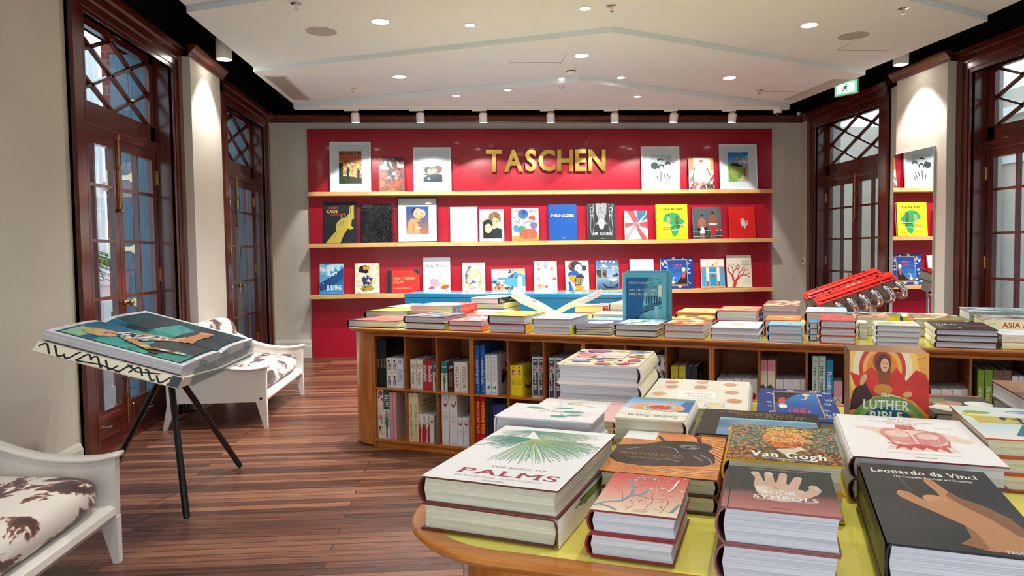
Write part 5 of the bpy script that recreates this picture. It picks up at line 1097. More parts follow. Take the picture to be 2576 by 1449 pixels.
W3 = [
 ('picture_frame', (830.4, 355, 934, 482), 0, None, 'white framed colour photo of a lit bookshop front at night', ('#efedea', .022, '#f3f2ef', (.22, .17, .77, .82), [R(0, 0, 1, 1, 'N|#c8742a|#e8a83c|#8a4a1c|7'), R(0, .86, 1, 1, '#d8702c'), T('BOOKS M', .52, .92, .1, '#2a1712', .9, 1.5), R(0, .7, 1, .86, '#c86a30'), T('FREE', .16, .78, .07, '#b8302a', .24, 1), T('1/2 PRICE', .76, .8, .08, '#b8302a', .34, 1), T('MAGAZINES', .5, .66, .05, '#7a3a1a', .6, 1), R(.18, .2, .98, .64, 'V|#f0c860|#e8963c|#f6e6b0|#c86a2a|60'), R(0, 0, .17, .64, '#2c2a1c'), P([(0, 0), (1, 0), (1, .16), (.3, .24), (0, .2)], '#3c4420')]+figure(.4, .1, .42, '#1c1814', '#1c1814', hair='#1c1814')+figure(.86, .04, .42, '#1c1814', '#1c1814', hair='#1c1814'))),
 ('display_book', (954, 396, 1017, 481), 0, 'street', 'book with a blurred red street scene cover on the top ledge', None),
 ('picture_frame', (1041, 369, 1136, 481), 0, None, 'white framed photo of two people kissing beside a park', ('#efedea', .018, '#f3f2ef', (.26, .22, .76, .76), [R(0, 0, 1, 1, '#eceeee'), R(0, .52, 1, .64, 'N|#5a6a52|#8a9a80|#46563e|20'), R(.16, .64, .22, .9, '#d0d6da'), R(.3, .64, .36, .9, '#d0d6da'), P([(0, 0), (1, 0), (1, .28), (.6, .36), (.3, .3), (0, .36)], '#2a2c32'), E(.26, .48, .2, .14, '#1e1a1c'), E(.34, .42, .14, .13, '#d9ac90'), E(.74, .52, .22, .17, '#8a5c3c'), E(.6, .45, .13, .1, '#deb298'), E(.28, .14, .07, .05, '#e8e4de')])),
 ('picture_frame', (1614.7, 367, 1711, 478), 0, None, 'white framed black and white photo of people in caps', ('#efedea', .018, '#f3f2ef', (.24, .2, .78, .8), [R(0, 0, 1, 1, '#d9d9d6'), E(.48, .82, .14, .06, '#232323'), E(.2, .6, .18, .14, '#4a4a48'), E(.84, .66, .14, .1, '#5a5a58'), E(.5, .76, .1, .07, '#cfcfcc'), E(.84, .58, .11, .08, '#c8c8c4'), P([(0, 0), (.46, 0), (.5, .36), (.3, .46), (0, .42)], '#ecece8'), P([(.55, 0), (1, 0), (1, .4), (.75, .46), (.55, .36)], '#e2e2de'), E(.52, .54, .15, .12, '#3a3a38'), E(.52, .50, .1, .1, '#e6e6e2'), L([[(.5, .36), (.48, 0)], [(.7, .3), (.62, .1)], [(.85, .3), (.76, .06)], [(.94, .2), (.86, 0)], [(.3, .2), (.36, 0)]], .04, '#30302e')])),
 ('display_book', (1734.8, 396, 1797, 477), 0, 'heimat', 'book with red lips and lace neckline cover on the top ledge', None),
 ('picture_frame', (1811.8, 361, 1905.8, 476), 0, None, 'white framed colour photo of a hiker below grey mountains', ('#efedea', .018, '#f0f0ef', (.23, .17, .77, .82), [G(0, .6, 1, 1, '#8ec8ea', '#1f78c0'), P([(.1, .62), (.35, .78), (.5, .86), (.62, .78), (.8, .84), (1, .9), (1, .5), (0, .5)], 'N|#d0d2d2|#8a9094|#eceded|14'), P([(0, .6), (.3, .6), (.7, .5), (1, .55), (1, 0), (0, 0)], 'N|#6f9a3a|#a8b85a|#4f7a2c|8'), P([(.1, .62), (.4, .66), (.76, .52), (.5, .5), (.2, .55)], '#3a3430'), P([(.4, 0), (.7, .2), (1, .36), (1, 0)], '#d8c49a'), P([(.7, .3), (1, .4), (1, .2), (.8, .16)], '#c8b88c')]+figure(.8, .08, .44, '#c89a78', '#b83a30', '#c83c3a'))),
 ('display_book', (816, 508, 897, 612), 1, 'kaos', 'black book with a golden fist and revolver on its cover', None),
 ('fur_book', (908, 514, 987, 612), 1, None, 'book bound in shaggy black fur on the middle ledge', None),
 ('picture_frame', (1000.5, 496, 1101.4, 610.5), 1, None, 'black framed photo of a bare-shouldered person against blue', ('#16181a', .012, '#eceff0', (.22, .18, .78, .80), [G(0, 0, 1, 1, '#c87c54', '#2450a0'), P([(0, 0), (.62, 0), (.56, .3), (.44, .52), (.24, .58), (.1, .46), (.04, .2)], '#dca06c'), E(.44, .82, .2, .14, '#20242c'), E(.52, .74, .2, .2, '#e4b088'), E(.68, .74, .18, .16, '#e8b890'), P([(.4, .6), (.62, .56), (.6, .44), (.36, .46)], '#d49664'), E(.46, .74, .04, .016, '#3a2a24'), E(.7, .74, .04, .016, '#3a2a24'), E(.66, .62, .07, .02, '#b0524c'), L([(.3, .1), (.34, .3), (.3, .4)], .04, '#b87848')])),
 ('display_book', (1134, 520, 1202, 609), 1, 'grey', 'plain pale grey book with faint lettering on the middle ledge', None),
 ('display_book', (1207.4, 526, 1268.4, 608.6), 1, 'couple', 'white bordered book with two dark-haired people close together', None),
 ('display_book', (1289, 523, 1356, 606.7), 1, 'milart', 'book with bright floral circles over orange on the middle ledge', None),
 ('display_book', (1381, 514, 1452, 606), 1, 'milh', 'plain bright blue book with white capital title on the middle ledge', None),
 ('display_book', (1479, 510, 1549, 604), 1, 'giger', 'dark grey biomechanical figure book on the middle ledge', None),
 ('display_book', (1573, 530, 1630, 603.5), 1, 'jack', 'book with a faded red white and blue flag cover', None),
 ('display_book', (1652, 514, 1730.5, 603), 1, 'fight', 'yellow book with a green continent and two boxers', None),
 ('display_book', (1744, 521, 1815, 602), 1, 'box', 'grey book with two boxers in the ring on its cover', None),
 ('display_book', (1836, 520, 1901, 600.6), 1, 'red', 'red book with a small silver rearing horse emblem', None),
 ('display_book', (804.6, 664, 864.6, 742), 2, 'surf', 'blue surfing book at the left end of the bottom ledge', None),
 ('display_book', (893, 662, 955, 741), 2, 'swirl', 'cream book with golden swirls and a dark-haired figure', None),
 ('display_book', (973.5, 681, 1055, 738.5), 2, 'film', 'wide red film archive book with dark corners on the bottom ledge', None),
 ('display_book', (1066, 648, 1133.5, 737.5), 2, 'line', 'pale lilac book with a pink line drawing on the bottom ledge', None),
 ('display_book', (1164.7, 661, 1221, 736), 2, 'bodies', 'sepia book with painted muscular figures on blue', None),
 ('display_book', (1238, 677, 1322, 735), 2, 'land', 'wide book with blue hills and dark pines woodblock print', None),
 ('display_book', (1345, 657.5, 1402, 734), 2, 'sea', 'cream book with rows of sea creatures and a title plate', None),
 ('display_book', (1424, 656, 1482, 733), 2, 'portr', 'white book with a child wrapped in a patchwork coat', None),
 ('display_book', (1501.6, 655, 1558, 732), 2, 'canal', 'blue book with a gondola on a canal', None),
 ('display_book', (1587, 652, 1646, 731), 2, 'usa', 'cream book with grey title standing behind the tall blue book', None),
 ('display_book', (1663.8, 647, 1745.5, 729), 2, 'nights', 'dark blue book with white scroll border and a night scene', None),
 ('display_book', (1766, 651.6, 1824, 728), 2, 'pompeii', 'turquoise book with painted columns and a red plaque', None),
 ('display_book', (1831, 642.6, 1892, 726), 2, 'coral', 'pale book with a branching red coral on its cover', None)]
SPX = {'fight': [R(0, 0, 1, 1, '#e2c418'), T('THE FIGHT', .5, .8, .5, '#17191c', .16, 1, 0, -90), T('NORMAN MAILER', .5, .35, .5, '#17191c', .4, 1, 0, -90)], 'box': [R(0, 0, 1, 1, '#1c1c1f'), T('NEIL LEIFER', .5, .7, .6, '#eceae6', .4, 1, 0, -90)], 'giger': [R(0, 0, 1, 1, '#1d2023'), T('HR GIGER', .5, .5, .5, '#b8bcbe', .5, 1, 0, -90)]}
for nm, px, k, art, lb, fr_ in W3:
    if fr_: leaning(nm, px, SZ[k], None, lb, 'framed photo', frame_=fr_, depth=.028)
    elif nm == 'fur_book':
        r, w, h, t = leaning(nm, px, SZ[k], [R(0, 0, 1, 1, '#16171a')], lb, depth=.03, cover='#16171a')
        mb = MB(); rd = random.Random(2); fur = [M(c, .45, 0, .6) for c in ('#08090b', '#101215', '#1b1d22', '#565a62')]
        for _ in range(5200):
            x, y = rd.uniform(0, w), rd.uniform(0, h); a = math.sin(x*14+1)*1.2+math.cos(y*11)*.9-PI/2*.9+rd.uniform(-.5, .5); ln = rd.uniform(.03, .065); dx, dy = math.cos(a)*ln, math.sin(a)*ln
            p = Vector((x, y, t)); tip = Vector((x+dx, y+dy, t+rd.uniform(.008, .03))); midp = (p+tip)/2+Vector((0, 0, .014)); sd = Vector((-dy, dx, 0)).normalized()*.0014
            mb.add([tuple(p-sd), tuple(p+sd), tuple(midp+sd), tuple(midp-sd), tuple(tip)], [(0, 1, 2, 3), (3, 2, 4)], fur[0 if rd.random() < .45 else 1 if rd.random() < .5 else 2 if rd.random() < .75 else 3])
        mb.build('fur', r, fix=False)
    else: leaning(nm, px, SZ[k], A[art], lb, spine=SPX.get(art), depth=.032 if art not in ('fight', 'box') else .045, cover={'kaos': DK, 'milh': '#0f4d9b', 'red': '#cf1f1c', 'fight': '#f4d81e'}.get(art, '#d9d5cc'))

# ================================================================== STACKS ON THE FRONT TABLE
def fan(cx, cy, r0, n, a0, a1, cols, seed, sx=1.0, sy=.62):
    rd = random.Random(seed); its = []
    for c in cols:
        lines = []
        for k in range(n):
            a = math.radians(a0+(a1-a0)*(k+rd.random()*.8)/n); r = r0*rd.uniform(.82, 1.08)
            pts = [(cx+r*t*math.cos(a)*sx, cy+r*sy*(t*math.sin(a)-.16*t*t)) for t in (.02, .3, .6, .85, 1)]
            lines.append([(min(.99, max(.01, x)), min(.99, max(.01, y))) for x, y in pts])
        its.append(L(lines, .005, c))
    return its
leaf = lambda cx, cy, l, w, a, c='#5fae94', v='#3d8a72': [P([(cx+l*math.cos(a)*t-w*math.sin(a)*s, cy+l*math.sin(a)*t+w*math.cos(a)*s) for t, s in ((-.5, 0), (-.3, .38), (0, .5), (.3, .34), (.5, 0), (.3, -.34), (0, -.5), (-.3, -.38))], c), L([(cx-.5*l*math.cos(a), cy-.5*l*math.sin(a)), (cx+.5*l*math.cos(a), cy+.5*l*math.sin(a))], .004, v)]
A['palms'] = [R(0, 0, 1, 1, '#f4f4f2')]+fan(.30, .93, .60, 24, -62, 8, ['#8fb48c', '#b9c98e', '#5f9a86'], 1, .95, .5)+fan(.30, .93, .28, 14, 190, 280, ['#9cc09c', '#6fa48c'], 7)+\
    [L([(.0, .66), (.15, .78), (.30, .92)], .012, '#8fb08a'), L([(.0, .55), (.2, .64), (.38, .75)], .012, '#7fae9c')]+fan(.38, .76, .60, 34, -100, 8, ['#5fae9c', '#4a9486', '#8fc8b0', '#a8b878'], 2, 1.0, .62)+fan(.38, .76, .34, 22, 165, 255, ['#6fb4a4', '#4a9486'], 3, 1, .6)+\
    [T('THE BOOK OF', .58, .235, .024, '#9aa39c', .42, 0, 1), T('PALMS', .56, .145, .075, '#a8384a', .74, .3, 1), T('Das Buch der Palmen', .36, .075, .022, '#c4c4c2', .3, 0, 1), T('Le livre des palmiers', .70, .075, .022, '#c4c4c2', .3, 0, 1), T('TASCHEN', .52, .03, .016, '#a8a8a6', .16, 1), T('The complete plates', .80, .86, .014, '#b8b8b6', .24), Q('CARL FRIEDRICH PHILIPP', .80, .93, .012, '#c8c8c4', .26)]
A['leaves'] = [R(0, 0, 1, 1, '#f6f5f3')]+leaf(.28, .74, .22, .14, -.15)+leaf(.58, .8, .22, .12, .15)+leaf(.72, .58, .26, .17, -.1)+leaf(.62, .25, .20, .18, -.2)+leaf(.74, .36, .16, .13, .2)+[L([[(.38, .7), (.48, .55), (.62, .5), (.62, .34)], [(.48, .55), (.62, .58)], [(.48, .55), (.5, .72)], [(.62, .5), (.82, .46), (.98, .5)], [(.84, .6), (.94, .64)], [(.76, .44), (.9, .3)]], .008, '#a8745a'), L([[(.36, .58), (.42, .54), (.4, .48)], [(.44, .54), (.38, .6)], [(.42, .56), (.35, .54)]], .004, '#c88a64'),
     T('TASCHEN', .14, .6, .02, '#8a8a88', .12, 0, 0, 55), Q('DIE KUNST DES', .47, .86, .016, '#b4b4b2', .14, 0, 0, 40), Q('GARTENS', .5, .9, .016, '#b4b4b2', .14, 0, 0, 40), Q('THE PLATES', .28, .32, .016, '#b4b4b2', .18, 0, 0, 30), Q('COMPLETE', .45, .22, .016, '#b4b4b2', .16, 0, 0, 30)]
A['bird'] = [R(0, 0, 1, 1, '#f6f4ee'), R(.78, 0, 1, 1, '#eebfbc'), L([(.22, .74), (.45, .72), (.68, .62)], .014, '#a8806c'), E(.42, .8, .09, .08, '#e6e2b8'), E(.34, .76, .04, .04, '#9aa4a0'), L([[(.36, .6), (.44, .52), (.54, .5), (.5, .42), (.42, .48)], [(.28, .66), (.2, .56)], [(.5, .6), (.58, .56)], [(.24, .8), (.18, .88)]], .012, '#8fa4bc'), L([[(.3, .4), (.5, .34)], [(.3, .45), (.34, .36)]], .004, '#c8c4ba')]
FL_ = ['#e9a8b4', '#f0c8cc', '#c25a86', '#8a4a7a', '#e8dd8c', '#f4efcf', '#b9c46a', '#d4486a', '#6a7ab4', '#f2ede0', '#98a854']
A['floral'] = [R(0, 0, 1, 1, 'N|#f4f0dc|#e9ecb8|#f3dfd8|7')]+[B(31, 60, .03, .03, .97, .97, .02, .055, ['#c3cc84', '#aebb62', '#e8e6b0'], .4), B(32, 46, .05, .05, .95, .95, .04, .10, FL_, .8)]+[E(.3, .84, .17, .1, '#8e4a78'), E(.3, .85, .12, .07, '#b0608c'), E(.31, .86, .06, .035, '#d88aa8'), E(.82, .86, .12, .07, '#8a8fc0'), E(.84, .86, .06, .035, '#5a5c8c'), E(.2, .52, .12, .09, '#efb4bc'), E(.2, .52, .07, .05, '#e08a9c'), E(.88, .3, .08, .09, '#d44a5c'), E(.25, .18, .12, .05, '#7a9cd0'), E(.55, .7, .18, .1, '#f3f0dc'), R(.36, .40, .72, .64, '#f6e0dc'), T('REDOUTE', .54, .52, .07, '#b89a94', .28, 0, 1, 180)]
A['codex'] = [R(0, 0, 1, 1, '#f1eedc'), R(0, .34, 1, 1, '#6fa6d4'), G(0, .34, 1, 1, '#dce8f0', '#5b9ad0', 6), P([(.82, .34), (1, .34), (1, 1), (.9, 1), (.8, .6)], '#2a6fae'), P([(0, 1), (1, 1), (1, .9), (.3, .86), (0, .92)], '#7a9a8a'), E(.5, .52, .42, .22, '#e9a890'), E(.52, .52, .34, .19, '#dca45c'), E(.54, .52, .24, .15, '#eef0ee'), E(.54, .52, .22, .135, '#8fa0b8'), E(.54, .54, .16, .10, '#d0402c'), B(8, 12, .42, .44, .66, .62, .02, .04, ['#e8a04a', '#c8342c', '#f0e0b8']), P([(0, .2), (0, .46), (.25, .38), (.6, .33), (1, .36), (1, .2)], '#f1eedc'), T('Codices illustres', .52, .13, .09, '#7a7a76', .72, 0, 1, 180), Q('THE WORLDS MOST FAMOUS', .5, .26, .022, '#9a9a94', .5, 0, 0, 180)]
A['mirac'] = [R(0, 0, 1, 1, '#26231e'), P([(.16, 0), (.16, .66), (.97, .66), (.97, 0)], '#7fc0cc'), R(.16, 0, .97, .60, 'N|#5a88ae|#78a0bc|#4a7494|8'), E(.33, .22, .085, .10, '#e9a866'), E(.33, .22, .045, .055, '#f0d090'), T('DAS WUNDERZEICHENBUCH', .45, .90, .05, '#b9924a', .66, 0, 1, 180), T('THE BOOK OF MIRACLES', .6, .82, .05, '#b9924a', .6, 0, 1, 180), Q('LE LIVRE DES MIRACLES', .62, .74, .03, '#b9924a', .5, 0, 0, 180)]
A['ape'] = [R(0, 0, 1, 1, 'N|#c86a34|#e29a52|#a8482a|5'), R(0, .78, .32, 1, '#f0efec'), P([(.3, 1), (.5, .8), (.62, .9), (.66, 1)], '#e08a64'), L([[(.58+.02*k, 1-.0*k), (.75, .9-.03*k), (1, .88-.07*k)] for k in range(9)]+[[(0, .3-.035*k), (.3, .2-.035*k+.02), (.7, .1-.02*k+.03), (1, .22-.04*k)] for k in range(5)], .022, '#f0b070'), L([[(.6+.02*k, 1), (.78, .87-.03*k), (1, .84-.07*k)] for k in range(8)]+[[(.0, .27-.035*k), (.35, .16-.03*k), (1, .18-.04*k)] for k in range(4)], .012, '#8a3418'),
     P([(0, .6), (.25, .66), (.42, .78), (.6, .8), (.78, .72), (.93, .5), (.95, .34), (.86, .24), (.6, .2), (.3, .16), (.1, .2), (0, .3)], 'N|#2b211e|#443631|#1c1615|9'), E(.70, .68, .2, .12, '#2f2725'), E(.68, .66, .10, .06, 'N|#5c5c62|#8f9096|#3a3a40|30'), E(.66, .65, .035, .02, '#1a1412'), L([[(.8, .5), (.9, .4), (.93, .3)], [(.74, .46), (.84, .36)], [(.4, .62), (.55, .6), (.6, .5)], [(.1, .5), (.25, .58)], [(.5, .36), (.64, .3)]], .016, '#8c8f96'), L([[(.42, .76), (.36, .86), (.34, .9)]], .04, '#5a4438'), T('WALTON FORD', .36, .42, .055, '#a8742c', .6, .3, 1), T('Pancha Tantra', .34, .33, .04, '#a8742c', .36, 0, 1)]
A['blos'] = [G(0, 0, 1, 1, '#efe4c6', '#cf4c48', 14), L([[(.0, .1), (.12, .2), (.3, .26), (.38, .42), (.36, .6), (.28, .74)], [(.38, .4), (.5, .46), (.56, .6)], [(.24, .78), (.38, .9), (.6, .93)], [(.05, .14), (.2, .1), (.3, .04)], [(.92, .1), (.98, .3)]], .045, '#7d98a0'), L([[(.2, .9), (.4, .84), (.62, .86)], [(.3, .3), (.24, .5), (.1, .6)], [(.55, .58), (.7, .62), (.8, .56)], [(.45, .44), (.66, .36), (.8, .4)], [(.6, .1), (.66, .3), (.62, .5)], [(.8, .05), (.85, .3), (.8, .45)], [(.5, .08), (.7, .14), (.95, .1)], [(.7, .5), (.9, .46)], [(.36, .6), (.5, .72), (.7, .72)], [(.4, .06), (.46, .2), (.4, .3)]], .007, '#5a4a42'),
     B(41, 42, .3, .5, .98, .98, .008, .02, ['#f6ece0', '#f0d0c8', '#f3f0e8']), B(42, 26, .35, .05, .95, .45, .006, .015, ['#b8a48a', '#8c7a64', '#f3efe0']), L([[(.88, .9), (.86, .8), (.84, .66), (.80, .56)]], .03, '#f3e6dc'), T('TASCHEN', .56, .05, .02, '#9a8a74', .16, 1)]
A['gogh'] = [R(0, 0, 1, 1, 'V|#3f5c58|#6a8a78|#b8643c|#2f4a52|#d09a4c|#556e4a|240'), R(0, 0, 1, .3, 'V|#7a4a24|#a86a34|#3c3a24|#c88a44|#5c2c1c|240'), P([(.2, .12), (.34, .36), (.5, .3), (.66, .32), (.8, .12), (.7, 0), (.3, 0)], 'V|#4a3a24|#7a5228|#8c6a34|#3a4a44|200'), P([(.44, .3), (.52, .18), (.7, .34), (.66, .42), (.5, .38)], '#d9d2b4'), E(.52, .62, .20, .26, 'V|#d99a54|#e8b878|#c87a3c|#e0a860|220'), P([(.32, .78), (.38, .93), (.6, .96), (.76, .88), (.80, .7), (.72, .72), (.66, .8), (.45, .84)], 'V|#b88a34|#d8b04a|#8a5a24|#e0c06a|220'), E(.75, .58, .035, .06, '#d8965c'), P([(.36, .52), (.5, .5), (.66, .54), (.7, .46), (.6, .36), (.48, .33), (.38, .42)], 'V|#b8542a|#d8743a|#8c3c1c|#e08c44|220'), L([[(.40, .68), (.47, .66)], [(.53, .66), (.6, .68)]], .012, '#3a3420'), L([[(.49, .66), (.46, .56), (.5, .545)]], .01, '#a85a34'), L([[(.45, .46), (.54, .46)]], .008, '#6a2c1c'),
     T('Van Gogh', .54, .17, .13, '#f4f2ea', .66, 1.5, 1), T('The Complete Paintings', .54, .075, .032, '#f4f2ea', .46, 1, 1), T('TASCHEN', .52, .03, .02, '#e8d8b0', .14, 1), Q('INGO F WALTHER RAINER METZGER', .5, .955, .018, '#f4f2ea', .36, 1)]
HND = [(.27, .34), (.24, .55), (.25, .76), (.20, .93), (.215, .975), (.26, .985), (.29, .95), (.34, .68), (.355, .68), (.345, .92), (.36, .985), (.41, .99), (.435, .95), (.455, .66), (.475, .66), (.505, .94), (.525, .99), (.575, .985), (.59, .93), (.575, .64), (.60, .62), (.66, .86), (.685, .90), (.73, .895), (.745, .85), (.69, .50), (.76, .44), (.80, .52), (.79, .60), (.82, .655), (.88, .65), (.91, .55), (.925, .50), (.88, .38), (.76, .22), (.68, .13), (.55, .08), (.42, .10), (.32, .20)]
A['symb'] = [G(0, 0, 1, .42, '#c07a74', '#7d4a48', 8), R(0, .42, 1, 1, '#2c3531'), G(0, .30, 1, .44, '#a05c58', '#2f3532', 6), P([(.05+.9*x, .14+.76*y) for x, y in HND], 'N|#d8c4b0|#c9a288|#e6dccc|14'), T('THE', .50, .45, .03, '#f2efe8', .08, 1, 1), T('BOOK', .50, .40, .07, '#f2efe8', .30, 1.2, 1), T('OF', .5, .345, .03, '#f2efe8', .05, 1, 1), T('SYMBOLS', .55, .285, .08, '#f2efe8', .56, 1.2, 1), T('REFLECTIONS ON ARCHETYPAL IMAGES', .55, .225, .02, '#f2efe8', .5, 1), T('TASCHEN', .5, .06, .026, '#a05c58', .18, 1, 1), T('THE ARCHIVE FOR RESEARCH IN ARCHETYPAL SYMBOLISM', .5, .95, .014, '#e8e4da', .56, 1), L([(.055, 0), (.055, 1)], .01, '#1c2422')]
A['anat'] = [R(0, 0, 1, 1, '#f6f5f3'), T('ATLAS', .5, .91, .032, '#b8706c', .2, 0, 1), T('HUMAN ANATOMY', .5, .855, .032, '#b8706c', .52, 0, 1), T('SURGERY', .5, .80, .028, '#b8706c', .24, 0, 1),
    P([(.10, .70), (.30, .68), (.42, .70), (.44, .77), (.57, .77), (.59, .69), (.72, .64), (.84, .58), (.95, .45), (.88, .40), (.77, .45), (.74, .36), (.78, .20), (.27, .20), (.34, .34), (.31, .46), (.22, .60), (.12, .65)], '#eed8c6'), P([(.44, .78), (.57, .78), (.58, .69), (.52, .65), (.43, .70)], '#d0807a'),
    E(.42, .50, .13, .17, '#dc9a94', 14), E(.62, .47, .13, .165, '#d88e8a', -14), E(.41, .55, .09, .08, '#efcfc6', 14), E(.63, .52, .08, .07, '#efcbc2', -10), P([(.29, .34), (.36, .28), (.33, .20), (.40, .26), (.43, .19), (.47, .27), (.52, .21), (.56, .27), (.61, .20), (.64, .27), (.71, .18), (.70, .30), (.75, .36), (.62, .31), (.52, .34), (.42, .31)], '#cc5a58'),
    L([[(.49-.17*math.sin(a)*(1-.04*k), .62-.045*k-.06*(1-math.cos(a))) for a in [q*.24 for q in range(7)]] for k in range(7)]+[[(.54+.17*math.sin(a)*(1-.04*k), .60-.045*k-.06*(1-math.cos(a))) for a in [q*.24 for q in range(7)]] for k in range(7)], .006, '#f6e4dc'), L([[(.515, .66), (.52, .34)]], .018, '#f0ddd0'), L([[(.30, .66), (.40, .69), (.50, .66)], [(.54, .66), (.64, .66), (.76, .60)]], .014, '#c46660'), L([[(.45, .76), (.48, .66)], [(.56, .76), (.53, .66)], [(.505, .77), (.505, .67)]], .008, '#b84a4c'), L([[(.31, .48), (.35, .30)], [(.76, .46), (.72, .30)]], .02, '#d07a74'), T('THE COMPLETE COLOURED PLATES OF', .5, .13, .014, '#b4b0ac', .5), T('TASCHEN', .5, .06, .018, '#9a9896', .14, 1), Q('BOURGERY', .80, .74, .014, '#b4b0ac', .14)]
A['leo'] = [R(0, 0, 1, 1, 'N|#2b2f31|#343a3c|#23272a|3'), P([(.47, .81), (.50, .83), (.53, .81), (.60, .66), (.66, .58), (.80, .50), (.90, .38), (.94, .22), (.93, .08), (.88, .03), (.60, .03), (.46, .07), (.55, .14), (.56, .26), (.46, .34), (.36, .42), (.27, .49), (.215, .54), (.205, .585), (.23, .62), (.30, .61), (.36, .54), (.42, .50), (.47, .53), (.52, .56), (.51, .64), (.49, .70), (.465, .77)], '#c08a60'), E(.47, .545, .085, .05, '#c8926a', 18), E(.42, .535, .035, .035, '#cf9c74'), P([(.60, .66), (.66, .58), (.80, .50), (.90, .38), (.94, .2), (.86, .2), (.76, .36), (.64, .48), (.56, .60)], '#8c5f42'), P([(.46, .07), (.55, .14), (.56, .26), (.60, .2), (.62, .06), (.60, .03)], '#9a6a48'), L([[(.50, .80), (.53, .70)], [(.26, .60), (.33, .54)], [(.44, .50), (.50, .52), (.54, .50)]], .008, '#9a6c4a'), L([(.27, .86), (.33, .62)], .022, '#4c5254'),
     T('Leonardo da Vinci', .49, .90, .062, '#f0eee8', .82, 1.2, 1), T('The Complete Paintings and Drawings', .54, .825, .028, '#f0eee8', .60, .6, 1), T('TASCHEN', .80, .035, .024, '#e8e6e0', .2, 1, 1)]
A['erte'] = [R(0, 0, 1, 1, 'N|#e9e6d0|#d8e6e4|#cfd8b8|5'), G(0, 0, 1, .42, '#f3e6e0', '#bfe0e4', 5), P([(.3, .1), (.5, .44), (.7, .3), (.8, .05)], '#2f6f88'), R(.1, .44, 1, .66, '#c9b862'), T('LEN', .62, .60, .09, '#2c2c28', .5, 1.4, 0, 180), T('ERT', .66, .5, .09, '#2c2c28', .4, 1.4, 0, 180), E(.2, .78, .14, .06, '#8ab05a'), E(.7, .84, .2, .05, '#7aa8d0'), E(.12, .68, .1, .05, '#f0cc4a'), L([[(.0, .9), (.4, .8), (1, .88)], [(.1, .7), (.6, .76), (1, .7)]], .03, '#f3f0e0')]
A['dress'] = [R(0, 0, 1, 1, '#4c4a40'), P([(0, .3), (.3, .6), (.6, .35), (.9, .5), (1, .2), (.8, .05), (.3, .1)], 'N|#f0ece0|#d8cfb8|#fbf9f2|12'), E(.35, .55, .22, .12, '#b88a70'), P([(.1, .75), (.4, .8), (.35, .6), (.1, .55)], 'N|#5f6a44|#7a8458|9'), E(.8, .55, .2, .14, '#f0ebdc'), R(0, .93, 1, 1, '#b0604a')]
A['vase'] = [R(0, 0, 1, 1, 'N|#b89a7a|#e0d0b4|#7a5a4a|8')]
A['n2'] = A['nights']
A['arch'] = [R(0, 0, 1, 1, '#5fb4cc'), R(.07, .05, .90, .92, '#15629c'), G(.07, .05, .90, .5, '#12568c', '#15629c', 3), P([(.45, .3), (.52, .8), (.62, .92), (.90, .92), (.90, .05), (.62, .05), (.5, .2)], 'N|#4aa4bc|#6cbccc|#388ca8|10'), L([[(.5+.05*k, .5), (.56+.045*k, .92)] for k in range(8)]+[[(.48, .55+.06*k), (.9, .60+.06*k)] for k in range(6)], .008, '#245a78'), P([(.5, .42), (.9, .52), (.9, .45), (.42, .26), (.42, .3)], '#2c6c8c'), L([[(.55+.06*k, .46), (.56+.06*k, .60)] for k in range(6)], .028, '#1b3e58'), R(.83, .58, .9, .78, '#e8dcc4'), L([[(.12, .06), (.3, .2), (.55, .05)], [(.3, .2), (.5, .22), (.72, .06)], [(.4, .3), (.9, .4)]], .02, '#122c44'), P([(.3, .08), (.42, .28), (.5, .24), (.66, .05), (.3, .05)], '#3f92b8'), R(.74, .05, .82, .42, '#8cc4d0'), T('KEIICHI TAHARA', .14, .825, .035, '#d8ccb4', .48, .4, 1, 0, 'l'), T('ARCHITECTURE', .14, .70, .045, '#d8ccb4', .64, .4, 1, 0, 'l'), T('FIN-DE-SIECLE', .14, .63, .045, '#d8ccb4', .60, .4, 1, 0, 'l')]
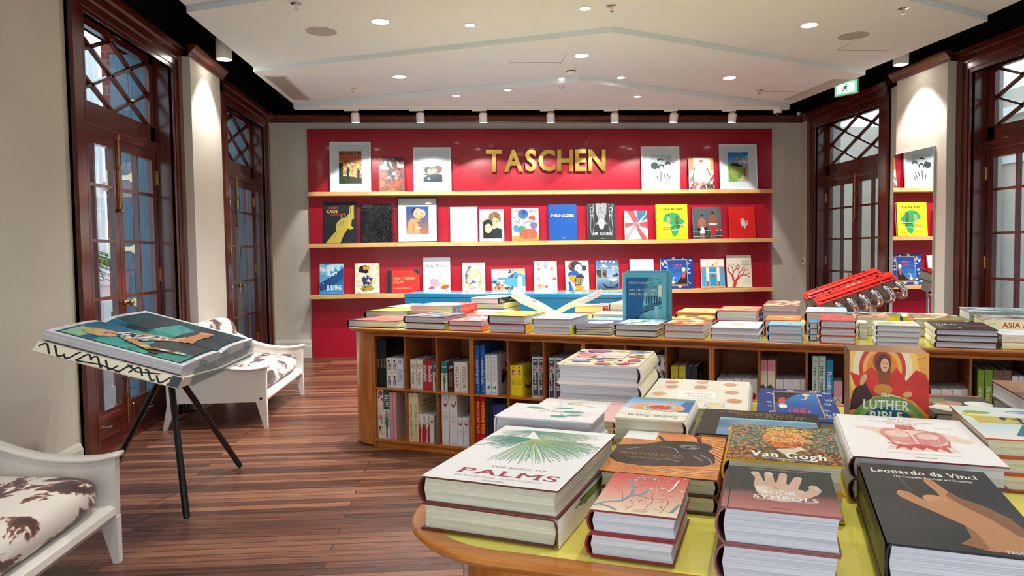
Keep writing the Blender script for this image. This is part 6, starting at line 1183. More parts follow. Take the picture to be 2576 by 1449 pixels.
A['luther'] = [R(0, 0, 1, 1, '#d9903a')]+[E(.42, .82, r, r*.95, c) for r, c in ((.60, '#e2a03c'), (.46, '#f0c060'), (.38, '#e9d8b4'), (.30, '#c83a2c'), (.25, '#e6a848'), (.2, '#d8862c'))]+[L([[(.42+r0*math.cos(a), .82+r0*.95*math.sin(a)), (.42+.56*math.cos(a), .82+.56*.95*math.sin(a))] for a in [k*.21-1.0 for k in range(20)] for r0 in (.44,) if .42+.56*math.cos(a) < 1 and .82+.53*math.sin(a) < 1], .01, '#c87828'), P([(0, .45), (.08, .62), (.0, .78), (.14, .74), (.28, .84), (.45, .7), (.6, .84), (.72, .70), (.84, .82), (.96, .78), (1, .70), (1, .35), (.8, .5), (.5, .56), (.25, .5), (.1, .35)], 'N|#b8241c|#d8382a|#8c1612|9'), P([(.0, .36), (.05, .58), (.2, .68), (.3, .52), (.2, .4)], '#3c1c18'),
     E(.42, .9, .12, .11, '#a82c24'), E(.43, .86, .095, .12, '#5c2c1a'), E(.45, .86, .055, .075, '#e0a880'), L([[(.425, .88), (.44, .88)], [(.465, .88), (.48, .88)], [(.435, .835), (.475, .835)]], .01, '#4a2418'), P([(.35, .86), (.40, .78), (.50, .78), (.54, .84), (.50, .66), (.44, .60), (.38, .68)], '#8c4424'), E(.43, .6, .12, .06, '#c88a34'), E(.18, .7, .035, .07, '#d8a478', -20), E(.74, .56, .06, .03, '#d8a478', 15),
     E(.5, .12, .52, .42, '#6f9a4a'), E(.5, .10, .47, .38, '#8ab46a'), E(.5, .08, .43, .34, '#1f5c7c'), E(.5, .02, .33, .26, '#3c8c8c'), E(.5, -.0, .24, .17, '#4c7a34'), B(51, 26, .12, .02, .88, .36, .008, .03, ['#e0a04a', '#2f8a9c', '#7ab49c', '#d8663a', '#8cb45a']), T('The', .46, .545, .04, '#f4f2ea', .10, .6, 1), T('LUTHER', .47, .44, .10, '#f6f4ee', .58, 1.2, 1), T('BIBLE', .47, .32, .10, '#f6f4ee', .41, 1.2, 1), T('of 1534', .46, .235, .045, '#f4f2ea', .18, .6, 1)]
A['rep'] = None
def clampart(a): return a
E_ANG = -24.5
stack('white cover with huge green palm leaves', 'at the front table near left corner', 2, (1063, 1196), 1403, 1092, FLb=(1062, 1331), ang=-26, art=A['palms'], cover='#f4f4f2', edge='#6b3326', side='R',
      pages=pg_cream, specs=[None, dict(bind='R', spine=[R(0, 0, 1, 1, '#f1f1ec')]+fan(.3, .9, .5, 30, -80, -5, ['#2f6a5c', '#4a8a7a'], 4)+fan(.75, .9, .5, 24, 190, 260, ['#2f6a5c', '#7a9a4a'], 5))])
stack('white cover with green leaf sprig', 'behind the palm-leaf books', 2, (1243, 1046), 1491, 1027, v=0.54, ang=-24, art=A['leaves'], cover='#f1f0f0', side='R', pages=pg_white, edge='#e9e6e8', bind='L', bulge=.001, maxd=0.26)
stack('white bird engraving cover with pink band', 'behind the leaf-sprig books', 3, (1310, 1045), 1545, 999, v=0.82, ang=-24, art=A['bird'], cover='#eebfbc', side='R', pages=pg_cream, bind='R', maxd=0.26)
stack('thick floral cover with purple and pink blooms', 'at the front table back left', 3, (1400, 914.5), 1606, 883, v=1.1, ang=-23, maxd=0.38, art=A['floral'], cover='#efe8c8', edge='#ecdcd6', side='R', bind='R', ts=[1, .9, .9])
stack('cream cover printed with sea creatures', 'at the back of the front table', 1, (1606, 1018), 1880, 958.5, v=1.02, ang=-23, maxd=0.48, art=A['sea2'], cover='#efeadb', side='R', bind='R', pages=pg_cream, seed=2, flip=True)
stack('cover with a blue eye roundel', 'beside the leaf-sprig books', 2, (1544, 1048), 1722, 1006, v=.69, ang=-24, maxd=0.32, art=A['codex'], cover='#f1eedc', side='R', bind='R', pages=pg_cream, flip=False)
stack('blue night scene with scroll border', 'left of the standing bible box', 1, (1912, 1052), 2126, 974, v=1.0, side='L', ang=-23, art=A['nights'], cover='#1a3c86', bind='L', flip=True, maxd=0.48)
stack('black cover with a blue sky panel', 'behind the red-bearded portrait book', 2, (1750, 1088), 2077, 1027, v=0.68, side='L', ang=-23.5, maxd=0.3, art=A['mirac'], cover='#26231e', pages=pg_cream, bind='L', flip=False)
stack('cover with a dark resting ape on orange', 'behind the plum blossom books', 2, (1506, 1182), 1804, 1097, v=.33, side='R', ang=-23.5, maxd=0.36, art=A['ape'], cover='#8c4a24', edge='#5c3a28', pages=pg_cream, bind='R')
stack('red to cream plum blossom cover', 'at the front table near edge', 2, (1483, 1280), 1702, 1187, FLb=(1485, 1399), side='L', ang=-23.5, art=A['blos'], cover='#a83430', edge='#8c2c2c', bind='L')
stack('red-bearded portrait on dabbed paint', 'behind the open-hand cover', 2, (1826, 1151), 2125, 1076, v=0.35, side='R', ang=-23.5, maxd=0.31, art=A['gogh'], cover='#e6b422', edge='#e6b422', pages=pg_cream, bind='L', ts=[1, 1.0])
tabs = [('page_tab', .045, v, .020, .003, c) for v, c in ((.100, '#3a7ab4'), (.085, '#4a9a6a'), (.068, '#c89a7a'), (.045, '#c8283a'), (.02, '#b48ac4'))]
stack('cover with a pale open hand on dark green', 'at the front table near edge', 2, (1814, 1272), 2120, 1190, v=0.03, side='R', ang=-23.5, maxd=0.31, art=A['symb'], cover='#6a3c3a', edge='#8c5552', bind='L', specs=[dict(marks=[('page_tab', .07, v, .018, h_, c) for v, h_, c in ((.85, .004, '#3a7ab4'), (.70, .004, '#4a9a6a'), (.52, .003, '#c89a7a'), (.33, .012, '#c8283a'), (.12, .012, '#b48ac4'))])]*2 if False else None)
stack('white anatomy atlas cover with a red muscled torso', 'mid front table', 2, (2144, 1146), 2540, 1058, v=0.5, side='R', ang=-24, maxd=0.42, art=A['anat'], cover='#f3f2f0', edge='#7c2a3c', bind='L')
stack('black cover with a large pointing hand', 'at the front table near right', 2, (2232, 1365), 2680, 1161, v=.03, side='L', ang=-24.5, ts=[.068, .028], specs=[None, dict(desc='plain black-edged book', spine=None, pages=pg_cream)], art=A['leo'], cover='#1e2224', edge='#0e1012', bind='L', maxd=.44, spine=[R(0, 0, 1, 1, '#1e2224'), T('Leonardo da Vinci', .42, .5, .34, '#a89a2c', .5, 1, 1)])
stack('pale painted cover with upside-down black lettering', 'at the right edge of the front table', 3, (2480, 1101), 2790, 1013, v=.66, side='L', ang=-24, maxd=0.36, art=A['erte'], cover='#b84a2c', edge='#c2502e', bind='R', pages=pg_cream, ts=[1, .9, .9])
stack('dark cover with a pale ruffled dress', 'right of the standing bible box', 1, (2352, 1040), 2545, 989, v=1.05, side='L', ang=-23, art=A['dress'], cover='#3c3a34', bind='L', maxd=0.42)
stack('brown wood-grain cover', 'at the far right edge of the front table', 3, (2590, 1010), 2800, 955, v=0.95, side='L', ang=-23, cover='#5c3a2c', edge='#5c3a2c', bind='R', maxd=0.4, art=[R(0, 0, 1, 1, 'N|#7a5240|#a87a5c|#5c3a2c|12')])
# the standing bible box
pa = atz(2137, 1075, .87)
def box_depth():
    for yy in [x*.01 for x in range(120, 320)]: pass
zb_ = .871; ang = -24; U, V = UF(ang), UF(ang+90)
Hb = .345
o = None
d = ray(2137.5, 883); k = (.99-(CO-O2).dot(V2))/d.dot(V2); tp = CO+d*k; Hb = tp.z-zb_; o = Vector((tp.x, tp.y, zb_))
w_ = solve(lambda s: proj(tp+U*s)[0], 2338, .02, .8); d_ = .15
root = empty('slipcase_box', frame(o, U, V, ZV), label='standing boxed bible with a painted red-robed figure and globe', cat='book', group='books on the front table')
mb = MB(); mb.box((0, 0, 0), (w_, d_, Hb), M('N|#8a5a34|#a87248|#6f4426|6', .3), .002)
draw(mb, (0, 0, 0), (1, 0, 0), (0, 0, 1), w_, Hb, A['luther'], .00002)
draw(mb, (0, d_, 0), (0, -1, 0), (0, 0, 1), d_, Hb, [R(0, 0, 1, 1, '#a86c3c'), R(.1, .0, .62, 1, 'N|#2c5a6c|#8c3a24|#c89a44|#3c5a34|24'), R(.7, .62, .86, .66, '#e6e6e4')], .0002)
mb.build('case', root, fix=False)

# ================================================================== STACKS ON THE LONG COUNTER
GC = 'books on the long counter'
def cst(desc, where, n, FLt, FRx, By, FLb=None, zt=None, side='R', ang=-27.5, **kw):
    kw.setdefault('group', GC); kw.setdefault('sstep', .00003)
    return stack(desc, where, n, FLt, FRx, By, FLb=FLb, zt=zt, side=side, ang=ang, **kw)
busy = lambda base, *c, s=18, seed=1, n=14: [R(0, 0, 1, 1, 'V|'+'|'.join((base,)+c)+'|%d' % s), B(seed, n, .08, .1, .92, .9, .03, .1, list((base,)+c))]
A['reds'] = [R(0, 0, 1, 1, '#dc5a50'), R(0, 0, .14, 1, '#26282c'), P([(.8, 0), (1, 0), (1, .2)], '#26282c'), curls(3, 10, '#e8907c', .02), Q('THE ARCHIVES', .55, .6, .1, '#f0b09a', .6, 1)]
A['yell'] = [R(0, 0, 1, 1, '#efc94a'), R(0, 0, .14, 1, '#26282c'), P([(.75, 0), (1, 0), (1, .22)], '#26282c'), Q('COVERS', .55, .6, .12, '#c89428', .5, 1)]
cst('red cover with black corner bands', 'at the left end of the long counter', 1, (875, 804), 1001, 795, FLb=(875, 821.5), maxd=0.42, art=A['reds'], cover='#b8403c', edge='#1c1d20')
cst('yellow cover with black corner bands', 'behind the red one at the counter end', 1, (918.7, 781), 1024, 771, v=0.5, maxd=0.42, art=A['yell'], cover='#26282c', edge='#1c1d20')
cst('white and black cover', 'behind the yellow banded one', 1, (968, 771), 1040, 764, v=1.0, maxd=0.4, art=[R(0, 0, 1, 1, '#eceae6'), R(0, 0, .12, 1, '#26282c')], cover='#eceae6', edge='#3a3a3c')
cst('dark cover with pink and blue print', 'second stack from the counter left end', 2, (1016.7, 795), 1118, 787, FLb=(1016.7, 827), maxd=0.4, art=busy('#3a3f4a', '#e08a7a', '#3f86b4', '#23262c', s=14), cover='#24282e', edge='#1e2226', specs=[None, dict(bind='R', spine=[R(0, 0, 1, 1, '#8a8f2c'), Q('90', .5, .5, .6, '#e8e4a0', .3, 1)])])
cst('big red and blue cover with silver oval', 'in row two behind pink print', 2, (1029, 768.5), 1139, 761, v=0.5, bind='R', maxd=0.42, art=[R(0, 0, 1, 1, '#c8504c'), R(0, 0, .5, 1, '#3f78b0'), E(.5, .5, .38, .34, '#b8b4a4'), E(.5, .5, .2, .16, '#c8dccc')], cover='#c8453f', edge='#8c8c94',
    specs=[dict(spine=[R(0, 0, 1, 1, '#d0403a'), R(0, 0, .35, 1, '#3c6ea8'), Q('SQUARES OF COLOUR', .5, .5, .4, '#e8906c', .8, 1)])])
cst('pink-red cover with white script', 'third stack from the counter left end', 2, (1127.5, 806), 1212, 794, FLb=(1128.6, 831), maxd=0.4, art=[R(0, 0, 1, 1, '#d45c62'), curls(5, 9, '#f0d8d4', .03), E(.55, .5, .25, .2, '#eac4c0')], cover='#b8384a', edge='#b03c48', specs=[None, dict(bind='R', spine=[R(0, 0, 1, 1, '#d9662e'), Q('PARIS', .5, .5, .5, '#f0c860', .5, 1)])])
cst('red and white cover', 'behind the pink-red stack', 1, (1165, 791), 1245, 783, v=0.46, maxd=0.28, art=[R(0, 0, 1, 1, '#d8584c'), E(.5, .5, .35, .3, '#efe8dc')], cover='#c8483c')
cst('yellow cover with coloured festival print', 'fourth stack from the counter left end', 2, (1227, 793), 1321, 782, FLb=(1229.5, 835.5), maxd=0.4, art=[R(0, 0, 1, 1, '#efc83a'), B(6, 26, .15, .15, .85, .75, .03, .1, ['#7a8a9a', '#d8643a', '#3a4a44', '#c84a4a', '#e8dca8'], .5), Q('FESTIVAL', .5, .88, .1, '#d87a2c', .7, 1)], cover='#8c1f34', edge='#8c1f34', pages=pg_white, specs=[None, dict(bind='R', spine=[R(0, 0, 1, 1, '#e8b82c'), Q('HILL', .5, .5, .5, '#f0e49a', .5, 1)])])
cst('thick white cover with script title', 'in the front row right of the festival books', 2, (1338.6, 800), 1432.5, 788, FLb=(1339.5, 838.5), maxd=0.42, art=[R(0, 0, 1, 1, '#ecebe4'), R(.6, .1, .95, .4, '#a88ac0'), R(.05, .1, .4, .3, '#e8dca0'), B(4, 8, .5, .7, .9, .9, .03, .06, ['#d87a6a', '#7aa8c0', '#e8d08a']), Q('The Alphabet', .4, .62, .12, '#33343a', .6, .5, 1), Q('Atlas', .4, .45, .1, '#33343a', .3, .5, 1)], cover='#e9e9ea', specs=[None, dict(bind='R', spine=[R(0, 0, 1, 1, '#e6e264'), Q('ABC', .3, .5, .5, '#4aa09a', .3, 1)])])
cst('thin navy cover with pale planet map', 'left of the tall blue book', 4, (1449, 816), 1533.7, 804, FLb=(1446, 840), maxd=0.36, art=[R(0, 0, 1, 1, '#3b3a5c'), E(.5, .55, .36, .28, '#9fd0d8'), E(.5, .55, .28, .2, '#d8ecea'), B(3, 7, .35, .45, .65, .65, .03, .07, ['#4aa8a0', '#2c6c8c'])], cover='#1f2740', edge='#1f2740')
cst('blue and white cover', 'behind the navy planet books', 2, (1478, 804), 1570, 795, v=0.46, maxd=0.22, art=[R(0, 0, 1, 1, '#4aa0d4'), B(7, 14, .1, .2, .9, .8, .04, .1, ['#eef4f8', '#9fd0ec'])], cover='#3f92c8')
cst('pale map cover with striped edge', 'in front of the tall blue book', 2, (1546.6, 815), 1652, 804, FLb=(1548, 845), maxd=0.38, art=busy('#dfe0b8', '#9ac4c4', '#4a86a8', '#efece0', s=16), cover='#e8e6dc', edge='#3a3c40', board=.003)
cst('rust and orange abstract cover', 'right of the pale map stack', 2, (1666, 815), 1770.7, 797, FLb=(1670, 849.5), maxd=0.4, art=busy('#b8683c', '#e8b488', '#8c4428', '#d8d0b0', s=18, n=20), cover='#c08a54', edge='#b98a5c')
cst('brown and yellow painted cover', 'behind the rust abstract stack', 2, (1690, 803), 1788, 791, v=0.45, maxd=0.36, art=busy('#5c4034', '#d8b04a', '#8c6a4c', s=14), cover='#c9b070')
cst('white cover with a small gilt emblem', 'right of the rust stack', 2, (1786, 823), 1906.8, 808, FLb=(1787.5, 854), maxd=0.42, art=[R(0, 0, 1, 1, '#f2f2f1'), R(.3, .35, .72, .65, '#dcdcda'), E(.5, .5, .12, .1, '#e0a884')], cover='#ededef')
cst('red cloth cover with a landscape photo', 'behind the gilt emblem stack', 2, (1802.4, 781), 1905.6, 770, v=0.5, maxd=0.42, art=[R(0, 0, 1, 1, '#c8605a'), R(.08, .1, .92, .9, 'N|#7a5a3c|#a88a64|#8aa04a|#d8c8b0|8')], cover='#b8504c', edge='#b4484a')
root_ = cst('orange wooden box', 'behind the rust abstract stack', 1, (1700, 785), 1803, 774, v=0.88, maxd=0.4, art=[R(0, 0, 1, 1, '#e2a264'), Q('ALHAMBRA', .5, .5, .2, '#5c3a24', .5, 1, 1)], cover='#d08a44', edge='#c07a38', pages=M('N|#b06a2c|#c98444|30', .5))
cst('small light blue cookbook', 'in the front row with a mate', 2, (1930, 817), 2016.8, 808, FLb=(1931.5, 860), maxd=0.26, art=[R(0, 0, 1, 1, '#8cc4e2'), B(2, 10, .2, .3, .8, .8, .04, .09, ['#eef4f6', '#5c9cc4']), Q('PARIS', .5, .35, .12, '#eef6fa', .5, 1)], cover='#7fbcdc')
cst('bright orange cover', 'behind the light blue cookbooks', 2, (1923.6, 804), 2012, 792.5, v=0.29, maxd=0.36, art=[R(0, 0, 1, 1, '#e8802c'), B(2, 8, .3, .3, .8, .7, .04, .1, ['#f4b070', '#f0e0c8'])], cover='#e07424')
_b = cst('pale blue patterned cover', 'under the copper patterned book', 3, (1917, 783), 2008, 770, v=0.7, maxd=0.42, art=busy('#9cc4d8', '#e8e0d8', s=20), cover='#a8b8c0')
cst('copper patterned cover', 'topmost books behind the orange stack', 1, (1919, 768), 2008, 757, v=.70, z0=_b[5], art=busy('#a8704c', '#e0c0a0', '#7c4c34', s=24), cover='#c08a64', pages=pg_white)
cst('large red cookbook with ribbon', 'in the front row right of centre', 3, (2064, 805), 2153, 787, FLb=(2063, 863), side='L', maxd=0.4, art=[R(0, 0, 1, 1, '#d8554c'), B(5, 14, .2, .2, .85, .7, .04, .12, ['#f0c0b0', '#c03c38', '#efe2d4'], .5), Q('ITALY', .5, .8, .1, '#a83430', .4, 1)], cover='#cf4e48', edge='#c2443f', specs=[dict(marks=[('ribbon', .13, -.02, .006, .036, '#9cc8d0')])])
cst('pale blue cover with red trim', 'behind the large red cookbooks', 2, (2027, 784), 2132, 770, v=0.5, maxd=0.42, art=[R(0, 0, 1, 1, '#b8d4e4'), B(5, 14, .1, .2, .9, .8, .03, .09, ['#e8e4dc', '#c87a5c', '#6a94b0'], .5)], cover='#c8605a')
cst('small blue pocket book', 'beside the large red cookbooks', 3, (2036, 812), 2056, 796, v=0.12, bind='L', cover='#3f8ab8', maxd=0.22, art=[R(0, 0, 1, 1, '#3f8ab8')])
cst('dark cover with a warm interior photo', 'right of the red cookbooks', 2, (2152, 797), 2238.5, 786, v=0.5, side='L', maxd=0.36, art=busy('#3a2c28', '#c88a5c', '#e0c0a0', s=18), cover='#e0d8c0', pages=pg_cream)
cst('grey and blue seaside cover', 'behind the warm interior book', 1, (2135, 789), 2268, 784, v=0.95, side='L', maxd=0.35, art=busy('#7c8c94', '#c8ccc4', '#4a5a68', s=14), cover='#5a6a74', pages=M('#e6da3c', .6))
cst('white drawing cover with lilac ribbon', 'in the front row of the long counter', 4, (2203, 817.5), 2314.6, 806, FLb=(2204, 870), side='L', maxd=0.28, art=[R(0, 0, 1, 1, '#f0ede2'), P([(.05, .1), (.5, .2), (.4, .8), (.05, .6)], '#b8c8a8'), P([(.5, .1), (.95, .1), (.95, .8), (.55, .7)], '#ecd8c8'), L([(.6, .3), (.8, .5), (.75, .7)], .02, '#a85a44')], cover='#dfe6dc', specs=[None, None, None, dict(marks=[('ribbon', .03, -.0, .006, .05, '#cdb8e0')])])
cst('yellowed white cover', 'left of the lilac ribbon stack', 2, (2160, 812), 2182, 800, v=0.3, side='L', cover='#ecebd8', maxd=0.18, art=[R(0, 0, 1, 1, '#f0efe4')])
cst('large black city nightlife cover', 'in the front row at the right', 3, (2356.6, 827), 2512.7, 806, FLb=(2354, 874), side='L', maxd=0.45, art=[R(0, 0, 1, 1, '#2c2a2c'), B(9, 34, .08, .15, .8, .85, .02, .07, ['#e8dcc8', '#c8503c', '#5c5a5c', '#d8a06a', '#1c1c1e', '#8a8f96'], .6), R(.6, .4, .95, .5, '#8a3c34'), Q('NEW YORK', .3, .6, .1, '#f0efea', .4, 1)], cover='#f0eedc', edge='#17181b')
cst('blue and yellow beach photo cover', 'behind the black nightlife stack', 2, (2270, 797), 2400, 786, v=0.96, side='L', maxd=0.36, art=busy('#4a9cc8', '#c8d8c0', '#e8d89a', s=12), cover='#3c7fa4', pages=M('#e6da3c', .6))
cst('brown and green patterned cover', 'behind the nightlife stack on the right', 2, (2300, 803), 2430, 790, v=0.5, side='L', maxd=0.42, art=busy('#a8743c', '#7a9a6c', '#d8c8a8', '#8c4a3c', s=14), cover='#c89440')
cst('grey-green travel cover titled Great Escapes Asia', 'at the back right of the long counter', 2, (2439, 784), 2640, 771.5, v=0.95, side='L', bind='F', maxd=0.42, art=[R(0, 0, 1, 1, 'N|#5aa4b8|#cfdcd8|#3c5c64|#8ac0cc|7')], cover='#7f9490', pages=pg_white, specs=[dict(spine=[R(0, 0, 1, 1, '#7f9490'), T('Great Escapes Asia', .36, .5, .5, '#d6e2de', .36, .5), T('TASCHEN', .06, .5, .3, '#5c6e6a', .05, 1)])])
cst('thick cream cover with red spine title', 'at the right edge of the long counter', 2, (2476, 804), 2760, 791, v=0.46, side='L', bind='F', maxd=0.4, art=[R(0, 0, 1, 1, 'N|#4c5058|#c8ccd0|#8c6a5c|#2c3038|9')], cover='#efe9d4', pages=pg_cream, specs=[dict(spine=[R(0, 0, 1, 1, '#f0ead6'), T('ASIA & OCEANIA', .17, .5, .5, '#b8242c', .60, 1.2, 0, 0, 'l'), T('NATIONAL', .085, .62, .12, '#8a8478', .05), R(.04, .3, .05, .7, '#d8b84a')]), None])
cst('thick cream cover with snowy photo', 'at the right front of the long counter', 2, (2520.6, 842), 2760, 828, v=0.01, side='L', bind='F', maxd=0.36, art=[R(0, 0, 1, 1, 'N|#c8d8e2|#eef2f2|#6c8a94|7')], cover='#efe9c8', pages=pg_cream, specs=[dict(spine=[R(0, 0, 1, 1, '#f0ead0'), R(.06, .3, .075, .7, '#e0c23c'), T('NATIONAL', .12, .6, .12, '#8a8478', .07)])])
# centre back: dark design book, teal book, far books
_b = cst('teal painted cover', 'beneath the black-spined design book', 3, (1190, 764), 1268, 758, v=1.0, maxd=0.4, art=[R(0, 0, 1, 1, 'N|#1f7a8c|#5c9a6c|#d8c88a|#2a3a6c|9')], cover='#5c8a74', pages=pg_cream)
cst('black-spined design book', 'in the middle back of the long counter', 1, (1182.6, 749), 1253, 742, v=1.0, z0=_b[5], bind='R', cover='#1c1c1e', edge='#2c2c2e', art=busy('#8c8480', '#d8d0c8', '#4a3c38', s=12), spine=[R(0, 0, 1, 1, '#1c1c1e'), T('Pop', .12, .65, .26, '#f0f0ee', .12, 1), T('Design', .16, .36, .26, '#f0f0ee', .2, 1), Q('Hiroshige', .62, .5, .2, '#d8d8d6', .3, .5)])
cst('pink and white cover', 'between the red oval stack and the festival books', 2, (1190, 783), 1268, 773, v=0.78, maxd=0.2, art=[R(0, 0, 1, 1, '#e6c4c0'), B(3, 12, .1, .1, .9, .9, .05, .12, ['#d8605a', '#f2efe8', '#b8b0b4'])], cover='#c8504c')
cst('red-edged cover with figures', 'behind the open book to its right', 2, (1444.6, 769), 1518, 763, v=1.0, bind='R', maxd=0.4, art=busy('#6c4a48', '#d8b8a8', '#a85a50', s=14), cover='#a83c48', edge='#b0404c', pages=pg_cream)
cst('cream cover with sepia photo', 'left of the tall blue book at the back', 2, (1533, 763), 1620, 754, v=1.0, maxd=0.4, art=busy('#a89484', '#d8c8b8', '#7c6a5c', s=12), cover='#d8d2b4', pages=pg_cream)
cst('pale cover with faint red title', 'just left of the tall blue book', 2, (1490, 789), 1575, 781, v=0.72, maxd=0.25, art=[R(0, 0, 1, 1, '#f0e8dc'), L([[(.1, .3), (.9, .3)], [(.1, .6), (.7, .6)]], .06, '#e0b09c')], cover='#e8d8cc')
# tall blue book standing
zb_ = .871; Hb = .42; U, V = UF(-22), UF(68); d = ray(1571.4, 686); t = None
pt_ = atz(1571.4, 686, zb_+Hb) if False else None
def standing(px_t, px_b, x1, base): # depth found from the foot of the object
    return None
d = ray(1571.4, 686); k = (.47-(CO-O1).dot(V1))/d.dot(V1); tp = CO+d*k; foot = Vector((tp.x, tp.y, .87)); hh = tp.z-.871
U, V = UF(-25), UF(65); w_ = solve(lambda s: proj(tp+U*s)[0], 1678, .02, .8)
root = empty('display_book', frame(foot+Vector((0, 0, .001)), U, ZV, U.cross(ZV)) , label='tall turquoise architecture book standing on the long counter', cat='book', group=GC)
book_parts(root, w_, hh, .055, '#5fb4cc', '#4a9ab4', None, 'S', A['arch'], None, sstep=.00004)
root2 = empty('display_book', frame(foot+V*.075+U*.01+Vector((0, 0, .001)), U, ZV, U.cross(ZV)), label='second turquoise book standing just behind the tall architecture book', cat='book', group=GC)
book_parts(root2, w_+.012, hh+.012, .06, '#5fb4cc', '#4a9ab4', None, 'S', [R(0, 0, 1, 1, '#4fa6c2')], None, sstep=.00004)
# open book lying on the counter
foot = atz(1392, 790, .879); Mo = frame(foot, UF(-14), UF(76), ZV)
root = empty('open_book', Mo, label='white open book with brown diagrams spread like wings on the counter', cat='book', group=GC)
for sgn, nm, wd_, rs_ in ((-1, 'left', .33, .185), (1, 'right', .40, .19)):
    mb = MB(); top = []; bot = []; n = 12
    for i in range(n+1):
        t = i/n; x = sgn*wd_*t; z = rs_*(t**1.25 if sgn < 0 else t**1.1)+.018*math.sin(PI*min(1, t*1.4)); top.append((x, z+.016)); bot.append((x+sgn*.006*t, z-.022*min(1, t*4)))
    bot[0] = (0, -.003)
    mb.ext(top+bot[::-1], 'y', -.16, .16, pg_white); mb.build('page_block', root)
    mb = MB(); mb.ext([(x, z-.0005) for x, z in bot]+[(x, z-.0035) for x, z in bot[::-1]], 'y', -.165, .165, M('#eceae4')); mb.build('cover', root)
    mb = MB()
    for k in range(n-1):
        (xa, za), (xb, zb2) = top[k], top[k+1]
        if sgn < 0:
            for (y0_, y1_, c, rg) in ((-.10, .0, 'N|#7c3a34|#e8dcd8|#5c2c28|30', (2, 5)), (-.02, .08, '#8c4a40', (5, 7)), (-.08, .04, 'N|#7c3a34|#f0e8e4|#4c2824|30', (7, 10))):
                if rg[0] <= k < rg[1]: mb.add([(xa, y0_, za+.0006), (xb, y0_, zb2+.0006), (xb, y1_, zb2+.0006), (xa, y1_, za+.0006)], [(0, 1, 2, 3)], ink(c))
        elif k in (3, 4, 6): mb.add([(xa, -.06, za+.0006), (xb, -.06, zb2+.0006), (xb, .10, zb2+.0006), (xa, .10, za+.0006)], [(0, 1, 2, 3)], ink('#c9cdd2'))
    if mb.f: mb.build('printed_page', root, fix=False)

# ================================================================== BOOKS STANDING IN THE CUBBIES
z2 = lambda X, Y: (900+X/4.5275, 830+Y/4.5275)
z3 = lambda X, Y: (1160+X/5.366, 830+Y/5.366)
z4 = lambda X, Y: (1400+X/4.262, 680+Y/4.262)
z5 = lambda X, Y: (1900+X/3.811, 660+Y/3.811)
LASTB = {}
def cub(Z, x0, x1, yt, row, label, cover, spine, art=None, depth=.25, edge=None, off=.025, pages=None):
    zb = .4375 if row == 'A' else .0605
    def hit(X, Y): d = ray(*Z(X, Y)); k = (off-(CO-O1).dot(V1))/d.dot(V1); P_ = CO+d*k; return (P_-O1).dot(U1), P_.z
    a, zt = hit(x0, yt); b, _ = hit(x1, yt)
    ui = int((a+b)/2/.80); xx = (a+b)/2-.80*ui-.005; ci = min(2, max(0, int((xx-.014)/(.771/3)))); lo = .80*ui+.005+.014+.257*ci+(.006 if ci else 0)+.001; hi = .80*ui+.005+.014+.257*(ci+1)-(.006 if ci < 2 else 0)-.001
    key = (ui, ci, row); lo = max(lo, LASTB.get(key, lo)); w0 = b-a
    if a < lo: a = lo; b = max(b, a+w0*.9)
    if b > hi: b = hi; a = max(lo, min(a, hi-w0*.9))
    LASTB[key] = b+.0006
    t = b-a; h = min(zt-zb, .372 if row == 'A' else .358)
    o = O1+U1*a+V1*off; o.z = zb
    root = empty('shelved_book', frame(o+V1*.003, V1, ZV, U1), label=label, cat='book', group='books in the cubbies of the long counter')
    book_parts(root, depth, h, t-.0008, cover, edge or cover, pages, 'S', art, spine, sstep=.00004, bulge=.003)
def vt(s, c, y=.5, f=.7, h=.5, x=.5, serif=0, bold=.6): return T(s, x, y, h, c, f, bold, serif, -90)
def vq(s, c, y=.5, f=.7, h=.5, x=.5, serif=0, bold=.6): return Q(s, x, y, h*.6, c, f, bold, serif, -90)
tz_ = T('TASCHEN', .5, .035, .018, '#555555', .7, .6)
def pair(Z, xs, yt, row, desc, cover, spine, art=None, words=None, **k):
    n = len(xs); ws = words or (['left', 'right'] if n == 2 else ['leftmost', 'middle', 'rightmost'] if n == 3 else ['first from left', 'second from left', 'third from left', 'fourth from left', 'fifth from left'])
    for i, (a, b) in enumerate(xs): cub(Z, a, b, yt, row, f'{desc}, {ws[i]} copy' if n > 1 else desc, cover, spine, art if i == n-1 else None, **k)
pair(z2, [(200, 238), (240, 278), (280, 319)], 118, 'A', 'tall black book with gold EGYPT spine', '#1d1f22', [R(0, 0, 1, 1, '#1d1f22'), vt('EGYPT', '#c8a85a', .5, .18, .5, serif=1), B(2, 12, .2, .05, .8, .3, .05, .15, ['#3a3f48', '#2a3a5a'])], [R(0, 0, 1, 1, '#141517'), P([(.3, .45), (.5, .8), (.75, .95), (.9, .7), (.85, .4), (.6, .3)], 'N|#3a3028|#54463a|#26201c|20')])
pair(z2, [(321, 386), (388, 449)], 318, 'A', 'small white book with painted sitting figures on the spine', '#e6e3dc', [R(0, 0, 1, 1, '#e6e3dc')]+[q for y in (.62, .08) for q in (E(.45, y+.28, .18, .045, '#2c2a30'), P([(.2, y+.02), (.8, y+.02), (.75, y+.16), (.6, y+.25), (.3, y+.24), (.2, y+.12)], '#8f8fae' if y < .5 else '#b0a8a4'), P([(.5, y+.1), (.85, y+.13), (.7, y+.2)], '#b8443c'), L([(.3, y+.02), (.3, y-.03)], .1, '#7a4a3a'), L([(.6, y+.02), (.62, y-.03)], .1, '#7a4a3a'))]+[R(0, .5, 1, .53, '#d8d0b8')])
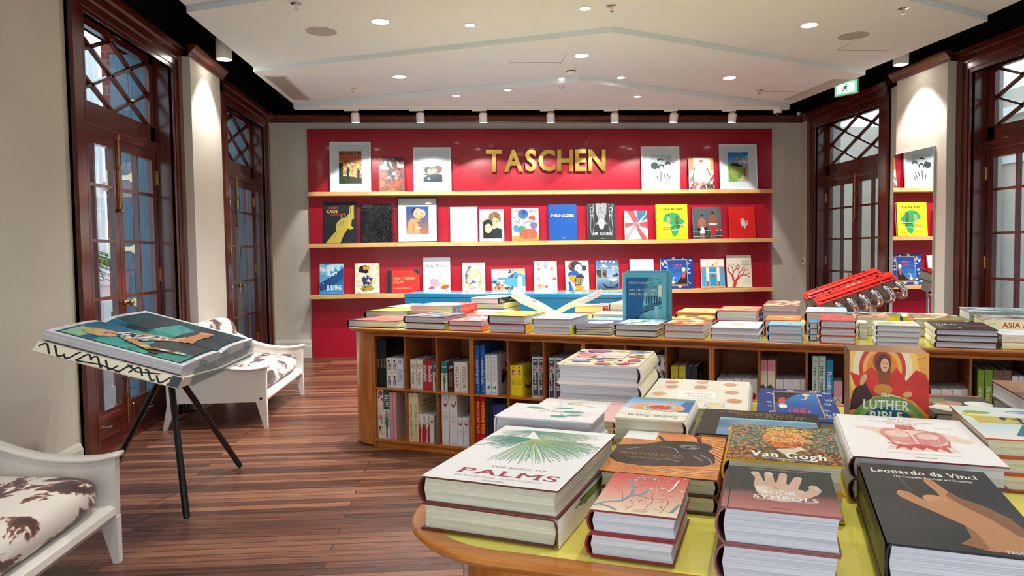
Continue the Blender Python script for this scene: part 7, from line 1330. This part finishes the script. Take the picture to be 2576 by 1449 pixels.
pair(z2, [(451, 516)], 322, 'A', 'white and blue book titled ALCHEMY beside the painted-figure books', '#dfe4ee', [R(0, 0, 1, 1, '#dfe4ee'), E(.5, .88, .28, .06, '#a8a8a8'), vt('ALCHEMY', '#3a5a9c', .42, .42, .34, .62), vt('MYSTICISM', '#3a5a9c', .42, .42, .26, .3), tz_])
pair(z2, [(597, 664), (667, 735)], 336, 'A', 'cream book with red flower wheel and FLORILEGIUM spine', '#e4dfd0', [R(0, 0, 1, 1, '#e4dfd0'), E(.5, .78, .40, .085, '#b8484c'), E(.5, .78, .30, .06, '#e9e2c8'), E(.5, .78, .16, .035, '#7f9a4c'), vt('Florilegium', '#5a5a50', .38, .42, .5, serif=1), tz_])
pair(z2, [(738, 793), (795, 850)], 346, 'A', 'red book with white BLOSSFELDT spine', '#b3303c', [R(0, 0, 1, 1, '#b3303c'), vt('Blossfeldt', '#eee6e4', .55, .55, .7, bold=1)])
palsp = [R(0, 0, 1, 1, '#e6e6de'), R(0, .62, 1, 1, '#2f7a70'), T('PALMS', .5, .83, .05, '#eef0ea', .7, 1, 1), L([[(.5, .25), (.5+.45*math.cos(a), .25+.42*math.sin(a)+.1)] for a in [k*.33 for k in range(10)]], .05, '#2f6a56'), R(.38, .02, .62, .26, '#6c7a5c')]
cub(z2, 854, 917, 354, 'A', 'green and white palm tree spine book left of the cubby divider', '#2f7a70', palsp)
cub(z2, 947, 1019, 360, 'A', 'green and white palm tree spine book right of the cubby divider', '#2f7a70', palsp)
cub(z2, 1023, 1089, 364, 'A', 'black book with coloured squares and orange spine title', '#26282c', [R(0, 0, 1, 1, '#26282c'), R(.2, .82, .5, .88, '#3a7ac0'), R(.5, .82, .8, .88, '#eceae6'), R(.2, .76, .5, .82, '#d8503c'), R(.5, .76, .8, .82, '#26282c'), vt('THE ELEMENTS OF EUCLID', '#c87a34', .42, .5, .5), T('TASCHEN', .5, .05, .025, '#c87a34', .6, 1)])
pair(z2, [(1093, 1166), (1169, 1246)], 368, 'A', 'cream book with spaced FRITZ KAHN letters', '#e6e0d4', [R(0, 0, 1, 1, '#e6e0d4'), vt('FRITZ KAHN', '#9a5a4c', .5, .68, .5), tz_], [R(0, 0, 1, 1, '#e6e0d4'), P([(.55, .1), (1, .1), (1, .9), (.7, .8), (.5, .5)], '#3a2a26')])
cub(z2, 213, 287, 675, 'B', 'book with painted flowers all over its spine, bottom left cubby', '#ece4d0', [R(0, 0, 1, 1, '#ece4d0'), E(.5, .92, .36, .05, '#c83a5c'), E(.2, .84, .14, .025, '#3a3a44'), E(.8, .80, .2, .035, '#d8343c'), R(.1, .5, .9, .68, '#efd8cc'), Q('FLOWERS', .5, .6, .02, '#8a6a6a', .6), E(.5, .42, .42, .06, '#e08aa0'), E(.3, .2, .2, .04, '#2c3a5c'), E(.65, .22, .25, .03, '#e0b03c'), L([[(.2, .1), (.6, .3), (.5, .5)], [(.8, .05), (.4, .2)], [(.9, .35), (.5, .3)]], .12, '#8aa05c')])
cub(z2, 291, 357, 683, 'B', 'tall dark green PALMS book with palm trunk spine', '#21685e', [R(0, 0, 1, 1, '#e6e8e0'), R(0, .6, 1, 1, '#1f5f58'), T('PALMS', .5, .78, .7, '#eef0ea', .24, 1, 1, -90), L([[(.5, .2), (.5+.5*math.cos(a), .2+.36*math.sin(a)+.05)] for a in [k*.28+.1 for k in range(11)]], .07, '#1f5648'), R(.34, .02, .66, .24, '#6c7a5c')], depth=.3)
pair(z2, [(360, 396), (399, 435)], 712, 'B', 'thin pink book with small dark spine letters', '#dc9aa8', [R(0, 0, 1, 1, '#dc9aa8'), vq('JULIUS SHULMAN', '#6a3a4a', .45, .4, .4), tz_], [R(0, 0, 1, 1, '#cbb9a4'), Q('PARIS', .5, .85, .06, '#a86a5c', .5, .5, 1), E(.8, .3, .1, .05, '#2c2420')], depth=.3)
pair(z2, [(547, 603), (606, 668)], 716, 'B', 'tall cream NATURAL CURIOSITIES book', '#eadcae', [R(0, 0, 1, 1, '#eadcae'), Q('CABINET', .5, .93, .012, '#a8503c', .6), T('OF', .5, .89, .012, '#a8503c', .2), vt('NATURAL CURIOSITIES', '#6a5a40', .42, .72, .5, serif=1), tz_], [R(0, 0, 1, 1, '#e6d4a0'), T('NATURAL', .52, .80, .05, '#5c4a34', .62, .6, 1), T('CURIOSITIES', .52, .72, .05, '#5c4a34', .76, .6, 1), L([[(.2, .62), (.9, .64)], [(.2, .5), (.4, .54), (.6, .5)], [(.6, .56), (.8, .58)]], .012, '#5c4a34')], depth=.3)
pair(z2, [(673, 742), (745, 816)], 958, 'B', 'small red and white book with branching line art', '#e8e2d8', [R(0, 0, 1, 1, '#e8e2d8'), P([(.0, 0), (.3, .0), (.42, .4), (.2, .62), (0, .66)], '#b8242c'), P([(1, 0), (.6, 0), (.6, .4), (.8, .6), (1, .7)], '#b8242c'), L([[(.5, 0), (.46, .4), (.2, .7), (.1, .95)], [(.5, .4), (.8, .68), (.9, .95)], [(.3, .6), (.5, .72)]], .07, '#2a1a1a'), T('TASCHEN', .5, .03, .02, '#eeeeee', .6, 1)], depth=.22)
atl = lambda big: [R(0, 0, 1, 1, '#dfe1e3'), E(.52, .84 if big else .82, .34, .07 if big else .10, '#3a2a2c'), E(.5, .85 if big else .83, .28, .055 if big else .08, '#e8d8cc'), P([(.3, .8), (.6, .8), (.66, .74), (.3, .76)], '#9a5a54'), T('ATLAS', .5, .63, .02, '#a88a84', .5, 0, 1), T('HUMAN', .5, .57, .022, '#a88a84', .66, 0, 1), T('ANATOMY', .5, .53, .022, '#a88a84', .8, 0, 1), T('SURGERY', .5, .47, .022, '#a88a84', .8, 0, 1), tz_]
pair(z2, [(819, 866)], 972, 'B', 'small white anatomy book beside the red branching books', '#dfe1e3', atl(0), [R(0, 0, 1, 1, '#e2dfd8'), E(.7, .5, .2, .1, '#8c5a50')], depth=.22)
pair(z2, [(953, 1034), (1041, 1129)], 727, 'B', 'tall white anatomy atlas', '#dfe1e3', atl(1), [R(0, 0, 1, 1, '#d8d3c8'), P([(.5, .45), (.7, .75), (.9, .6), (.8, .4)], '#7a4434'), T('HUMAN ANATOMY', .55, .88, .03, '#b08a7a', .7, 0, 1)], depth=.3)
pair(z2, [(1129, 1197), (1200, 1264)], 998, 'B', 'small white anatomy atlas beside the tall ones', '#dfe1e3', atl(0), None, depth=.22)
pair(z2, [(1336, 1386), (1394, 1448)], 168, 'A', 'tall blue automotive design book', '#1f5fa8', [R(0, 0, 1, 1, '#1f5fa8'), vt('Automotive Design Graphics', '#e6ecf4', .45, .5, .6, serif=1), L([[(.3, .72), (.7, .78), (.4, .82), (.7, .85)]], .08, '#7fb0e0'), B(2, 8, .3, .06, .7, .16, .08, .16, ['#c8d8ec', '#4a86c8'])], [R(0, 0, 1, 1, '#17407c')], depth=.3)
pair(z2, [(1451, 1515), (1519, 1585)], 279, 'A', 'white package design book with green number 4', '#e2ebf1', [R(0, 0, 1, 1, '#e2ebf1'), E(.5, .93, .12, .02, '#222222'), vt('THE PACKAGE DESIGN BOOK', '#8a979c', .6, .5, .4, serif=1), T('4', .5, .18, .08, '#2c8c5c', .6, 1.2, 1), T('TASCHEN', .5, .05, .02, '#333333', .66, 1)], [R(0, 0, 1, 1, '#e6ebee'), T('THE PACKAGE', .4, .78, .03, '#4a4a4a', .5), P([(.3, .22), (.55, .3), (.6, .5), (.45, .62), (.28, .5)], '#20402c'), E(.42, .53, .14, .07, '#c8434a'), E(.66, .68, .13, .07, '#b83a3c'), P([(.6, .15), (.85, .3), (.8, .6), (.58, .5)], '#3a2a20')], edge='#b8d8cc')
pair(z3, [(641, 732), (736, 828)], 476, 'A', 'yellow package design book', '#efd91c', [R(0, 0, 1, 1, '#efd91c'), E(.5, .94, .1, .02, '#222222'), P([(.3, .70), (.7, .70), (.74, .80), (.62, .88), (.38, .88), (.26, .80)], '#b84a6a'), E(.4, .8, .1, .03, '#4a4a6a'), E(.6, .76, .1, .03, '#e8e4e0'), T('THE', .5, .55, .028, '#3a3410', .3, 1, 1), T('PACKAGE', .5, .50, .028, '#3a3410', .8, 1, 1), T('DESIGN', .5, .45, .028, '#3a3410', .6, 1, 1), T('BOOK', .5, .40, .028, '#3a3410', .5, 1, 1), tz_], [R(0, 0, 1, 1, '#ecd516'), T('THE', .4, .80, .04, '#3a3410', .3, 1, 1), T('PACKAGE', .42, .73, .04, '#3a3410', .6, 1, 1), T('DESIGN', .42, .66, .04, '#3a3410', .5, 1, 1), T('BOOK', .42, .59, .04, '#3a3410', .4, 1, 1), P([(.12, .5), (.2, .36), (.5, .28), (.85, .45), (.9, .6), (.8, .36), (.5, .18), (.2, .26)], '#2c2810')], depth=.23)
adsp = lambda dec: [R(0, 0, 1, 1, '#cdd3da'), R(.1, .04, .9, .95, '#3f4f5e'), T(dec, .46, .89, .05, '#f0f2f4', .6, 1.4, 1), vt('All-American Ads', '#e8ecef', .5, .6, .56, .46, 1, 1), P([(.6, .7), (.9, .8), (.9, .62), (.75, .6)], '#d8a484'), E(.74, .8, .16, .03, '#b8343a'), P([(.1, .5), (.3, .42), (.3, .3), (.1, .36)], '#2a2024'), P([(.65, .4), (.9, .5), (.9, .2), (.7, .24)], '#8c4a3c'), R(.1, .04, .9, .1, '#1c2c34'), T('TASCHEN', .5, .07, .022, '#e8ecef', .6, 1)]
pair(z3, [(957, 1048), (1065, 1144)], 362, 'A', "grey All-American Ads book marked 50s", '#c9d0d8', adsp("50'"), None, depth=.27, edge='#aab4be')
pair(z3, [(1181, 1266), (1273, 1362)], 374, 'A', "grey All-American Ads book marked 90s", '#c9d0d8', adsp("90'"), None, depth=.27, edge='#aab4be')
pair(z3, [(191, 256), (259, 324)], 885, 'B', 'red book with yellow WINTERTIME TALES spine', '#c01c20', [R(0, 0, 1, 1, '#c01c20'), vt('WINTERTIME TALES', '#f0b83a', .6, .62, .6, bold=1.2)], None, depth=.28)
pair(z3, [(328, 375), (378, 417)], 892, 'B', 'tall black book with coloured spine letters', '#26272c', [R(0, 0, 1, 1, '#26272c'), vq('TIME', '#c84a3c', .8, .2, .5), vq('LIFE', '#4a8a9c', .55, .2, .5), vq('STYLE', '#c8843c', .3, .22, .5)], [R(0, 0, 1, 1, '#1f4a78')], depth=.3)
pair(z3, [(428, 461), (463, 492), (494, 524), (526, 561), (563, 604)], 1012, 'B', 'small navy and purple paperback of the five-volume set', '#3a3f7c', [R(0, 0, 1, 1, '#33407c'), vq('GALLERY', '#8a8ac0', .6, .5, .5)], None, depth=.2)
pair(z4, [(1056, 1116), (1121, 1204)], 905, 'A', 'black and white comics spine with red bands', '#1d1d20', [R(0, .55, 1, 1, 'V|#e6e6e8|#2a2a2e|#9a9aa0|#e6e6e8|50'), R(0, 0, 1, .55, '#1c1214'), vq('DYLAN DOG', '#c8242a', .28, .45, .4, .7, 0, 1), vq('COMICS', '#e8e2c8', .28, .4, .3, .3)], None, depth=.27)
pair(z4, [(1226, 1302), (1308, 1384)], 1024, 'A', 'orange and green glowing spine book', '#d87a1c', [R(0, 0, 1, 1, '#b8b830'), E(.5, .35, .42, .4, '#e0661c'), E(.5, .35, .28, .3, '#d8481c')], None, depth=.24)
pair(z4, [(1389, 1444), (1448, 1508)], 1030, 'A', 'black book with small white spine letters', '#26262a', [R(0, 0, 1, 1, '#2a2a2e'), vq('BIG SHOTS', '#e6e6e8', .5, .4, .5)], [R(0, 0, 1, 1, '#1c1c20'), E(.6, .6, .25, .2, '#8c8c90')], depth=.24)
lw = [R(0, 0, 1, 1, '#dcdcde'), Q('No 1', .5, .8, .03, '#8a8a8c', .4)]
for i, (a, b) in enumerate([(1722, 1818), (1821, 1903), (1908, 1984), (1988, 2073)]): cub(z4, a, b, 1160, 'A', f"low white paperback in a row of five, {['first', 'second', 'third', 'fourth'][i]} from the left", '#d9d9dc', lw, depth=.24)
cub(z4, 2077, 2154, 1165, 'A', 'low white paperback with a red figure, last of five in its row', '#d9d9dc', [R(0, 0, 1, 1, '#dcdcde'), P([(.1, .5), (.5, .62), (.9, .55), (.8, .35), (.4, .3), (.2, .35)], '#b8242c'), T('70', .5, .15, .09, '#9a9a9c', .5)], depth=.24)
cab = [R(0, 0, 1, 1, '#d8919c'), R(0, .62, 1, .8, '#e6ddc4'), P([(0, .62), (.5, .7), (1, .62), (1, .5), (0, .5)], '#e6ddc4'), P([(0, .52), (.4, .56), (1, .44), (1, .3), (0, .3)], '#3f6a44'), R(0, 0, 1, .34, '#1b2f3e'), vt('CABINS', '#efe8d0', .14, .26, .6, .6, 0, 1.2), T('Philip', .5, .9, .018, '#3a2a2c', .5)]
pair(z5, [(45, 116), (120, 194)], 935, 'A', 'tall CABINS book with pink sky and green hill spine', '#c8848c', cab, None, depth=.3)
for i, (a, b) in enumerate([(197, 271), (274, 350), (353, 434), (438, 521)]): cub(z5, a, b, 1122, 'A', f"low white paperback right of the cabins books, {['first', 'second', 'third', 'fourth'][i]} from the left", '#dcdce0', lw, depth=.24)
pair(z5, [(549, 610), (613, 678)], 898, 'A', 'pale green tree houses book with dark fir trees on its spine', '#c3e0d0', [R(0, 0, 1, 1, '#cbe3d6'), vt('tree houses', '#33443c', .6, .5, .6), P([(0, 0), (1, 0), (1, .12), (.8, .06), (.6, .16), (.4, .06), (.2, .14), (0, .06)], '#2c5a44'), T('Philip', .5, .92, .018, '#4a5a54', .5)], None, depth=.28)
cub(z5, 682, 749, 936, 'A', 'blue Rooftops book with red foot', '#3a9ad0', [R(0, 0, 1, 1, '#2f94cc'), R(0, 0, 1, .42, '#6a1f24'), vt('Rooftops', '#eef4f8', .55, .5, .66)], depth=.27)
cub(z5, 752, 838, 1142, 'A', 'low pink paperback beside the blue rooftops book', '#dba0aa', [R(0, 0, 1, 1, '#dba0aa'), R(0, 0, 1, .6, '#d8d0c4'), L([(0, .4), (.5, .55), (1, .42)], .08, '#a83a3c')], depth=.22)
for i, (a, b) in enumerate([(1687, 1785), (1788, 1888), (1892, 1986), (1989, 2084)]): cub(z5, a, b, 1216, 'A', f"low white paperback right of the bible box, {['first', 'second', 'third', 'fourth'][i]} from the left", '#dcdce0', lw, depth=.24)
gsp = lambda c: [R(0, 0, 1, 1, c), T('Great Escapes', .5, .93, .014, '#3a3a2c', .7), R(.1, .84, .9, .845, '#3a3a2c'), vt('Great Escapes', '#e6eadc', .42, .6, .5)]
pair(z5, [(2133, 2200), (2206, 2277)], 1028, 'A', 'green Great Escapes travel book', '#7fa03c', gsp('#7fa03c'), None, depth=.29)
pair(z5, [(2286, 2368), (2373, 2457)], 1036, 'A', 'brown Great Escapes travel book', '#7a6250', gsp('#7a6250'), None, depth=.29)
pair(z5, [(2464, 2525), (2529, 2590)], 1092, 'A', 'white book in the cubby at the right photo edge', '#dcdce0', lw, None, depth=.27)
